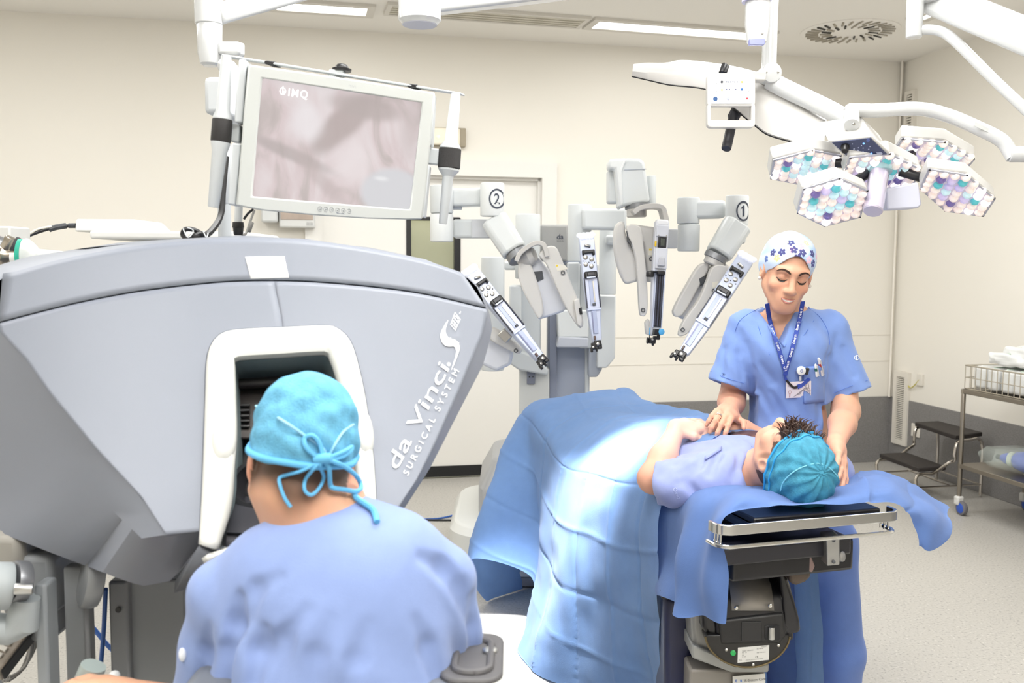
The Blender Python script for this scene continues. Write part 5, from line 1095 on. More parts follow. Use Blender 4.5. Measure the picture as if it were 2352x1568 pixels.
ringlet(1496, 594, 4, Yk - .075, arm3); ringlet(1477, 712, 4, Yk - .135, arm3)
slab([(1440, 528), (1445, 555), (1450, 562), (1442, 556)], Yk - .128, 0.03).build('cable_slot', DARK, arm3, smooth=0)
slab([(1490, 570), (1499, 570), (1499, 586), (1489, 586)], Yk - .0715, 0.002).build('warning_label', mat('label_cream', '#E3DFD2', .5), arm3, smooth=0); slab([(1491, 571), (1497, 571), (1497, 575), (1491, 575)], Yk - .0725, 0.002).build('label_mark', mat('label_yellow', '#E5C93C', .5), arm3, smooth=0)
slab([(1482, 740), (1490, 732), (1506, 760), (1500, 772), (1484, 768)], Yk - .1, 0.04).build('slide_pivot', ROBOTW, arm3, bevel=.004)
slide((1523, 502), (1505, 790), Yk - .14, Yk - .18, 31, cart, 's', 'camera slide with black rail and yellow button', (0.12, -1, 0.1), True)
# --- arm carrying the number 1 -----------------------------------------------------
Yr = 4.05
arm1 = vc(1555, 1606, 454, 514, Yr + .1, 'robot_arm', cart); arm1['label'] = 'right robot arm marked with a ringed 1'
vc(1556, 1606, 515, 577, Yr + .1, 'shoulder_drum', arm1, ROBOT); hbox(1578, 1668, 461, 502, Yr + .06, 0.10, 'upper_link', arm1, ROBOT, 0.014, -2); hbox(1528, 1560, 525, 570, Yr + .2, 0.08, 'lower_link', arm1, mat('cover_grey', '#D2D4D8', .45), 0.01)
slab([(1575, 500), (1605, 500), (1596, 512), (1570, 508)], Yr + .08, 0.05).build('link_web', ROBOTG, arm1, bevel=.004)
vc(1666, 1718, 449, 518, Yr, 'number_drum', arm1, mat('robot_bright', '#E0E3E3', .4)); decal('1', 1701.5, 1692, 26.5, 486, 23, Yr, arm1, 0.74)
oct_link(at(1694, 515, Yr), at(1650, 585, Yr - .04), 0.062, 0.056, arm1)
hbox(1690, 1714, 516, 560, Yr + .02, 0.08, 'elbow_cover', arm1, ROBOT, .012)
ring_joint(at(1644, 590, Yr - .05), at(1640, 600, Yr) - at(1648, 585, Yr), 0.050, 0.028, arm1); ring_joint(at(1641, 600, Yr - .05), at(1640, 602, Yr) - at(1646, 590, Yr), 0.044, 0.04, arm1, mat('bracket_taupe', '#C3C1BE', .4, .2))
teardrop([(1622, 603), (1630, 606), (1626, 622), (1600, 670), (1572, 718), (1556, 728), (1548, 722), (1550, 705), (1580, 650), (1604, 612)], Yr - .04, 0.05, arm1, 'side_disc')
slab([(1606, 640), (1634, 618), (1650, 640), (1600, 715), (1578, 738), (1552, 722), (1572, 690)], Yr - .01, 0.1).build('motor_body', mat('motor_white', '#D4D6DC', .42), arm1, bevel=0.012)
slab([(1606, 640), (1620, 632), (1622, 644), (1610, 656)], Yr - .045, 0.03).build('cable_slot', DARK, arm1, bevel=.002)
slab([(1632, 615), (1645, 604), (1672, 606), (1680, 618), (1640, 700), (1614, 690), (1620, 650)], Yr - .05, 0.10).build('upper_body', ROBOTW, arm1, bevel=0.014, seg=3)
teardrop([(1634, 618), (1648, 608), (1668, 612), (1672, 630), (1652, 672), (1618, 720), (1584, 762), (1566, 772), (1560, 766), (1572, 735), (1604, 690), (1624, 645)], Yr - .10, 0.045, arm1, 'boomerang_link')
ringlet(1639, 667, 3.5, Yr - .105, arm1); ringlet(1568, 757, 4, Yr - .105, arm1)
slab([(1636, 648), (1650, 646), (1648, 660), (1636, 660)], Yr - .1015, 0.002).build('warning_label', mat('label_cream', '#E3DFD2', .5), arm1, smooth=0)
slide((1716, 588), (1556, 830), Yr - .14, Yr - .22, 40, cart, 's', 'right hand slide tilted toward the woman in scrubs', (-0.25, -1, 0.22))
# floor leads at the cart
cable('blue cable lying on the floor at the robot cart base', [atz(960, 1192, 0.006), atz(1000, 1191, 0.006), atz(1030, 1186, 0.006), atz(1062, 1176, 0.02)], 0.006, BLUEC)
cable('black cable lying on the floor at the robot cart base', [atz(940, 1192, 0.006), atz(1000, 1194, 0.006), atz(1075, 1194, 0.006)], 0.006, BLACK)
# ------------------------------------------------------------------ equipment cart behind the console at far left
vcart = thing('equipment_cart', 'white equipment cart behind the console at far left with a wide flat top', 'cart', (at(330, 560, 3.0).x, 3.1, 0))
CW = mat('cart_white', '#F0F1EF', 0.4)
a, b = at(205, 545, 2.9), at(560, 545, 2.9)
m = MB(); m.box(((a.x + b.x) / 2, 3.12, at(300, 542, 2.9).z + 0.004), (b.x - a.x, 0.44, 0.026)); m.build('top_shelf', CW, vcart, bevel=0.008, seg=3)
m = MB(); m.box(((a.x + at(345, 560, 2.9).x) / 2 + .01, 3.14, 0.86), (at(345, 560, 2.9).x - a.x - .02, 0.40, 1.46)); m.build('cabinet_body', mat('cart_pale', '#E0E4E0', 0.45), vcart, bevel=0.012)
m = MB(); m.box(((a.x + b.x) / 2, 3.3, 0.86), (b.x - a.x - .04, 0.05, 1.46)); m.build('back_panel', mat('cart_back', '#7F8382', 0.5), vcart, bevel=0.004)
m = MB(); m.box(((a.x + b.x) / 2, 3.12, 0.10), (b.x - a.x, 0.44, 0.08)); m.build('base', CW, vcart, bevel=0.01)
for sx in (a.x + .05, b.x - .05):
    m = MB(); m.rcyl((sx - .015, 3.0, .035), (sx + .015, 3.0, .035), .035); m.build('caster', BLACK, vcart)
dv = thing('white_device', 'flat white device box on top of the equipment cart', 'medical device', at(250, 538, 2.95))
m = MB(); zt = a.z + .019; p0, p1 = at(174, 520, 2.95), at(325, 520, 2.95); ztop = at(250, 503, 2.95).z
m.loft([[Vector((x, y, zt)) for x, y in ((p0.x, 2.94), (p1.x + .015, 2.94), (p1.x + .015, 3.2), (p0.x, 3.2))], [Vector((x, y, ztop)) for x, y in ((p0.x, 2.95), (p1.x - .02, 2.95), (p1.x - .02, 3.18), (p0.x, 3.18))]]); m.build('device_housing', CW, dv, bevel=0.006)
m = MB(); m.rcyl(at(158, 518, 2.96), at(174, 518, 2.96), .008, .001, 12); m.build('connector', DARK, dv)
wire('cable', [at(160, 518, 2.96), at(140, 520, 2.95), at(115, 524, 2.93), at(80, 535, 2.9), at(62, 545, 2.88), at(45, 575, 2.86)], 0.006, BLACK, dv)
wire('cable_sleeve', [at(152, 518, 2.958), at(128, 522, 2.94), at(112, 527, 2.93)], 0.009, DARK, dv)
wire('lead', [at(118, 520, 2.93), at(85, 527, 2.9), at(62, 542, 2.88)], 0.0035, mat('lead_clear', '#D8D4C8', .3), dv)
sc = thing('breathing_mask_set', 'clear face mask with green strip on a metal breathing connector at far left', 'medical device', at(40, 600, 2.6))
m = MB(); m.lathe(at(-30, 588, 2.6), (1, 0.1, 0), [(0, .03), (.05, .032), (.058, .026), (.07, .022), (.095, .021), (.1, .016)], 24); m.build('metal_connector', mat('connector_steel', '#A59D92', .25, 1.0), sc)
m = MB(); m.lathe(at(28, 592, 2.6), (1, .05, 0), [(0, .018), (.02, .018), (.024, .022)], 20); m.build('white_collar', CW, sc)
m = MB(); m.lathe(at(48, 590, 2.6), (1, .05, 0.02), [(0, .026), (.006, .050), (.02, .052), (.035, .040), (.05, .022), (.09, .018), (.14, .012)], 24); m.build('mask_dome', mat('mask_clear', '#F1F4F2', .15, trans=.3, spec=.6), sc)
m = MB(); c = at(57, 590, 2.57); m.strip([c + Vector((0, -.052 * math.sin(t) * .6 - .012, .050 * math.cos(t))) for t in np.linspace(.25, 2.4, 12)], Vector((1, 0, 0)), .012, .001); m.build('green_strip', mat('green_strip', '#1FA088', .5), sc)
m = MB(); m.rcyl(at(27, 545, 2.6), at(14, 572, 2.6), .017, .003, 18); m.build('spring_cap', mat('cap_ribbed', '#B8B2A8', .25, 1.0), sc)
m = MB(); m.rcyl(at(46, 548, 2.6), at(26, 574, 2.6), .010, .002, 14); m.build('dark_valve', DARK, sc)
m = MB(); a_, b_ = at(-40, 545, 2.75), at(19, 545, 2.75); m.box(((a_.x + b_.x) / 2, 2.82, at(0, 548, 2.75).z), (b_.x - a_.x, .12, .075)); m.build('side_box', mat('side_box_grey', '#D9D9D6', .45), sc, bevel=.006)
m = MB(); m.ell(at(-5, 565, 2.66), (.03, .03, .03)); m.build('dark_ball', GREYM, sc)
a_ = at(0, 640, 2.75); MB().cyl((a_.x - .06, 2.75, .0), (a_.x - .06, 2.75, at(0, 560, 2.75).z), .02).build('stand', GREYM, sc)

# ------------------------------------------------------------------ operating table
HL = atz(1655, 1226, 0.905); HR = atz(2070, 1190, 0.905)
EX = (HR - HL); EX.z = 0; TW = EX.length; EX.normalize(); EY = Vector((-EX.y, EX.x, 0)); OT = (HL + HR) / 2; OT.z = 0
def T(u, v, z): return OT + EX * u + EY * v + ZX * z
RT = Matrix((EX, EY, ZX)).transposed()
tbl = thing('operating_table', 'operating table with chrome head rail, black motor drum and grey column', 'operating table', T(0, 0.9, 0))
CHROME = mat('chrome', '#D6D6D4', 0.16, 1.0); BLK = mat('table_black', '#16161A', 0.3); MATT = mat('mattress', '#1D1E24', 0.5)
def tb(name, u0, u1, v0, v1, z0, z1, m_, bev=0.008, par=tbl): return MB().box(T((u0 + u1) / 2, (v0 + v1) / 2, (z0 + z1) / 2), (u1 - u0, v1 - v0, z1 - z0), RT).build(name, m_, par, bevel=bev)
hw = TW / 2
tb('mattress', -hw + .13, hw - .09, 0.42, 1.94, 0.80, 0.85, MATT, 0.02); tb('head_board', -hw + .11, hw - .04, 0.03, 0.30, 0.912, 0.928, BLK, 0.005); tb('head_board_plate', -hw + .11, hw - .06, 0.035, 0.30, 0.885, 0.910, mat('table_gloss', '#0E0E11', .1), 0.004)
tb('table_top', -hw + .15, hw - .11, 0.30, 1.92, 0.76, 0.80, BLK, 0.01)
# flat chrome rail bent round at both ends
def bent(z, r, off, back):
    P = [T(-hw + off, back, z)]; 
    for k in range(7): a_ = PI - (-PI / 2) * 0 + k * (PI / 2) / 6; P.append(T(-hw + off + r + r * math.cos(PI + k * PI / 12), off + r + r * math.sin(PI + k * PI / 12), z))
    for k in range(7): P.append(T(hw - off - r + r * math.cos(-PI / 2 + k * PI / 12), off + r + r * math.sin(-PI / 2 + k * PI / 12), z))
    return P + [T(hw - off, back, z)]
P = bent(0.912, .035, 0.0, 0.055); MB().strip(P, Vector((0, 0, 1)), 0.026, 0.008).build('side_rail', CHROME, tbl, bevel=0.002, smooth=50)
P = bent(0.868, .035, 0.004, 0.07); MB().tube(P, 0.0055, 10).build('lower_rail', CHROME, tbl)
for u in (-hw + .015, hw - .02):
    for k in range(3): MB().tube([T(u, .025 + k * .014, .868), T(u, .025 + k * .014, .90)], .003, 8).build('rail_stay', CHROME, tbl)
m = MB(); m.prism([T(hw - .14, .10, .872), T(hw - .07, .10, .872), T(hw - .07, .10, .898), T(hw - .14, .10, .898)], -EY * .003); o = m.build('warning_label', mat('label_sky', '#4E9CC0', .5), tbl, smooth=0)
m = MB(); m.add([T(hw - .135, .096, .876), T(hw - .118, .096, .876), T(hw - .1265, .096, .892)], [(0, 1, 2)]); m.build('label_triangle', mat('label_yellow2', '#E0C63A', .5), o, smooth=0)
m = MB()
for s_ in (-1, 1): m.strip([T(hw - .112, .0955, .884 - s_ * .008), T(hw - .092, .0955, .884 + s_ * .008)], EX + ZX * (-s_), .002, .0005)
m.build('label_cross', mat('label_red', '#B03A3E', .5), o, smooth=0)['kind'] = 'stuff'
# mechanics under the head end
tb('beam', -.17, .20, .10, .5, .74, .83, BLK, .01); tb('cross_beam', -hw + .04, .16, .06, .12, .80, .845, mat('beam_dark', '#24242A', .35), .006)
slab([(1898, 1232), (1929, 1230), (1929, 1297), (1900, 1300)], 2.34, .05).build('lock_box', mat('lock_silver', '#A9A9A8', .35, .8), tbl, bevel=.003)
for y in (1241, 1290): MB().rcyl(at(1915, y, 2.339), at(1915, y, 2.335), .0045, .0008, 12).build('screw', DARK, tbl)
MB().rcyl(at(1926, 1277, 2.38), at(1937, 1277, 2.37), .014, .003).build('lock_knob', mat('lock_silver', '#A9A9A8', .35, .8), tbl)
slab([(1812, 1275), (1838, 1262), (1862, 1312), (1864, 1325), (1850, 1338), (1830, 1345), (1815, 1340)], 2.42, .12).build('joint_casting', mat('casting_bronze', '#5B5048', .4, .5), tbl, bevel=.008)
slab([(1855, 1255), (1872, 1300), (1866, 1314), (1838, 1310), (1850, 1290)], 2.40, .02).build('joint_web', mat('web_pink', '#8E7A78', .4, .6), tbl, bevel=.002)
slab([(1876, 1242), (1898, 1250), (1898, 1300), (1868, 1302)], 2.42, .1).build('joint_bracket', BLK, tbl, bevel=.004)
wire('brass_rod', [at(1668, 1262, 2.45), at(1740, 1254, 2.45), at(1790, 1250, 2.45), at(1800, 1262, 2.45)], .004, mat('rod_brass', '#8A7A4C', .3, .9), tbl)
slab([(1770, 1265), (1784, 1262), (1796, 1292), (1790, 1297)], 2.46, .03).build('wedge', DARK, tbl, bevel=.002)
# motor drum, bulging toward the head end
xL, xR = at(1632, 1380, 2.55).x, at(1806, 1380, 2.55).x
prof = [(1276, 2.72), (1290, 2.64), (1315, 2.56), (1345, 2.51), (1380, 2.485), (1408, 2.475), (1440, 2.47), (1470, 2.475)]
m = MB(); R_ = [[at(1700, y, Y) for y, Y in prof]]
ring_ = [Vector((0, Y, at(1700, y, Y).z)) for y, Y in prof] + [Vector((0, 2.86, at(1700, 1470, 2.6).z)), Vector((0, 2.86, at(1700, 1290, 2.8).z))]
m.loft([[p + Vector((x, 0, 0)) for p in ring_] for x in (xL, xR)]); m.build('motor_drum', BLK, tbl, bevel=.006, smooth=40)
m = MB(); pr = [(y, Y - .004) for y, Y in prof[1:5]] + [(1402, 2.472)]
x0, x1 = at(1676, 1380, 2.5).x, at(1772, 1380, 2.5).x; m.grid([[Vector((x, Y, at(1700, y, Y).z)) for x in (x0, (x0 + x1) / 2, x1)] for y, Y in pr]); pl = m.build('brushed_plate', mat('brushed_plate', '#A39F99', .45, .55, bump=.2, bscale=60, stretch=(1, 30, 30)), tbl, solid=.003, smooth=60)
for x, y in ((1691, 1396), (1773 - 4, 1391)): MB().rcyl(at(x, y, 2.475), at(x, y, 2.462), .006, .002, 12).build('screw', CHROME, pl)
wire('chrome_arc', [at(1672, 1288, 2.56), at(1710, 1283, 2.56), at(1756, 1287, 2.56), at(1784, 1298, 2.55), at(1800, 1302, 2.55)], .0045, CHROME, tbl)
slab([(1795, 1297), (1803, 1297), (1803, 1318), (1795, 1312)], 2.56, .02).build('arc_bracket', SILVER, tbl, bevel=.001)
m = slab([(1790, 1310), (1808, 1322), (1826, 1380), (1838, 1425), (1841, 1452), (1806, 1462), (1800, 1440), (1798, 1380)], 2.47, .25); m.build('right_fender', mat('fender_black', '#1A1A1D', .25), tbl, bevel=.012, seg=3)
m = slab([(1612, 1400), (1640, 1395), (1652, 1440), (1652, 1470), (1625, 1462), (1612, 1440)], 2.48, .25); m.build('left_fender', mat('fender_black', '#1A1A1D', .25), tbl, bevel=.012, seg=3)
slab([(1650, 1425), (1800, 1408), (1806, 1462), (1790, 1478), (1656, 1480)], 2.462, .06).build('lower_cover', mat('cover_black', '#1B1B1C', .5), tbl, bevel=.006)
slab(rrect(1703, 1428, 1750, 1472, 2, 2), 2.458, .01).build('hatch', mat('cover_black2', '#202021', .55), tbl, bevel=.001)
slab(rrect(1757, 1436, 1792, 1470, 5, 4), 2.459, .01).build('lock_recess', BLACKM, tbl, bevel=.002); MB().rcyl(at(1772, 1468, 2.452), at(1772, 1440, 2.456), .009, .002).build('lock_pin', SILVER, tbl)
disc = [(1625, 1458)] + [(1717 + 98 * math.cos(t), 1452 + 80 * math.sin(t)) for t in np.linspace(PI - .12, .12, 24)] + [(1808, 1458)]
d_ = slab(disc, 2.466, .05).build('end_disc', mat('disc_black', '#1D1C1B', .4), tbl, bevel=.003)
MB().tube([at(x, y, 2.466) for x, y in disc[1:-1]], .003, 8).build('disc_rim', mat('rim_brass', '#6E6248', .4, .7), d_)
for x, y in ((1668, 1492), (1788, 1482), (1730, 1526)): MB().rcyl(at(x, y, 2.467), at(x, y, 2.461), .004, .0008, 12).build('screw', STEEL, d_)
MB().rcyl(at(1684, 1499, 2.467), at(1684, 1499, 2.463), .0075, .0006, 20).build('green_sticker', mat('sticker_green', '#1E9E4E', .5), d_)
lb = [(1695, 1487), (1767, 1481), (1766, 1515), (1694, 1522)]
lbo = slab(lb, 2.4655, .002).build('rating_label', mat('label_white', '#E9E9E6', .5), d_, smooth=0); LBI = mat('label_ink', '#4A4A4C', .6)
def lbf(u, v): return at(*lerp(lerp(lb[0], lb[1], u), lerp(lb[3], lb[2], u), v), 2.4645)
m = MB()
for s_, u, v, h in (('MAQUET', .74, .10, .10), ('Model  1150.01C0', .14, .28, .10), ('SN  00476', .60, .22, .10), ('REF  55', .14, .40, .10), ('180 V DC 24 V', .60, .48, .10), ('IP4', .14, .55, .10), ('CE', .56, .78, .17), ('IN 1020', .14, .66, .08), ('MEDICAL ELECTRICAL EQUIPMENT', .26, .90, .075), ('UL', .05, .86, .16)): put_text(m, s_, lambda x, y: lbf(u + x * h * .47, v - y * h), 1.0)
m.build('label_print', LBI, lbo, smooth=0, fixn=False)['kind'] = 'stuff'
# column
COLG = mat('column_grey', '#9C9C99', .4, .35); COLN = mat('column_navy', '#1B2140', .35)
slab([(1585, 1370), (1640, 1400), (1660, 1470), (1700, 1510), (1685, 1535), (1640, 1500), (1592, 1490)], 2.52, .25).build('column_shoulder', COLG, tbl, bevel=.012)
slab([(1590, 1480), (1640, 1500), (1690, 1528), (1768, 1525), (1766, 1545), (1680, 1545), (1590, 1512)], 2.50, .25).build('column_ledge', mat('ledge_grey', '#A7A9A7', .4, .3), tbl, bevel=.006)
cb = at(1684, 1545, 2.51); cl, cr = at(1588, 1545, 2.51), at(1762, 1545, 2.51)
m = MB(); m.box(((cl.x + cr.x) / 2, 2.52 + .14, cb.z / 2 + .02), (cr.x - cl.x, .26, cb.z - .04)); m.build('column', mat('column_taupe', '#8B8782', .45, .2), tbl, bevel=.008)
slab([(1683, 1553), (1758, 1546), (1758, 1600), (1683, 1606)], 2.515, .002).build('column_label', mat('label_white', '#E9E9E6', .5), tbl, smooth=0)
m = MB(); f = lambda x, y: at(1709 + x * 7.7, 1566 - x * .7 - y * 8.5, 2.5135); put_text(m, 'IR-System-Code', f, 1.0); m.build('column_text', LBI, tbl, smooth=0, fixn=False)
for s_, x in (('E', 1689), ('B', 1700)):
    m = MB(); put_text(m, s_, lambda x_, y: at(x + x_ * 7.5, 1566 - y * 8, 2.5135), 1.0, bold=.03); m.build('column_letter', mat('letter_blue', '#3D6FC0', .5), tbl, smooth=0, fixn=False)
slab([(1526, 1372), (1592, 1372), (1596, 1640), (1526, 1640)], 2.62, .3).build('column_side', COLN, tbl, bevel=.02, seg=3)
slab([(1516, 1355), (1600, 1350), (1600, 1380), (1520, 1378)], 2.60, .2).build('column_neck', BLK, tbl, bevel=.006)
m = MB(); m.box(T(.02, .80, .06), (.34, .7, .10), RT); m.build('base', mat('table_base', '#3A3C46', .45), tbl, bevel=.03)

# ------------------------------------------------------------------ sheets
def cloth_mat(name, col, rough=.72, attr=False):
    m = mat(name, col, rough, bump=.35, bscale=420, spec=.25, sheen=.15, var=.035, vscale=30); nt = m.node_tree
    tl = nt.nodes.new('ShaderNodeBsdfTranslucent'); tl.inputs[0].default_value = (*lin(col), 1); ms_ = nt.nodes.new('ShaderNodeMixShader'); ms_.inputs[0].default_value = .34
    out = [n for n in nt.nodes if n.type == 'OUTPUT_MATERIAL'][0]; nt.links.new(nt.nodes['Principled BSDF'].outputs[0], ms_.inputs[1]); nt.links.new(tl.outputs[0], ms_.inputs[2]); nt.links.new(ms_.outputs[0], out.inputs[0]); return m
DRAPE = cloth_mat('drape_blue', '#7A9ED2')
DRAPE2 = cloth_mat('drape_deep_blue', '#6A8AC8')
def cgrid(C_, n, m_):
    """bicubic resample of a control grid [station][column] -> array"""
    A_ = np.array([[tuple(p) for p in r] for r in C_], float)
    def cr(A_, k):
        N = A_.shape[0]; out_ = []
        for i in range(N - 1):
            a, b, c, d = A_[max(i - 1, 0)], A_[i], A_[i + 1], A_[min(i + 2, N - 1)]
            for j in range(k):
                t = j / k; out_.append(.5 * (2 * b + (c - a) * t + (2 * a - 5 * b + 4 * c - d) * t * t + (3 * b - a - 3 * c + d) * t ** 3))
        out_.append(A_[-1]); return np.array(out_)
    A_ = cr(A_, n); A_ = cr(A_.transpose(1, 0, 2), m_).transpose(1, 0, 2); return A_
def gnormals(G):
    du = np.gradient(G, axis=0); dv = np.gradient(G, axis=1); N = np.cross(du, dv); return N / (np.linalg.norm(N, axis=2, keepdims=True) + 1e-9)
def noise2(U_, V_, seed, n=14, fmin=1, fmax=8):
    r = np.random.default_rng(seed); o = np.zeros_like(U_)
    for _ in range(n):
        f = r.uniform(fmin, fmax); th = r.uniform(0, 2 * PI); o += np.sin(2 * PI * f * (U_ * math.cos(th) + V_ * math.sin(th)) + r.uniform(0, 6.28)) / f
    return o
def cp_(x, y, Y): return at(x, y, Y)
ST = [
 [(1895, 1690, 2.62), (1880, 1330, 2.70), (1830, 1030, 2.88), (1768, 992, 2.88), (1650, 1002, 2.78), (1562, 1076, 2.72), (1516, 1185, 2.66), (1512, 1330, 2.66), (1515, 1500, 2.70), (1550, 1690, 2.72)],
 [(1800, 1660, 3.05), (1790, 1300, 3.05), (1705, 1000, 3.10), (1640, 966, 3.10), (1545, 970, 3.06), (1455, 1075, 2.95), (1452, 1165, 2.86), (1450, 1310, 2.85), (1455, 1480, 2.88), (1470, 1640, 2.94)],
 [(1740, 1560, 3.40), (1720, 1260, 3.40), (1640, 975, 3.42), (1570, 956, 3.38), (1470, 968, 3.30), (1385, 1060, 3.16), (1376, 1140, 3.09), (1368, 1290, 3.07), (1366, 1450, 3.10), (1345, 1600, 3.16)],
 [(1660, 1460, 3.80), (1650, 1220, 3.80), (1570, 955, 3.80), (1500, 950, 3.72), (1390, 958, 3.62), (1312, 1048, 3.46), (1300, 1112, 3.38), (1290, 1250, 3.33), (1272, 1400, 3.36), (1190, 1512, 3.58)],
 [(1580, 1380, 4.10), (1570, 1180, 4.10), (1500, 945, 4.10), (1425, 912, 4.04), (1325, 930, 3.95), (1258, 985, 3.82), (1248, 1060, 3.76), (1242, 1190, 3.70), (1240, 1310, 3.70), (1212, 1440, 3.72)],
 [(1540, 1370, 4.28), (1530, 1170, 4.28), (1470, 925, 4.26), (1413, 895, 4.18), (1300, 912, 4.12), (1228, 940, 4.04), (1215, 1010, 3.98), (1222, 1130, 3.88), (1226, 1230, 3.84), (1218, 1325, 3.84)],
 [(1510, 1370, 4.36), (1500, 1150, 4.36), (1450, 915, 4.36), (1400, 897, 4.32), (1290, 912, 4.30), (1216, 928, 4.24), (1160, 1010, 4.12), (1122, 1130, 4.0), (1096, 1210, 3.92), (1075, 1284, 3.86)],
 [(1470, 1380, 4.42), (1460, 1150, 4.42), (1430, 925, 4.45), (1380, 915, 4.45), (1300, 922, 4.45), (1235, 940, 4.42), (1200, 1040, 4.38), (1160, 1180, 4.30), (1106, 1300, 4.16), (1128, 1386, 4.20)],
 [(1450, 1380, 4.50), (1440, 1180, 4.50), (1420, 990, 4.52), (1380, 970, 4.52), (1310, 975, 4.52), (1260, 990, 4.50), (1230, 1080, 4.46), (1210, 1200, 4.42), (1200, 1290, 4.36), (1200, 1378, 4.36)],
]
G = cgrid([[at(*p) for p in r] for r in ST], 30, 30)
Nn = gnormals(G); 
q_ = np.einsum('ijk,k->ij', G - np.array(OT), np.array(EY)); dist = np.concatenate([np.zeros((G.shape[0], 1)), np.cumsum(np.linalg.norm(np.diff(G, axis=1), axis=2), axis=1)], axis=1)
j0 = 5 * 30; dd = dist - dist[:, j0:j0 + 1]
pan = np.zeros(G.shape[:2])
def crease(x, x0, A_, w): return A_ * np.exp(-np.abs(x - x0) / w)
for k, x0 in enumerate((0.42, 0.60, 0.80, 1.04, 1.30, 1.6)): pan += crease(q_ + .006 * np.sin(dd * 9 + k), x0, -.0075 if k % 2 else .007, .007)
for k, x0 in enumerate((-.42, -.22, 0.06, 0.27, 0.49, 0.70)): pan += crease(dd + .006 * np.sin(q_ * 11 + k), x0, .005 if k % 2 else -.005, .007)
sn = rng.normal(size=(20, 20)); iq = np.clip(((q_ + .2) / .2).astype(int), 0, 19); idd = np.clip(((dd + 1.0) / .21).astype(int), 0, 19)
pan += .0025 * np.sin(np.clip(dd, 0, 1) * 3) * noise2(q_ * 1.5, dd * .6, 3, 12, 2, 7) + .003 * noise2(q_, dd, 9, 18, 3, 9)
# soft vertical hang folds low down
pan += np.clip(dd - .15, 0, .6) * .017 * np.sin(q_ * 17 + 1.5 * np.sin(dd * 4))
G2 = G + Nn * pan[..., None]; G2[..., 2] = np.maximum(G2[..., 2], 0.006)
m = MB(); m.grid([[tuple(p) for p in r] for r in G2]); m.build('surgical_drape', DRAPE, None, smooth=180, fixn=False)
dr = bpy.data.objects['surgical_drape']; tag(dr, 'creased light blue surgical drape over the patient and table reaching the floor', 'drape')
HS = [
 [(1511, 1366, 2.74), (1513, 1280, 2.74), (1522, 1160, 2.70), (1600, 1126, 2.68), (1740, 1110, 2.68), (1840, 1114, 2.68), (1935, 1098, 2.72), (1985, 1085, 2.76), (2040, 1088, 2.76), (2100, 1115, 2.74), (2145, 1145, 2.74), (2180, 1165, 2.74)],
 [(1528, 1372, 2.56), (1548, 1280, 2.56), (1572, 1160, 2.55), (1640, 1118, 2.56), (1740, 1110, 2.57), (1840, 1116, 2.56), (1935, 1102, 2.61), (1985, 1090, 2.66), (2040, 1094, 2.68), (2100, 1120, 2.66), (2145, 1150, 2.66), (2180, 1172, 2.66)],
 [(1552, 1395, 2.46), (1566, 1290, 2.46), (1604, 1170, 2.45), (1665, 1126, 2.47), (1750, 1122, 2.48), (1850, 1136, 2.46), (1940, 1116, 2.52), (1990, 1102, 2.57), (2045, 1100, 2.58), (2105, 1128, 2.58), (2150, 1165, 2.58), (2182, 1195, 2.58)],
 [(1566, 1418, 2.40), (1592, 1300, 2.38), (1630, 1180, 2.38), (1680, 1132, 2.40), (1760, 1128, 2.42), (1850, 1148, 2.39), (1945, 1126, 2.45), (1995, 1110, 2.48), (2050, 1112, 2.50), (2108, 1145, 2.52), (2152, 1190, 2.52), (2172, 1238, 2.50)],
 [(1612, 1416, 2.33), (1626, 1310, 2.30), (1642, 1205, 2.28), (1690, 1150, 2.28), (1770, 1142, 2.31), (1850, 1152, 2.33), (1950, 1140, 2.37), (2000, 1128, 2.39), (2054, 1130, 2.42), (2100, 1168, 2.44), (2132, 1215, 2.44), (2140, 1265, 2.43)],
 [(1673, 1426, 2.28), (1668, 1330, 2.26), (1652, 1222, 2.25), (1684, 1176, 2.255), (1770, 1166, 2.28), (1850, 1163, 2.30), (1950, 1158, 2.34), (2005, 1152, 2.36), (2050, 1155, 2.39), (2085, 1180, 2.41), (2108, 1215, 2.42), (2118, 1255, 2.42)],
]
G = cgrid([[at(*p) for p in r] for r in HS], 16, 16); Nn = gnormals(G); I_, J_ = np.meshgrid(np.arange(G.shape[0]) / G.shape[0], np.arange(G.shape[1]) / G.shape[1], indexing='ij')
pan = .0035 * noise2(I_, J_ * 2.5, 21, 16, 1, 4); wl2 = np.clip(.30 - J_, 0, .3) / .3; pan += wl2 * .016 * np.sin(I_ * 15 + 2.5 * J_ * 6); wr2 = np.clip(J_ - .74, 0, .3) / .3; pan += wr2 * .012 * np.sin(I_ * 9 + 1 + J_ * 8)
for x0, A_ in ((.36, -.006), (.62, .006), (.80, -.006)): pan += crease(J_ + .01 * np.sin(I_ * 7), x0, A_, .012)
G2 = G + Nn * pan[..., None]
m = MB(); m.grid([[tuple(p) for p in r] for r in G2]); hs = m.build('head_sheet', DRAPE2, None, smooth=180, fixn=False)
tag(hs, 'deep blue sheet draped over the head end of the operating table', 'sheet')

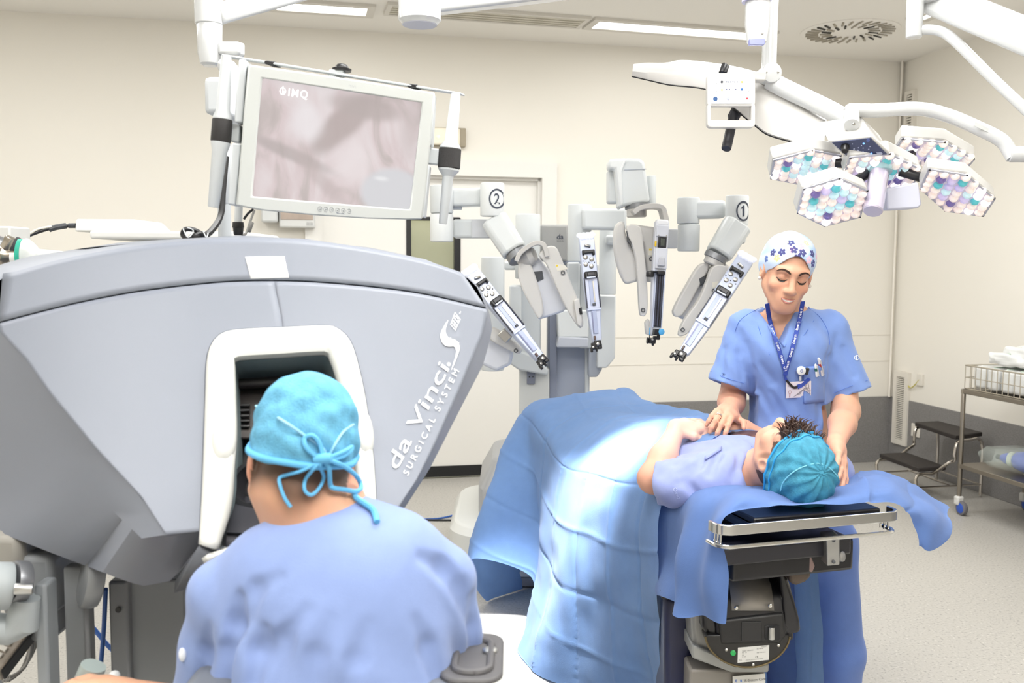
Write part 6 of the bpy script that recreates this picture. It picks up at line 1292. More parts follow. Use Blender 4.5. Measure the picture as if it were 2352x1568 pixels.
# ------------------------------------------------------------------ step stool
zt, zl = .45, .235
Pt = [atz(x, y, zt) for x, y in ((2101, 969), (2155, 966), (2257, 992), (2195, 1000))]
Pl = [atz(x, y, zl) for x, y in ((2020, 1041), (2082, 1038), (2173, 1070), (2110, 1074))]
st = thing('step_stool', 'two step stool with black treads and bent chrome legs in the corner', 'step stool', sum(Pt, Vector()) / 4); st.location.z = 0
for nm, P in (('tread', Pt), ('tread', Pl)): MB().prism([p - ZX * .03 for p in P], ZX * .03).build(nm, RUBBER, st, bevel=.006)
TUB = mat('stool_tube', '#C9C3BB', .22, 1.0); rt = .011
def down(p, z=0.012): return Vector((p.x, p.y, z))
for a_, b_, c_, d_ in ((Pt[0], Pt[1], Pl[0], Pl[1]), (Pt[3], Pt[2], Pl[3], Pl[2])):
    # front leg rises, runs under lower tread, climbs to the upper tread and drops to the back leg
    f0 = c_ - (d_ - c_) * .08; back = b_ + (b_ - a_) * .02
    pts = [down(f0), f0 - ZX * .12, f0 - ZX * .065, c_.lerp(d_, .12) - ZX * .042, c_.lerp(d_, .55) - ZX * .042, d_.lerp(a_, .3) - ZX * .04 + ZX * .0, Vector((a_.x, a_.y, zl + .05)), Vector((a_.x, a_.y, zt - .12)), a_.lerp(b_, .10) - ZX * .045, a_.lerp(b_, .5) - ZX * .042, a_.lerp(b_, .88) - ZX * .045, Vector((back.x, back.y, zt - .13)), down(back)]
    MB().tube(spline(pts, 6), rt, 10).build('side_frame', TUB, st)
MB().tube([down(Pl[0], .10), down(Pt[1], .09)], .007, 8).build('floor_bar', TUB, st); MB().tube([down(Pl[3], .10), down(Pt[2], .09)], .007, 8).build('floor_bar', TUB, st)
MB().tube([down(Pl[0].lerp(Pt[1], .5), .10), down(Pl[3].lerp(Pt[2], .5), .10)], .006, 8).build('cross_bar', TUB, st); MB().tube([down(Pt[1], .09), down(Pt[2], .09)], .007, 8).build('cross_bar', TUB, st)
# ------------------------------------------------------------------ trolley with basket
PC = atz(2214, 893, .80); PC.z = 0; ac, bc = (PC - CORNER).dot(UX), (PC - CORNER).dot(VX)
tr = thing('trolley', 'two shelf stainless steel trolley on casters at the right edge', 'trolley', room(ac + .24, bc - .45, 0))
STL = mat('trolley_steel', '#9C958B', .35, 1.0)
def rbx(a0, a1, b0, b1, z0, z1): return MB().box(room((a0 + a1) / 2, (b0 + b1) / 2, (z0 + z1) / 2), (abs(a1 - a0), abs(b1 - b0), z1 - z0), RW)
a1_, b1_ = ac + .48, bc - .92
for z in (.80, .325): rbx(ac - .012, a1_ + .012, b1_, bc + .012, z - .028, z).build('shelf', STL, tr, bevel=.003)
for a_ in (ac, a1_):
    for b_ in (bc, b1_):
        p = room(a_, b_, 0); MB().rcyl(p + ZX * .115, p + ZX * .80, .014, .002, 16).build('leg', STL, tr)
        m = MB(); m.box(p + ZX * .088, (.05, .045, .06), RW); cs = m.build('caster_fork', mat('caster_white', '#D9D8D4', .4), tr, bevel=.012)
        q = p - VX * .03 + ZX * .045; MB().rcyl(q - UX * .014, q + UX * .014, .045, .006, 24).build('caster_wheel', mat('wheel_grey', '#6E6C70', .5), cs); MB().rcyl(q - UX * .0165, q + UX * .0165, .032, .003, 20).build('wheel_hub', mat('wheel_blue', '#2C56B8', .4), cs)
bk_ = thing('wire_basket', 'wire mesh basket of wrapped white packs on the trolley top', 'basket', room(ac + .2, bc - .3, .80))
ba0, ba1, bb0, bb1 = ac + .005, ac + .42, bc - .75, bc + .0; z0, z1 = .805, .95
WIR = mat('basket_wire', '#C4BDB0', .35, .9)
for z, r in ((z0, .003), (z0 + .07, .0028), (z1, .005)):
    MB().tube([room(ba0, bb1, z), room(ba1, bb1, z), room(ba1, bb0, z), room(ba0, bb0, z), room(ba0, bb1, z)], r, 8).build('rim_wire', WIR, bk_)
w0 = MB().cyl((0, 0, z0), (0, 0, z1), .0028, None, 8).build('wire', WIR, bk_); first = True
for k in range(17):
    for a_ in (ba0, ba1):
        o = w0 if first else w0.copy(); 
        if not first: COL.objects.link(o)
        first = False; o.location = room(a_, bb1 + (bb0 - bb1) * k / 16, 0)
for k in range(1, 9):
    o = w0.copy(); COL.objects.link(o); o.location = room(ba0 + (ba1 - ba0) * k / 9, bb1, 0)
PK = mat('pack_white', '#F2F3F1', .5, bump=.6, bscale=30, trans=.1); PKG = mat('pack_green', '#CFE0D0', .4, trans=.2)
packs = [('standing white sterile pack at the far end of the wire basket', .0, .06, .15, 0), ('second upright white pack in the wire basket from the far end', .0, .17, .15, 0), ('third upright white pack with a green seam in the basket', .0, .28, .15, 1), ('fourth upright white pack in the wire basket, near the frame edge', .0, .39, .15, 0), ('upright white pack nearest the camera in the wire basket', .0, .5, .15, 0),
         ('crumpled white pack lying over the basket rim', .16, .28, .09, 0), ('loose white bundle lying highest on the basket heap', .2, .36, .09, 0)]
for i, (lab, zz, bb, hh, g) in enumerate(packs):
    t_ = thing('sterile_pack', lab, 'sterile pack', room(ac + .2, bc - bb, .81 + zz), 'sterile packs in the basket'); m = MB()
    sz = (.34, .095, hh - .01) if zz == 0 else ((.34, .30, .075) if i == 5 else (.30, .26, .08))
    m.box(room(ac + .21, bc - bb - .02, .812 + zz + sz[2] / 2), sz, RW @ Matrix.Rotation(.06 * (i % 3 - 1), 3, 'Z'))
    o = m.build('wrapped_pack', PK, t_, bevel=.022, seg=3)
    if i >= 5: sb = o.modifiers.new('s', 'SUBSURF'); sb.levels = 2; sb.render_levels = 2; tx = bpy.data.textures.new('crumple', 'CLOUDS'); tx.noise_scale = .06; dm = o.modifiers.new('d', 'DISPLACE'); dm.texture = tx; dm.strength = .05; dm.texture_coords = 'GLOBAL'
    m = MB(); m.box(room(ac + .21, bc - bb - .02, .812 + zz + sz[2] + .002), (sz[0] * .9, .012, .008), RW); m.build('seal_strip', PKG if g or i % 2 else PK, t_, bevel=.002)
rs_ = thing('resuscitator', 'blue rubber bulb with grey collar in a clear bag on the lower trolley shelf', 'medical device', room(ac + .1, bc - .45, .325))
pp = room(ac + .13, bc - .20, .40); ax = (-VX * .95 + UX * .3).normalized()
MB().lathe(pp, ax, [(0, .02), (.03, .035), (.06, .04), (.075, .03), (.10, .055), (.16, .068), (.24, .066), (.30, .045)], 24).build('bulb', mat('bulb_blue', '#3450B8', .25, coat=.4), rs_)
MB().lathe(pp + ax * .055, ax, [(0, .043), (.006, .045), (.026, .045), (.03, .04)], 24).build('collar', mat('collar_pale', '#B9C4B4', .4), rs_)
MB().lathe(pp - ax * .03, ax, [(0, .012), (.0, .016), (.04, .018)], 16).build('valve', DARK, rs_)
m = MB(); gb = []
for j in range(15):
    u = j / 14; row = []
    for i in range(17):
        t = 2 * PI * i / 16; r_ = (.085 + .012 * math.sin(5 * t + u * 7)) * (math.sin(PI * min(max(u, .06), .97)) ** .35); c_ = pp + ax * (-.10 + u * .5)
        p = c_ + (UX * math.cos(t) * 1.25 + ZX * math.sin(t)) * r_; p.z = max(p.z, .332); row.append(p)
    gb.append(row)
m.grid(gb); m.build('clear_bag', mat('bag_clear', '#E6F2EA', .12, spec=.6, alpha=.22), rs_, smooth=180)
# ------------------------------------------------------------------ people
def V(*a): return np.array(a, float)
def N3(v): v = np.array(v, float); return v / np.linalg.norm(v)
class UNI:
    def __init__(s, *a): s.a = a
    def ev(s, p): return np.minimum.reduce([q.ev(p) for q in s.a])
def frameM(y, z):
    """columns x,y,z with y forward and z roughly up"""
    y = N3(y); z = np.array(z, float); z = N3(z - y * (z @ y)); x = np.cross(y, z); return np.stack([x, y, z], 1)
def surf(S, p0, d, n=90, off=0.0, mx=1.0):
    p = _np(p0); d = N3(_np(d)); t = 0.0
    for _ in range(n):
        s_ = float(S.ev((p + d * t)[None])[0]) - off
        if s_ < 0.0004: break
        t += max(s_ * 0.7, 0.0003)
        if t > mx: break
    return Vector(p + d * t)
def psurf(S, px, py, Y0, off=0.0):
    """the point of an implicit surface that the photo pixel looks at"""
    a = at(px, py, Y0); return surf(S, a, a - CAMP, off=off)
def head(S, o, M, male=False, scale=1.0, smile=False):
    o = _np(o); k_ = scale
    def L(x, y, z): return o + M @ (V(x, y, z) * k_)
    def E(c, r, k=.02, op='u', R=None): S.ell(L(*c), V(*r) * k_, M if R is None else M @ R, k * k_, op)
    def Cn(a, b, ra, rb=None, k=.02, op='u'): S.cone(L(*a), L(*b), ra * k_, (ra if rb is None else rb) * k_, k * k_, op)
    E((0, -.012, .035), (.074, .094, .083)); E((0, .022, -.030), (.060 if male else .0570, .068, .078), .03)
    jw = .003 if male else -.004
    E((0, .066, -.094), (.022 + jw, .020, .018), .03)
    for s in (-1, 1):
        Cn((s * (.056 + jw), .005, -.045), (s * .018, .064, -.096), .016, .014, .035)
        E((s * .040, .062, -.026), (.022, .020, .018), .025)
        Cn((s * .012, .084, .026), (s * .044, .070, .026), .010, .009, .022)
        E((s * .031, .097, .006), (.017, .018, .012), .014, 's')
        E((s * .031, .0735, .005), (.0150, .0135, .0125), .004)
        E((s * .077, -.006, -.002), (.009, .020, .030), .008); E((s * .083, -.002, .0), (.006, .010, .016), .006, 's')
        E((s * .0125, .099, -.034), (.0085, .010, .0075), .006); E((s * .0065, .106, -.0425), (.0035, .004, .004), .003, 's')
    Cn((0, .086, .016), (0, .107, -.026), .0085, .0105, .012); E((0, .1105, -.031), (.0115, .0105, .0100), .008)
    E((0, .074, -.062), (.034, .024, .026), .022)
    if not smile:
        for z, y0, r in ((-.0580, .0965, .0044), (-.0670, .0945, .0050)):
            for s in (-1, 1): S.chain([L(s * .023, .083, -.0615), L(s * .012, .0925, z + .0005), L(0, y0, z)], [.002 * k_, r * k_, r * k_], .004 * k_)
    else: E((0, .0955, -.0655), (.0175, .010, .0050), .006, 's')
    return L
def hand(S, o, x, z, side=1, curls=(.35, .35, .4, .45), sc=1.0, thumb=((.055, .052, -.010), (.082, .060, -.016)), spread=.06, k=.0055):
    """palm, four unequal fingers bent at three joints and a thumb from the palm's side; returns a local-to-world map"""
    x = N3(x); z = np.array(z, float); z = N3(z - x * (z @ x)); y = np.cross(z, x) * side; o = _np(o)
    def L(a, b, c): return o + (x * a + y * b + z * c) * sc
    S.chain([L(-.01, 0, 0), L(.03, .004, .001), L(.075, .012, .002)], [.023 * sc, .021 * sc, .015 * sc], .012)
    S.chain([L(.0, -.008, 0), L(.035, -.016, .0), L(.070, -.022, .0)], [.021 * sc, .018 * sc, .013 * sc], .012)
    S.chain([L(.012, .018, -.006), L(.045, .026, -.003), L(.08, .026, 0)], [.017 * sc, .015 * sc, .011 * sc], .012)
    tips = []
    for i, (bx, by, ls) in enumerate((( .084, .027, (.041, .025, .019)), (.090, .008, (.045, .028, .020)), (.085, -.012, (.041, .026, .019)), (.075, -.030, (.032, .020, .017)))):
        a = curls[i]; p = np.array((bx, by, .002)); ang = a * .9; pts = [L(*p)]; dy = (1.5 - i) * spread
        for j, l in enumerate(ls):
            p = p + np.array((math.cos(ang) * l, dy * l, -math.sin(ang) * l)); pts.append(L(*p)); ang += a * (1.25 if j == 0 else .8)
        S.chain(pts, [r * sc for r in (.0092, .0086, .0078, .0064)], k); tips.append(pts)
    t0 = (.012, .026, -.006); S.chain([L(*t0), L(.034, .044, -.010), L(*thumb[0]), L(*thumb[1])], [.015 * sc, .0125 * sc, .0098 * sc, .0078 * sc], k)
    return L, tips
def skinmat(name, col): return mat(name, col, .48, sss=.12, attr=True, bump=.05, bscale=500, spec=.35)
def fabric(name, col): return mat(name, col, .8, bump=.25, bscale=700, spec=.2, sheen=.2, attr=False, var=.03, vscale=25)
def region(p, L, c, r, M, k):
    """soft mask around a head-local point"""
    q = (p - L(*c)) @ M / (np.array(r) * 1.0); return 1 - sstep(1 - k, 1 + k, np.sqrt((q * q).sum(-1)))
def mixc(base, w, col): return base * (1 - w[:, None]) + np.array(lin(col)) * w[:, None]

# ======================================================== woman in scrubs
nurse = thing('person', 'smiling woman in blue scrubs and flowered cap leaning over the lying man', 'person', (at(1810, 900, 2.97).x, 2.97, 0))
HM = frameM((-.07, -math.cos(.28), -math.sin(.28)), (.15, -.2, 1)); HO = _np(at(1807, 627, 2.92))
S = SDF(); HLn = head(S, HO, HM, smile=True, scale=.96)
nb = _np(at(1806, 742, 3.0))
S.chain([HLn(0, -.022, -.05), nb + V(0, .0, .03), nb + V(0, .02, -.06)], [.052, .050, .075], .03)
shL, shR = _np(at(1716, 755, 3.0)), _np(at(1899, 755, 3.0))
S.chain([shL, nb + V(0, .01, -.03), shR], [.048, .062, .048], .04)
S.ell(_np(at(1808, 830, 3.0)), (.128, .085, .17), None, .04); S.ell(_np(at(1815, 980, 3.0)), (.120, .085, .17), None, .04); S.ell(_np(at(1830, 1150, 3.02)), (.135, .095, .18), None, .04)
elL, elR = _np(at(1682, 915, 3.05)), _np(at(1943, 945, 2.94)); wrL, wrR = _np(at(1676, 940, 2.90)), _np(at(1921, 1018, 2.66))
S.chain([shL, _np(at(1690, 850, 2.99)), elL], [.046, .044, .040], .02); S.chain([elL, (elL * .6 + wrL * .4), wrL], [.041, .041, .026], .02)
S.chain([shR, _np(at(1935, 860, 2.99)), elR], [.046, .045, .041], .02); S.chain([elR, (elR * .6 + wrR * .4), wrR], [.042, .040, .025], .02)
hips = _np(at(1840, 1260, 3.02))
for s, fx in ((-1, 1815), (1, 1925)):
    kn = _np(at(fx, 1500, 3.0)); ft = V(kn[0] + .01, 3.02, .07); S.chain([hips + V(s * .07, 0, 0), kn, ft], [.075, .055, .04], .03); S.chain([ft, ft + V(0, -.12, -.035)], [.04, .03], .02)
hLm, tipsL = hand(S, wrL, _np(at(1654, 962, 2.79)) - wrL, (.25, -.35, 1), side=1, curls=(.42, .50, .50, .5), sc=.92, thumb=((.048, .064, -.006), (.068, .074, -.018)))
hRm, tipsR = hand(S, wrR, _np(at(1938, 1085, 2.56)) - wrR, (.75, .1, .5), side=1, curls=(.12, .15, .18, .2), sc=.95)
SK = '#D0A086'
def ncol(p):
    c = np.tile(np.array(lin(SK)), (len(p), 1)); q = (p - HO) @ HM / .96
    c = mixc(c, .28 * region(p, HLn, (.042, .07, -.022), (.026, .03, .022), HM, .7) + .28 * region(p, HLn, (-.042, .07, -.022), (.026, .03, .022), HM, .7), '#D98E78')
    lip = 0 * ((np.abs(q[:, 0]) < .026) & (q[:, 1] > .078) & (q[:, 2] < -.0525 + np.abs(q[:, 0]) * .02) & (q[:, 2] > -.0775 + np.abs(q[:, 0]) * .45)).astype(float)
    c = mixc(c, lip * .8, '#C4736C')
    for s in (-1, 1): c = mixc(c, .55 * region(p, HLn, (s * .031, .085, .012), (.02, .02, .006), HM, .5), '#A87863')
    hd = 1 - sstep(.05, .25, np.minimum(np.linalg.norm(p - wrL, axis=1), np.linalg.norm(p - wrR, axis=1))); c = mixc(c, hd * .5, '#E2A791')
    return c
nb_o = S.mesh('body', at(1600, 500, 2.45) - Vector((.05, 0, .0)) if False else V(.45, 2.40, .0), V(1.35, 3.25, 1.80), .0034, skinmat('skin_tan', SK), nurse, ncol)
SN = S
# eyes, lashes, brows, teeth, earrings
EYEM = mat('eye_dark', '#1C110D', .15, coat=.8); BROW = mat('brow_hair', '#3A241B', .8)
fw = -1
for s in (-1, 1):
    def fp(x, z, off=.0): return surf(SN, HLn(x, .16, z), HM @ V(0, -1, 0), off=off)
    arc = [fp(s * (.031 + dx), zz, .0004) for dx, zz in ((-.0155, .0005), (-.010, -.0035), (-.003, -.0058), (.004, -.0058), (.011, -.0035), (.0165, .001))]
    MB().tube(spline(arc, 4), [.0006] + [.0015] * 19 + [.0006], 8).build('eyelashes', mat('lash', '#20130F', .6), nurse)
    arc = [fp(s * (.031 + dx), zz, .0003) for dx, zz in ((-.009, -.0065), (-.002, -.0085), (.005, -.0082), (.011, -.0062))]
    MB().tube(spline(arc, 4), [.0008] + [.0019] * 11 + [.0008], 8).build('eye', EYEM, nurse)
    arc = [fp(s * x, z, .0008) for x, z in ((.013, .0225), (.022, .0285), (.034, .0315), (.045, .0290), (.054, .0215))]
    m = MB(); cv = spline(arc, 5); m.strip(cv, HM @ V(0, 0, 1), [float(w) for w in np.interp(np.linspace(0, 1, len(cv)), [0, .15, .6, 1], [.003, .0068, .0052, .0012])], .0022); m.build('eyebrow', BROW, nurse, bevel=.0006)
    MB().ell(HLn(s * .083, .003, -.030), (.0055,) * 3).build('earring', mat('pearl', '#E8E2D6', .15, .3), nurse)
m = MB()
def fpm(x, z, off=.0): return surf(SN, HLn(x, .16, z), HM @ V(0, -1, 0), off=off)
upl = [(-.0225, -.0570), (-.016, -.0595), (-.007, -.0606), (0, -.0616), (.007, -.0606), (.016, -.0595), (.0225, -.0570)]; lol = [(-.0225, -.0570), (-.016, -.0650), (-.008, -.0695), (0, -.0705), (.008, -.0695), (.016, -.0650), (.0225, -.0570)]
LIP = mat('lip_rose', '#BC7B70', .35, spec=.5)
UP3, LO3 = spline([fpm(*p, .0010) for p in upl], 4), spline([fpm(*p, .0010) for p in lol], 4); m.grid([[Vector(a).lerp(Vector(b), t) + Vector(HM @ V(0, .0025 * math.sin(PI * t), 0)) for a, b in zip(UP3, LO3)] for t in np.linspace(.0, 1, 5)]); m.build('teeth', mat('teeth_white', '#DDD5CC', .25), nurse, smooth=180, fixn=False)
for pts, rr_ in ((upl, .0024), (lol, .0036)):
    cv = spline([fpm(*p, .0008) for p in pts], 4); n_ = len(cv); MB().tube(cv, [max(.0007, rr_ * math.sin(PI * (i + .6) / (n_ + .2)) ** .7) for i in range(n_)], 8).build('lips', LIP, nurse)
m = MB(); rp = tipsL[2]; ra = Vector(rp[1]) - Vector(rp[0]); m.ring(Vector(rp[0]).lerp(Vector(rp[1]), .30), ra, .0100, .002, .004, 20); m.build('finger_ring', SILVER, nurse)
# cap with flower print
S = SDF(); 
def LC(x, y, z): return HO + HM @ (V(x, y, z) * .96)
S.ell(LC(0, -.016, .046), V(.083, .103, .086) * .98, HM, .02); S.ell(LC(0, -.045, .005), V(.080, .075, .060) * .97, HM, .03)
def capcut(p):
    q = (p - HO) @ HM / .96; zz = .054 - .75 * np.maximum(np.abs(q[:, 0] if q.ndim == 2 else q[..., 0]) - .01, 0) ** 1.35 * 6.0 * .32
    x_, y_, z_ = q[..., 0], q[..., 1], q[..., 2]
    edge = .078 - 16.0 * x_ ** 2; return (edge - z_) * .7 - np.maximum(.02 - y_, 0) * 1.2
S.fn(lambda p: -(-capcut(p)) * -1.0, 's', .003)
def foldcap(p):
    q = (p - HO) @ HM; return .0012 * np.sin(q[..., 0] * 90 + 3 * np.sin(q[..., 1] * 50)) * sstep(.03, -.05, q[..., 1])
S.fn(foldcap, 'd')
flowers = [((.055, .07, .085), '#2E2C6E'), ((.035, .085, .105), '#F3B7D0'), ((-.005, .07, .118), '#F2A9C6'), ((.018, .083, .105), '#2E2C6E'), ((-.015, .088, .100), '#2E2C6E'), ((-.055, .06, .095), '#33306F'), ((.075, .04, .07), '#2E2C6E'), ((-.045, .085, .075), '#F1C4D8'), ((-.062, .065, .06), '#3A3780'), ((.03, .06, .125), '#33306F'), ((.0, .09, .078), '#2E2C6E'), ((-.03, .045, .128), '#E9E29C'), ((-.078, .02, .05), '#3E49A0'), ((.065, .066, .06), '#E6E08F'), ((.05, .05, .118), '#E8E6A8'), ((-.075, .03, .08), '#F1B5CF'), ((.078, .015, .04), '#3E5FA8')]
def capcol(p):
    q = (p - HO) @ HM / .96; n_ = noise2(q[:, 0] * 9 + q[:, 1] * 4, q[:, 2] * 9 - q[:, 1] * 3, 4, 14, .8, 4); c = np.tile(np.array(lin('#CFDCEF')), (len(p), 1))
    c = mixc(c, np.clip(.5 + n_ * .5, 0, 1) * .8, '#A3C0E4')
    cen = V(0, -.016, .046); dq = q - cen; dq /= np.linalg.norm(dq, axis=1, keepdims=True)
    for i, (fp_, col) in enumerate(flowers):
        d0 = N3(V(*fp_) - cen); t1 = N3(np.cross(d0, (0.3, 1, .2))); t2 = np.cross(d0, t1); x = dq @ t1 * .095; y = dq @ t2 * .095; front = dq @ d0 > .5
        r = np.hypot(x, y); a = np.arctan2(y, x) + i; R_ = .0130 * (.50 + .50 * np.abs(np.cos(a * 2.5)) ** .6); w = (front & (r < R_) & (r > .0018)).astype(float); c = mixc(c, w * .95, col)
    return c
S.mesh('surgical_cap', _np(at(1700, 740, 2.75)), _np(at(1940, 500, 3.25)) if False else HO + V(.16, .2, .2), .0019, mat('cap_print', '#DCE6F4', .75, attr=True, bump=.15, bscale=600), nurse, capcol) if False else S.mesh('surgical_cap', HO - V(.15, .15, .12), HO + V(.15, .17, .2), .0019, mat('cap_print', '#DCE6F4', .75, attr=True, bump=.15, bscale=600), nurse, capcol)
# tunic
S = SDF()
S.chain([shL + V(.0, 0, .0), nb + V(0, .02, -.030), shR], [.058, .070, .058], .05)
S.ell(_np(at(1807, 835, 2.985)), (.148, .112, .175), None, .06); S.ell(_np(at(1806, 805, 2.93)), (.105, .070, .075), None, .06); S.ell(_np(at(1815, 985, 3.0)), (.146, .108, .20), None, .06); S.ell(_np(at(1835, 1150, 3.02)), (.175, .125, .22), None, .06)
hmL, hmR = _np(at(1668, 884, 2.98)), _np(at(1957, 902, 2.97))
for sh, hm, r1 in ((shL, hmL, .062), (shR, hmR, .062)):
    ax = N3(hm - sh); S.cone(sh + ax * .01, hm + ax * .05, .060, r1, .035)
base_tunic = list(S.it)
def wedge(p):
    a = _np(at(1760, 700, 2.86)); b = _np(at(1852, 700, 2.86)); c = _np(at(1797, 792, 2.86))
    n1 = N3(np.cross(c - a, V(0, 1, 0))); n2 = N3(np.cross(V(0, 1, 0), c - b))
    if n1[0] > 0: n1 = -n1
    if n2[0] < 0: n2 = -n2
    return np.maximum(np.maximum((p - c) @ n1, (p - c) @ n2), (p[..., 1] - 3.0))
S.fn(wedge, 's', .006)
S.ell(nb + V(0, .015, .045), (.068, .066, .05), None, .01, 's')
for sh, hm in ((shL, hmL), (shR, hmR)):
    ax = N3(hm - sh)
    def hemcut(p, ax=ax, hm=hm, sh=sh):
        side = np.sign(hm[0] - nb[0]); d = (p - hm) @ ax; far = (p[..., 0] - nb[0]) * side; return -np.minimum(d, far - .10)
    S.fn(hemcut, 's', .003)
    S.cone(hm - ax * .010, hm + ax * .1, .048, .050, .004, 's')
S.cut(_np(at(1835, 1235, 3.0)), V(0, 0, -1))
TUN0 = SDF(); TUN0.it = list(S.it)
for pts, r, dep in (([(1712, 790), (1722, 850), (1730, 930)], .012, .004), ([(1700, 760), (1698, 810), (1706, 870)], .010, .003), ([(1905, 800), (1893, 860), (1888, 930), (1880, 975)], .012, .004), ([(1925, 770), (1912, 820), (1906, 870)], .010, .003), ([(1740, 900), (1775, 960)], .014, .003), ([(1770, 905), (1800, 965)], .012, .003), ([(1830, 920), (1842, 975)], .012, .003), ([(1745, 840), (1770, 880)], .012, .002), ([(1660, 800), (1655, 860)], .01, .003), ([(1940, 800), (1962, 860)], .01, .003)):
    P_ = [_np(psurf(TUN0, x, y, 2.7)) for x, y in pts]; P_ = [p + V(0, -r + dep, 0) for p in P_]; S.chain(P_, [r * .5] + [r] * (len(pts) - 2) + [r * .5] if len(pts) > 2 else [r * .6, r], .016, 's')
S.fn(lambda p: .0018 * np.sin(p[..., 0] * 60 + 2.2 * np.sin(p[..., 2] * 14)) * np.sin(p[..., 2] * 17 + 1) + .0014 * np.sin((p[..., 0] * 1.2 + p[..., 2]) * 75), 'd')
SCR = fabric('scrub_blue', '#748FC8'); SCRD = fabric('scrub_blue_dark', '#6480C2')
S.mesh('tunic', V(.50, 2.72, .55), V(1.30, 3.22, 1.52), .0038, SCR, nurse); ST_ = S
# trousers
S = SDF(); 
for s, fx in ((-1, 1815), (1, 1925)):
    kn = _np(at(fx, 1500, 3.0)); S.chain([hips + V(s * .07, 0, .02), kn, V(kn[0] + .01, 3.02, .12)], [.105, .080, .075], .03)
S.ell(hips + V(0, 0, .02), (.17, .12, .12), None, .04)
S.fn(lambda p: .004 * np.sin(p[..., 0] * 50 + p[..., 2] * 6), 'd'); S.mesh('trousers', V(.6, 2.8, .08), V(1.35, 3.25, .95), .008, SCRD, nurse)
# seams, pocket, sleeve emblem
STI2 = mat('seam_blue', '#4F70BC', .8)
def onT(px, py, off=.001): return psurf(ST_, px, py, 2.6, off)
for pts in ([(1757, 702), (1770, 745), (1795, 793)], [(1853, 702), (1835, 740), (1797, 793)]): MB().tube(spline([onT(x + (-5 if x < 1795 else 5), y + 3) for x, y in pts], 5), .0022, 6).build('neck_binding', SCRD, nurse)
for pts in ([(1752, 705), (1735, 712), (1700, 735), (1688, 762)], [(1856, 706), (1885, 730), (1902, 762), (1906, 792)], [(1733, 712), (1745, 760), (1768, 815)], [(1870, 735), (1850, 765), (1825, 795)]): MB().tube(spline([onT(x, y, .0012) for x, y in pts], 5), .0009, 5).build('seam', STI2, nurse)
for pts in ([(1632, 851), (1668, 868), (1709, 880)], [(1916, 902), (1955, 886), (1993, 873)]): MB().tube(spline([onT(x, y, .0014) for x, y in pts], 4), .0009, 5).build('hem_stitch', STI2, nurse)
m = MB(); PW = [[onT(1846 + (1893 - 1846) * i / 8, 843 + (926 - 843) * j / 10 - 4 * i / 8, .0025) for i in range(9)] for j in range(11)]; m.grid(PW); pk = m.build('chest_pocket', SCR, nurse, solid=.002, smooth=180, fixn=False)
MB().tube([p for p in PW[0]], .0012, 6).build('pocket_edge', STI2, pk); MB().tube([r[0] for r in PW] + PW[-1] + [r[-1] for r in PW[::-1]], .0009, 6).build('pocket_edge', STI2, pk)
m = MB(); th_ = np.linspace(0, 2 * PI, 21); m.grid([[onT(1968 + k * math.cos(t), 821 + k * math.sin(t), .0012) for t in th_] for k in (4.6, 6)]); m.grid([[onT(1967 + dx, 821 + y, .0012) for dx in (-.8, .8)] for y in (-6, -2, 2, 5)]); m.build('sleeve_emblem', mat('emblem_white', '#EEF2FA', .6), nurse, smooth=0, fixn=False)['kind'] = 'stuff'
# lanyard and badge
NAVY = mat('lanyard_navy', '#223C93', .6, bump=.2, bscale=500)
ln = thing('lanyard', 'navy lanyard with white lettering around the woman\'s neck, holding a badge', 'lanyard', onT(1805, 850))
def strand(pts, w, off=.004): P_ = spline([onT(x, y, off) for x, y in pts], 5); MB().strip(P_, Vector((1, 0, .1)), w, .0012).build('strap', NAVY, ln); return P_
bodyS = UNI(SN, ST_)
def onB(px, py, off=.004): return psurf(bodyS, px, py, 2.6, off)
sl_ = [(1762, 697), (1768, 735), (1779, 772), (1790, 805), (1800, 838), (1806, 853)]; sr_ = [(1844, 692), (1837, 730), (1829, 765), (1820, 800), (1810, 835), (1803, 862)]
PLs, PRs = [spline([onB(x, y, .006 + (.002 if q is sr_ else 0)) for x, y in q], 6) for q in (sl_, sr_)]
for P_ in (PLs, PRs): MB().strip(P_, Vector((1, 0, .1)), .0135, .0014).build('strap', NAVY, ln, smooth=60)
LTX = mat('lanyard_text', '#E9EDF8', .6)
def strap_text(P_, t0, flip):
    n_ = len(P_); vs, fs = text2d('IMQ', 1.0, bold=.03); vs = [(x, y) for x, y in vs]
    def f(x, y):
        k = t0 + x * .0085 / .20; i = min(max(k * (n_ - 1), 0), n_ - 1.001); a = Vector(P_[int(i)]); b = Vector(P_[int(i) + 1]); p = a.lerp(b, i - int(i)); t = (b - a).normalized(); w = Vector((1, 0, .1)); w = (w - t * w.dot(t)).normalized(); nn = Vector((0, -1, 0)); nn = (nn - t * nn.dot(t) - w * nn.dot(w)).normalized()
        return p + w * (y - .35) * .0085 * (1) + nn * .0018
    m = MB(); m.add([f(x, y) for x, y in vs], fs); m.build('strap_text', LTX, ln, smooth=0, fixn=False)
    c = f(-.55, .35); m = MB(); m.ring(c, (0, -1, 0), .0036, .0010, .0003, 16); m.box(c, (.001, .001, .008)); m.build('strap_emblem', LTX, ln, smooth=0)['kind'] = 'stuff'
for t0 in (.12, .29, .46, .63, .80): strap_text(PRs, t0, 1)
for t0 in (.30, .52, .70, .88): strap_text(PLs, t0, 1)
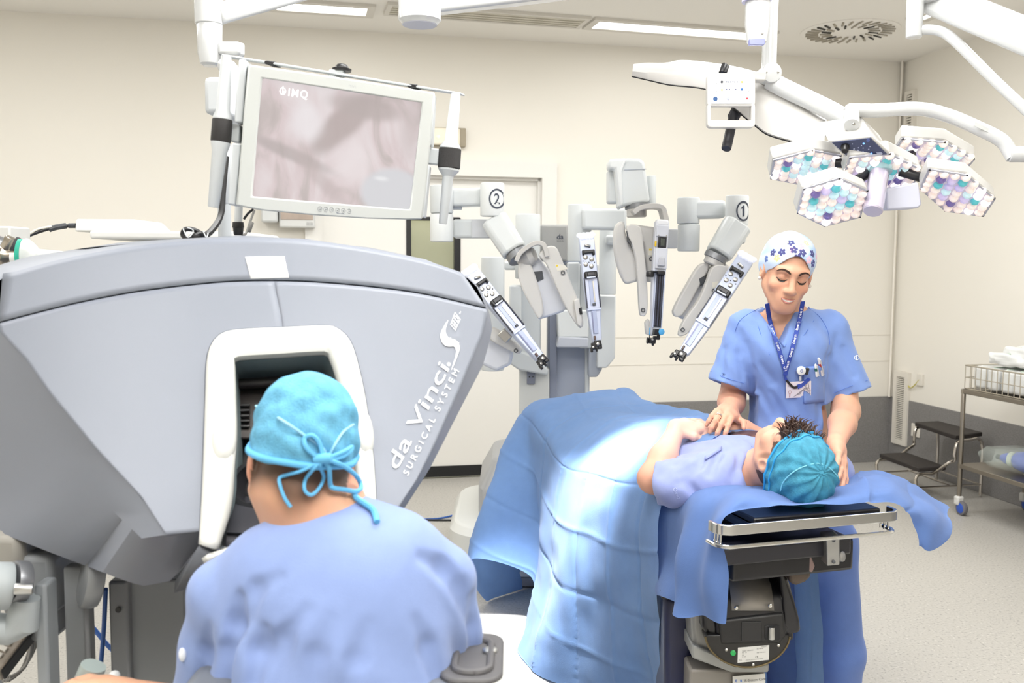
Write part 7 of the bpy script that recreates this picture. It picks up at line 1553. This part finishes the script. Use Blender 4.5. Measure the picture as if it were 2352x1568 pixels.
P_ = spline([onT(x, y, .006) for x, y in ((1804, 853), (1803, 863), (1806, 872), (1818, 886), (1826, 890), (1840, 884), (1852, 874), (1858, 868))], 5); MB().strip(P_[:12], Vector((1, 0, .1)), .008, .002).build('strap', NAVY, ln); MB().strip(P_[10:24], Vector((.4, 0, 1)), .007, .003).build('clasp', BLACK, ln); MB().strip(P_[22:], Vector((.2, 0, 1)), [.014] * (len(P_) - 22), .003).build('strap', NAVY, ln)
bq = [(1805, 877), (1863, 874), (1864, 912), (1805, 914)]
bp = [onT(x, y, .004) for x, y in bq]; bn = (bp[1] - bp[0]).cross(bp[3] - bp[0]).normalized(); bn = bn if bn.y < 0 else -bn
bp = [bp[0], bp[1], bp[0] + (bp[1] - bp[0]) + (bp[3] - bp[0]), bp[3]]
bd = MB().prism(bp, bn * .002).build('badge', mat('badge_white', '#ECE9EF', .25, coat=.6), ln, bevel=.0006)
def bdp(u, v, d=.0026): return bp[0].lerp(bp[1], u).lerp(bp[3].lerp(bp[2], u), v) + bn * d
for k in range(5):
    wire('badge_line', [bdp(.30 + k * .06, .92 - k * .03), bdp(.5 + k * .05, .70 - k * .06), bdp(.62 + k * .06, .60 - k * .05), bdp(.97, .62 - k * .02 + (k % 2) * .22)], .0006, mat('badge_ink', '#8A8690', .5), bd)
m = MB(); m.ring(bdp(.15, .62), bn, .005, .0012, .0004, 18); m.prism([bdp(.13, .72), bdp(.17, .72), bdp(.16, .95), bdp(.12, .95)], bn * .0004); m.build('badge_emblem', mat('badge_rose', '#B88E92', .5), bd, smooth=0)['kind'] = 'stuff'
m = MB(); put_text(m, 'INSTITUTO MEDICO', lambda x, y: bdp(.06 + x * .055, .30 - y * .1), 1.0); m.build('badge_text', mat('badge_ink', '#8A8690', .5), bd, smooth=0, fixn=False)
wire('badge_clip', [bdp(.80, .05, .004), bdp(.78, .35, .004), bdp(.84, .45, .004), bdp(.90, .35, .004), bdp(.86, .05, .004)], .0008, STEEL, ln)
rl = thing('badge_reel', 'round white badge reel with black clip on the chest pocket', 'badge reel', onT(1840, 850)); c = onT(1840, 851, .006)
MB().lathe(c + Vector((0, .004, 0)), (0, -1, 0), [(0, .013), (.004, .0145), (.008, .0135), (.0095, .009)], 24).build('reel_case', WHITE, rl)
m = MB(); m.ring(c + Vector((0, -.006, 0)), (0, -1, 0), .004, .0012, .0006, 16); m.build('reel_mark', NAVY, rl)
MB().rcyl(onT(1838, 863, .006), onT(1838, 874, .006), .0035, .001, 12).build('reel_stem', WHITE, rl)
MB().box(onT(1853, 852, .007), (.012, .010, .022), Matrix.Rotation(.25, 3, 'Y')).build('reel_clip', BLACK, rl, bevel=.003)
for lab, x0, y0, x1, y1, cols_, r in (('taller white pen with a red band in the chest pocket', 1880, 822, 1888, 862, ('#F2F2F0', '#C03038'), .0045), ('shorter white pen with green and dark bands in the chest pocket', 1873, 836, 1876, 864, ('#EDF0EE', '#2F6B5A'), .0042)):
    a, b = onT(x0, y0, .009), onT(x1, y1, .006); t_ = thing('pen', lab, 'pen', a, 'pens in the chest pocket'); d_ = b - a
    MB().lathe(a, d_, [(0, r * .5), (.004, r), (d_.length, r)], 14).build('barrel', mat('pen_' + cols_[0].strip('#'), cols_[0], .3), t_); MB().lathe(a + d_ * .30, d_, [(0, r * 1.05), (d_.length * .26, r * 1.05)], 14).build('color_band', mat('pen_' + cols_[1].strip('#'), cols_[1], .3), t_)
    MB().strip([a + d_ * .1 + Vector((.003, -r - .001, 0)), a + d_ * .95 + Vector((.005, -r - .001, 0))], Vector((1, 0, 0)), .003, .0015).build('pocket_clip', WHITE, t_)

# ======================================================== man on the table
pat = thing('person', 'man lying on the operating table in lavender scrubs and teal disposable cap', 'person', T(0, .6, .93))
PM = frameM((-.06, .14, 1.0), (.27, -.96, .02)); PO = _np(at(1812, 1060, 2.50))
S = SDF(); PLh = head(S, PO, PM, male=True, scale=1.0)
Tn = lambda u, v, z: _np(T(u, v, z))
nbp = _np(at(1738, 1081, 2.66)); chs = _np(at(1690, 1060, 2.86))
S.chain([PLh(0, -.02, -.05), nbp], [.058, .062], .03)
pShL = _np(at(1650, 1108, 2.64)); pShR = pShL + np.array(EX) * .36 + V(0, 0, .0)
S.chain([pShL, nbp + V(-.03, .05, -.01), pShR], [.055, .07, .055], .04)
S.ell(nbp + np.array(EY) * .19 + V(-.01, 0, -.055), (.150, .24, .078), np.array(RT), .05); S.ell(nbp + np.array(EY) * .48 + V(-.02, 0, -.075), (.135, .24, .060), np.array(RT), .05)
zl_ = np.array((0, 0, 1.0)); lg = lambda v, s, z: _np(T(.05 + s * .07, v, z))
for s in (-1, 1): S.chain([lg(1.02, s, .868), lg(1.40, s, .848), lg(1.76, s, .845)], [.055, .042, .03], .03); S.chain([lg(1.76, s, .845), lg(1.78, s, .90)], [.03, .020], .02)
pEl = _np(at(1500, 1098, 2.72)); pWr = _np(at(1556, 982, 2.84))
S.chain([pShL, pEl], [.050, .043], .02); S.chain([pEl, pEl * .6 + pWr * .4, pWr], [.044, .041, .025], .02)
hx_ = _np(at(1655, 972, 2.90)) - pWr; hand(S, pWr, hx_, (-.15, -.45, 1), side=-1, curls=(.20, .22, .25, .3), sc=1.0, thumb=((.055, .048, -.02), (.085, .045, -.022)))
pEr = pShR + np.array(EY) * .22 + V(.07, 0, -.02); pWr2 = _np(at(1708, 982, 2.90)); S.chain([pShR, pEr], [.05, .042], .02); S.chain([pEr, pEr * .5 + pWr2 * .5, pWr2], [.042, .038, .025], .02)
hand(S, pWr2, _np(at(1655, 976, 2.88)) - pWr2, (.1, -.3, 1), side=1, curls=(.25, .3, .35, .4), sc=.95)
def pcol(p):
    c = np.tile(np.array(lin('#D6A48C')), (len(p), 1)); q = (p - PO) @ PM
    arm = np.linalg.norm(p - pWr, axis=1); c = mixc(c, .6 * (1 - sstep(.06, .2, arm)), '#F0C9BC'); c = mixc(c, .4 * (1 - sstep(.02, .08, np.linalg.norm(p - pEl, axis=1))), '#DD9F86')
    hair = ((q[:, 2] > .02) & (q[:, 1] < .06) | (q[:, 1] < -.02) & (q[:, 2] > -.07) & (np.abs(q[:, 0]) < .073)).astype(float); c = mixc(c, hair * .9, '#2E211B')
    c = mixc(c, .6 * region(p, PLh, (.068, .020, .0), (.012, .010, .035), PM, .5) + .6 * region(p, PLh, (-.068, .020, .0), (.012, .010, .035), PM, .5), '#3A2A22')
    for s in (-1, 1): c = mixc(c, .9 * region(p, PLh, (s * .033, .082, .028), (.02, .014, .005), PM, .4), '#33241C')
    return c
S.mesh('body', V(.05, 2.20, .78), V(1.15, 4.55, 1.30), .0038, skinmat('skin_fair', '#D6A48C'), pat, pcol); SP = S
# shirt
S = SDF(); u_ = np.array(EX)
S.chain([pShL + V(-.01, 0, -.005), nbp + V(-.03, .07, -.02), pShR], [.075, .085, .07], .06)
S.ell(nbp + np.array(EY) * .17 + V(-.01, 0, -.030), (.185, .25, .102), np.array(RT), .06); S.ell(nbp + np.array(EY) * .42 + V(-.01, 0, -.036), (.175, .22, .092), np.array(RT), .06)
S.cone(pShR, pShR * .35 + pEr * .65, .072, .064, .05); ph = _np(at(1512, 1108, 2.70)); ax = N3(ph - pShL); S.cone(pShL, ph + ax * .05, .078, .062, .05); S.ell(_np(at(1585, 1120, 2.62)), (.10, .06, .055), None, .05)
S.ell(nbp - np.array(EY) * .055, (.075, .06, .075), np.array(RT), .02, 's')
S.fn(lambda p: -np.minimum((p - ph) @ ax, -(p[..., 0] - pShL[0]) + .05), 's', .003); S.cone(ph - ax * .02, ph + ax * .1, .050, .052, .004, 's')
S0 = SDF(); S0.it = list(S.it)
for pts, r, dep in (([(1618, 1040), (1600, 1075), (1560, 1110)], .010, .004), ([(1660, 1030), (1630, 1090)], .012, .004), ([(1700, 1040), (1690, 1095)], .010, .003), ([(1560, 1095), (1600, 1140)], .012, .005), ([(1590, 1070), (1560, 1085)], .010, .004), ([(1640, 1010), (1700, 1000)], .010, .003)):
    P_ = [_np(psurf(S0, x, y, 2.2)) for x, y in pts]; P_ = [p + V(0, -.55, .83) * (r - dep) for p in P_]; S.chain(P_, [r * .6] + [r] * (len(pts) - 1), .016, 's')
S.fn(lambda p: .003 * np.sin(p[..., 0] * 50 + 2 * np.sin(p[..., 1] * 25)) * np.sin(p[..., 1] * 30 + p[..., 2] * 20) + .0015 * np.sin(p[..., 0] * 120 + p[..., 1] * 60), 'd')
LAV = fabric('scrub_lavender', '#8E99CA'); S.mesh('scrub_shirt', V(.15, 2.35, .82), V(1.15, 3.55, 1.22), .0042, LAV, pat); SPS = S
def onS(px, py, off=.001): return psurf(SPS, px, py, 2.2, off)
m = MB(); m.grid([[onS(1619 + (1657 - 1619) * i / 6, 1047 - 24 * i / 6 + j * 5, .003 + .002 * (j == 0)) for i in range(7)] for j in range(3)]); m.build('pocket_flap', LAV, pat, solid=.002, smooth=180)
m = MB(); m.prism([onS(1737, 1022, .006), onS(1752, 1014, .012), onS(1766, 1022, .010), onS(1764, 1029, .004), onS(1750, 1026, .003)], Vector((0, -.001, .004))); m.build('collar_flap', mat('collar_blue', '#5266B8', .8), pat, smooth=60)
MB().tube(spline([onS(x, y, .0005) for x, y in ((1716, 1105), (1720, 1060), (1727, 1025))], 4), .001, 5).build('seam', mat('seam_lavender', '#4E5CA8', .8), pat)
m = MB(); th_ = np.linspace(0, 2 * PI, 17); m.grid([[onS(1551 + k * math.cos(t), 1124 + k * 1.1 * math.sin(t), .0015) for t in th_] for k in (3, 4.5)]); put_text(m, 'IMQ', lambda x, y: onS(1549 + y * 8 + x * 4.2, 1131 + x * 8.2 - y * 2, .0015), 1.0); m.build('sleeve_emblem', mat('emblem_lilac', '#C3CCF2', .6), pat, smooth=0, fixn=False)['kind'] = 'stuff'
# cap, elastic bands, hair tuft
def ptex(m_): return m_
CAPT = mat('cap_teal', '#3F86A0', .75, bump=.8, bscale=260, var=.22, vscale=55, spec=.25)
S = SDF(); S.ell(PLh(0, -.018, .048), (.086, .106, .092), PM, .02); S.ell(PLh(0, -.05, .02), (.080, .075, .08), PM, .03); S.ell(PLh(.0, -.03, .09), (.070, .078, .058), PM, .04)
ce = PLh(0, .01, .030); cn = PM @ N3(V(0, -.42, -1.0)) * -1.0
S.cut(ce, -cn if (-cn) @ (PM @ V(0, 0, 1)) > 0 else cn)
S.it[-1] = ('s', (lambda p, ce=ce, n=N3(PM @ V(0, -.5, 1.0)): ((p - ce) @ n)), .004)
S.fn(lambda p: .0022 * np.sin(np.arctan2(((p - PO) @ PM)[..., 0], ((p - PO) @ PM)[..., 1] + .02) * 13 + 2 * np.sin(((p - PO) @ PM)[..., 2] * 40)) + .0014 * np.sin(((p - PO) @ PM)[..., 0] * 140 + ((p - PO) @ PM)[..., 2] * 60), 'd')
cap = S.mesh('surgical_cap', PO - V(.2, .2, .17), PO + V(.2, .2, .17), .0024, CAPT, pat); SPC = S
BAND = mat('cap_band', '#2E9CD6', .6)
nC = N3(PM @ V(0, -.5, 1.0)); xC = PM @ V(1, 0, 0); yC = np.cross(nC, xC)
def loop(off, r, r2=None):
    pts = []
    for t in np.linspace(0, 2 * PI, 49):
        d = xC * math.cos(t) + yC * math.sin(t); c0 = ce + nC * off; pts.append(surf(SPC, c0 + d * .2, -d, off=.0012))
    return pts
MB().tube(loop(.008, .003), .0034, 8, caps=False).build('elastic_band', BAND, cap); MB().tube(loop(.034, .002), .0024, 8, caps=False).build('elastic_band', BAND, cap)
stp = [(1792, 1128), (1800, 1106), (1822, 1084), (1850, 1070), (1880, 1064), (1905, 1074), (1924, 1094)]
MB().tube(spline([psurf(SPC, x, y, 2.2, .0012) for x, y in stp], 5), .0016, 6).build('stitch_line', mat('stitch_cyan', '#7CC6DE', .7), cap)
hr = random.Random(3); m = MB()
for k in range(260):
    x = hr.uniform(-.045, .05); y = hr.uniform(.062, .096); b = surf(SP, PLh(x, .2, .052 + hr.uniform(-.018, .03)), PM @ V(0, -1, 0)); b = Vector(b)
    up_ = Vector(PM @ N3(V(hr.uniform(-.4, .5), 1.0, hr.uniform(-.5, .7)))); sd = Vector(PM @ V(hr.uniform(-.8, .8), .1, hr.uniform(-.8, .8))); l = hr.uniform(.018, .042)
    m.tube([b - up_ * .004, b + up_ * l * .4 + sd * l * .15, b + up_ * l * .75 + sd * l * .5, b + up_ * l * .85 + sd * l * .85], [.0022, .002, .0015, .0004], 5)
hm_ = m.build('hair', mat('hair_dark', '#45322A', .45), pat); hm_['kind'] = 'stuff'

# ======================================================== seated surgeon
sur = thing('person', 'seated surgeon seen from behind in blue scrubs leaning into the console viewer', 'person', (at(760, 1500, 1.4).x, 1.4, .5))
GM = frameM((-.22, .82, -.42), (.07, .42, 1)); GO = _np(at(692, 1070, 1.49))
S = SDF(); GL = head(S, GO, GM, male=True, scale=1.0)
nk = _np(at(752, 1218, 1.47)); S.chain([GL(0, -.028, -.045), nk + V(0, .01, .03), nk + V(0, .01, -.03)], [.058, .054, .056], .03)
gL, gR = _np(at(516, 1368, 1.44)), _np(at(1012, 1335, 1.46))
S.chain([gL, nk + V(0, .02, -.07), gR], [.036, .05, .034], .04); S.ell(_np(at(765, 1480, 1.44)), (.165, .095, .22), None, .05); S.ell(_np(at(770, 1850, 1.42)), (.15, .10, .2), None, .05)
gEl, gEr = _np(at(470, 1640, 1.47)), _np(at(1045, 1640, 1.50)); gW = _np(at(272, 1592, 1.53)); gWr = gEr + V(-.10, .22, .03)
S.chain([gL, gEl], [.044, .040], .02); S.chain([gR, gEr], [.034, .036], .02); S.chain([gEl, gW], [.040, .026], .02); S.chain([gEr, gWr], [.040, .026], .02)
hand(S, gW, V(-.95, .30, .06), V(0.1, .25, 1), side=-1, curls=(.55, .6, .65, .7), sc=1.0)
hand(S, gWr, V(-.3, .95, .0), V(0, 0, 1), side=1, curls=(.55, .6, .65, .7), sc=1.0)
def gcol(p):
    c = np.tile(np.array(lin('#D0A084')), (len(p), 1)); q = (p - GO) @ GM
    w = sstep(-.085, -.045, q[:, 2] + .02 * np.cos(q[:, 0] * 50)) * (np.abs(q[:, 0]) < .0755) * (q[:, 1] < .012); c = mixc(c, w * .88, '#33251D')
    w2 = ((np.abs(q[:, 0]) > .05) & (np.abs(q[:, 0]) < .0755) & (q[:, 1] > .012) & (q[:, 1] < .032) & (q[:, 2] > -.035)).astype(float); c = mixc(c, w2 * .75, '#3D2C22')
    c = mixc(c, .45 * (np.abs(q[:, 0]) > .0755).astype(float) * (q[:, 2] > -.04), '#D8907A'); return c
S.mesh('body', V(-1.0, 1.15, .55), V(.15, 1.85, 1.46), .0036, skinmat('skin_warm', '#DDB096'), sur, gcol); SG = S
# shirt
S = SDF()
S.chain([gL, _np(at(630, 1318, 1.44)), nk + V(.006, .0, -.024), _np(at(905, 1288, 1.45)), gR], [.050, .068, .078, .068, .052], .06)
S.ell(_np(at(765, 1570, 1.40)), (.190, .118, .235), None, .06); S.ell(_np(at(775, 1780, 1.40)), (.185, .13, .26), None, .06)
for a, b, r in ((gL, gEl, .060), (gR, gEr, .062)): S.cone(a, a * .0 + b, .055, r, .025)
S.ell(_np(at(606, 1098, 1.52)), (.078, .11, .078), None, .010, 's')
S.cut(V(0, 0, .56), V(0, 0, -1))
S0 = SDF(); S0.it = list(S.it)
FOL = (([(972, 1278), (1022, 1300), (1062, 1350), (1082, 1420)], .013, .007), ([(548, 1376), (536, 1440), (520, 1500), (506, 1575)], .016, .015), ([(604, 1450), (590, 1500), (580, 1570)], .014, .012), ([(660, 1440), (610, 1490), (585, 1560)], .013, .007), ([(640, 1320), (585, 1350), (566, 1410)], .013, .005), ([(1092, 1370), (1088, 1440), (1092, 1560)], .012, .010), ([(760, 1420), (730, 1500), (715, 1580)], .016, .005), ([(850, 1430), (820, 1510), (800, 1590)], .015, .004), ([(700, 1400), (650, 1470), (620, 1570)], .014, .006), ([(960, 1420), (990, 1480), (1010, 1560)], .013, .004), ([(480, 1440), (470, 1500), (460, 1560)], .012, .004))
for pts, r, dep in FOL:
    P_ = [_np(psurf(S0, x, y, 1.0)) for x, y in pts]; P_ = [p + V(0, -r + dep * 1.35, 0) for p in P_]; n_ = len(P_); S.chain(P_, [r * .4] + [r] * (n_ - 2) + [r * .8], .015, 's')
S.fn(lambda p: .0025 * np.sin((p[..., 0] * 1.0 + p[..., 2] * .7) * 38 + 2 * np.sin(p[..., 2] * 13)) * sstep(1.22, .95, p[..., 2]), 'd')
S.mesh('scrub_shirt', V(-.75, 1.10, .56), V(.15, 1.75, 1.36), .0040, fabric('scrub_periwinkle', '#8194C2'), sur); SGS = S
m = MB(); e = psurf(SGS, 419, 1503, 1.0, .002); m.ell(e, (.006, .004, .011)); m.build('sleeve_emblem', mat('emblem_white', '#EEF2FA', .6), sur)
# cap with ties
CAPB = mat('cap_sky', '#62A4C4', .7, bump=.8, bscale=330, var=.16, vscale=60, spec=.25)
S = SDF(); S.ell(GL(0, -.018, .050), (.0845, .106, .088), GM, .02); S.ell(GL(0, -.05, .015), (.0785, .072, .075), GM, .03); S.ell(GL(0, -.06, .085), (.058, .055, .045), GM, .04)
gn = N3(GM @ V(0, -.50, 1.0)); gc = GL(0, -.02, .012); S.fn(lambda p: ((p - gc) @ gn), 's', .004)
S.fn(lambda p: .0018 * np.sin(((p - GO) @ GM)[..., 0] * 90 + 3 * np.sin(((p - GO) @ GM)[..., 2] * 45)) + .001 * np.sin(((p - GO) @ GM)[..., 2] * 160 + ((p - GO) @ GM)[..., 0] * 70), 'd')
gcap = S.mesh('surgical_cap', GO - V(.2, .2, .15), GO + V(.2, .2, .2), .0024, CAPB, sur); SGC = S
TIE = mat('cap_tie', '#5FAEDC', .65); xg = GM @ V(1, 0, 0); yg = np.cross(gn, xg)
pts = []
for t in np.linspace(0, 2 * PI, 49):
    d = xg * math.cos(t) + yg * math.sin(t); c0 = gc + gn * .006; pts.append(surf(SGC, c0 + d * .2, -d, off=.001))
MB().tube(pts, .0055, 10, caps=False).build('cap_tie_band', TIE, gcap)
def onC(px, py, off=.003): return psurf(SGC, px, py, 1.1, off)
kn_ = onC(742, 1054, .008)
for nm, P_, r in (('cap_seam', [onC(588, 932, .0008), onC(640, 960, .0008), onC(700, 1000, .0008), onC(742, 1030, .0008), onC(748, 1050, .002)], .0022), ('cap_seam', [onC(812, 975, .0008), onC(790, 990, .0008), onC(770, 1020, .0008), onC(756, 1046, .002)], .0020)): MB().tube(spline(P_, 6), r, 8).build(nm, mat('tie_pale', '#9AD0EC', .65), gcap)
bodyG = UNI(SG, SGS, SGC)
def onG(px, py, off=.004): return psurf(bodyG, px, py, 1.05, off)
MB().rcyl(kn_ + Vector((-.014, 0, 0)), kn_ + Vector((.014, -.002, .002)), .008, .003, 14).build('tie_knot', TIE, gcap)
def tie(ptsx, w=.0075, off=.005): 
    P_ = spline([kn_ if p is None else onG(p[0], p[1], off if len(p) < 3 else p[2]) for p in ptsx], 7); MB().tube(P_, [w * .38] * len(P_), 7).build('cap_tie', TIE, gcap)
tie([None, (715, 1070), (690, 1082), (660, 1090), (642, 1098), (645, 1120), (655, 1145), (668, 1164)]); tie([None, (722, 1075), (702, 1100), (700, 1125), (715, 1136), (732, 1122), (744, 1095), (735, 1070), None], .0075, .008)
tie([None, (755, 1075), (758, 1110), (765, 1120), (790, 1124), (815, 1128), (828, 1122), (826, 1105), (810, 1085), (780, 1065), None], .010, .010); tie([(815, 1128, .008), (818, 1142), (840, 1158), (858, 1172), (866, 1198)], .013, .005)
tie([None, (728, 1050), (704, 1028), (700, 1006), (718, 1000), (735, 1020), None], .010, .005); tie([None, (770, 1045), (795, 1034), (808, 1026), (800, 1040), (775, 1052), None], .010, .005)
# stool under the surgeon
sg = thing('surgeon_stool', 'round stool hidden under the seated surgeon', 'stool', (sur.location.x, 1.4, 0)) if False else None
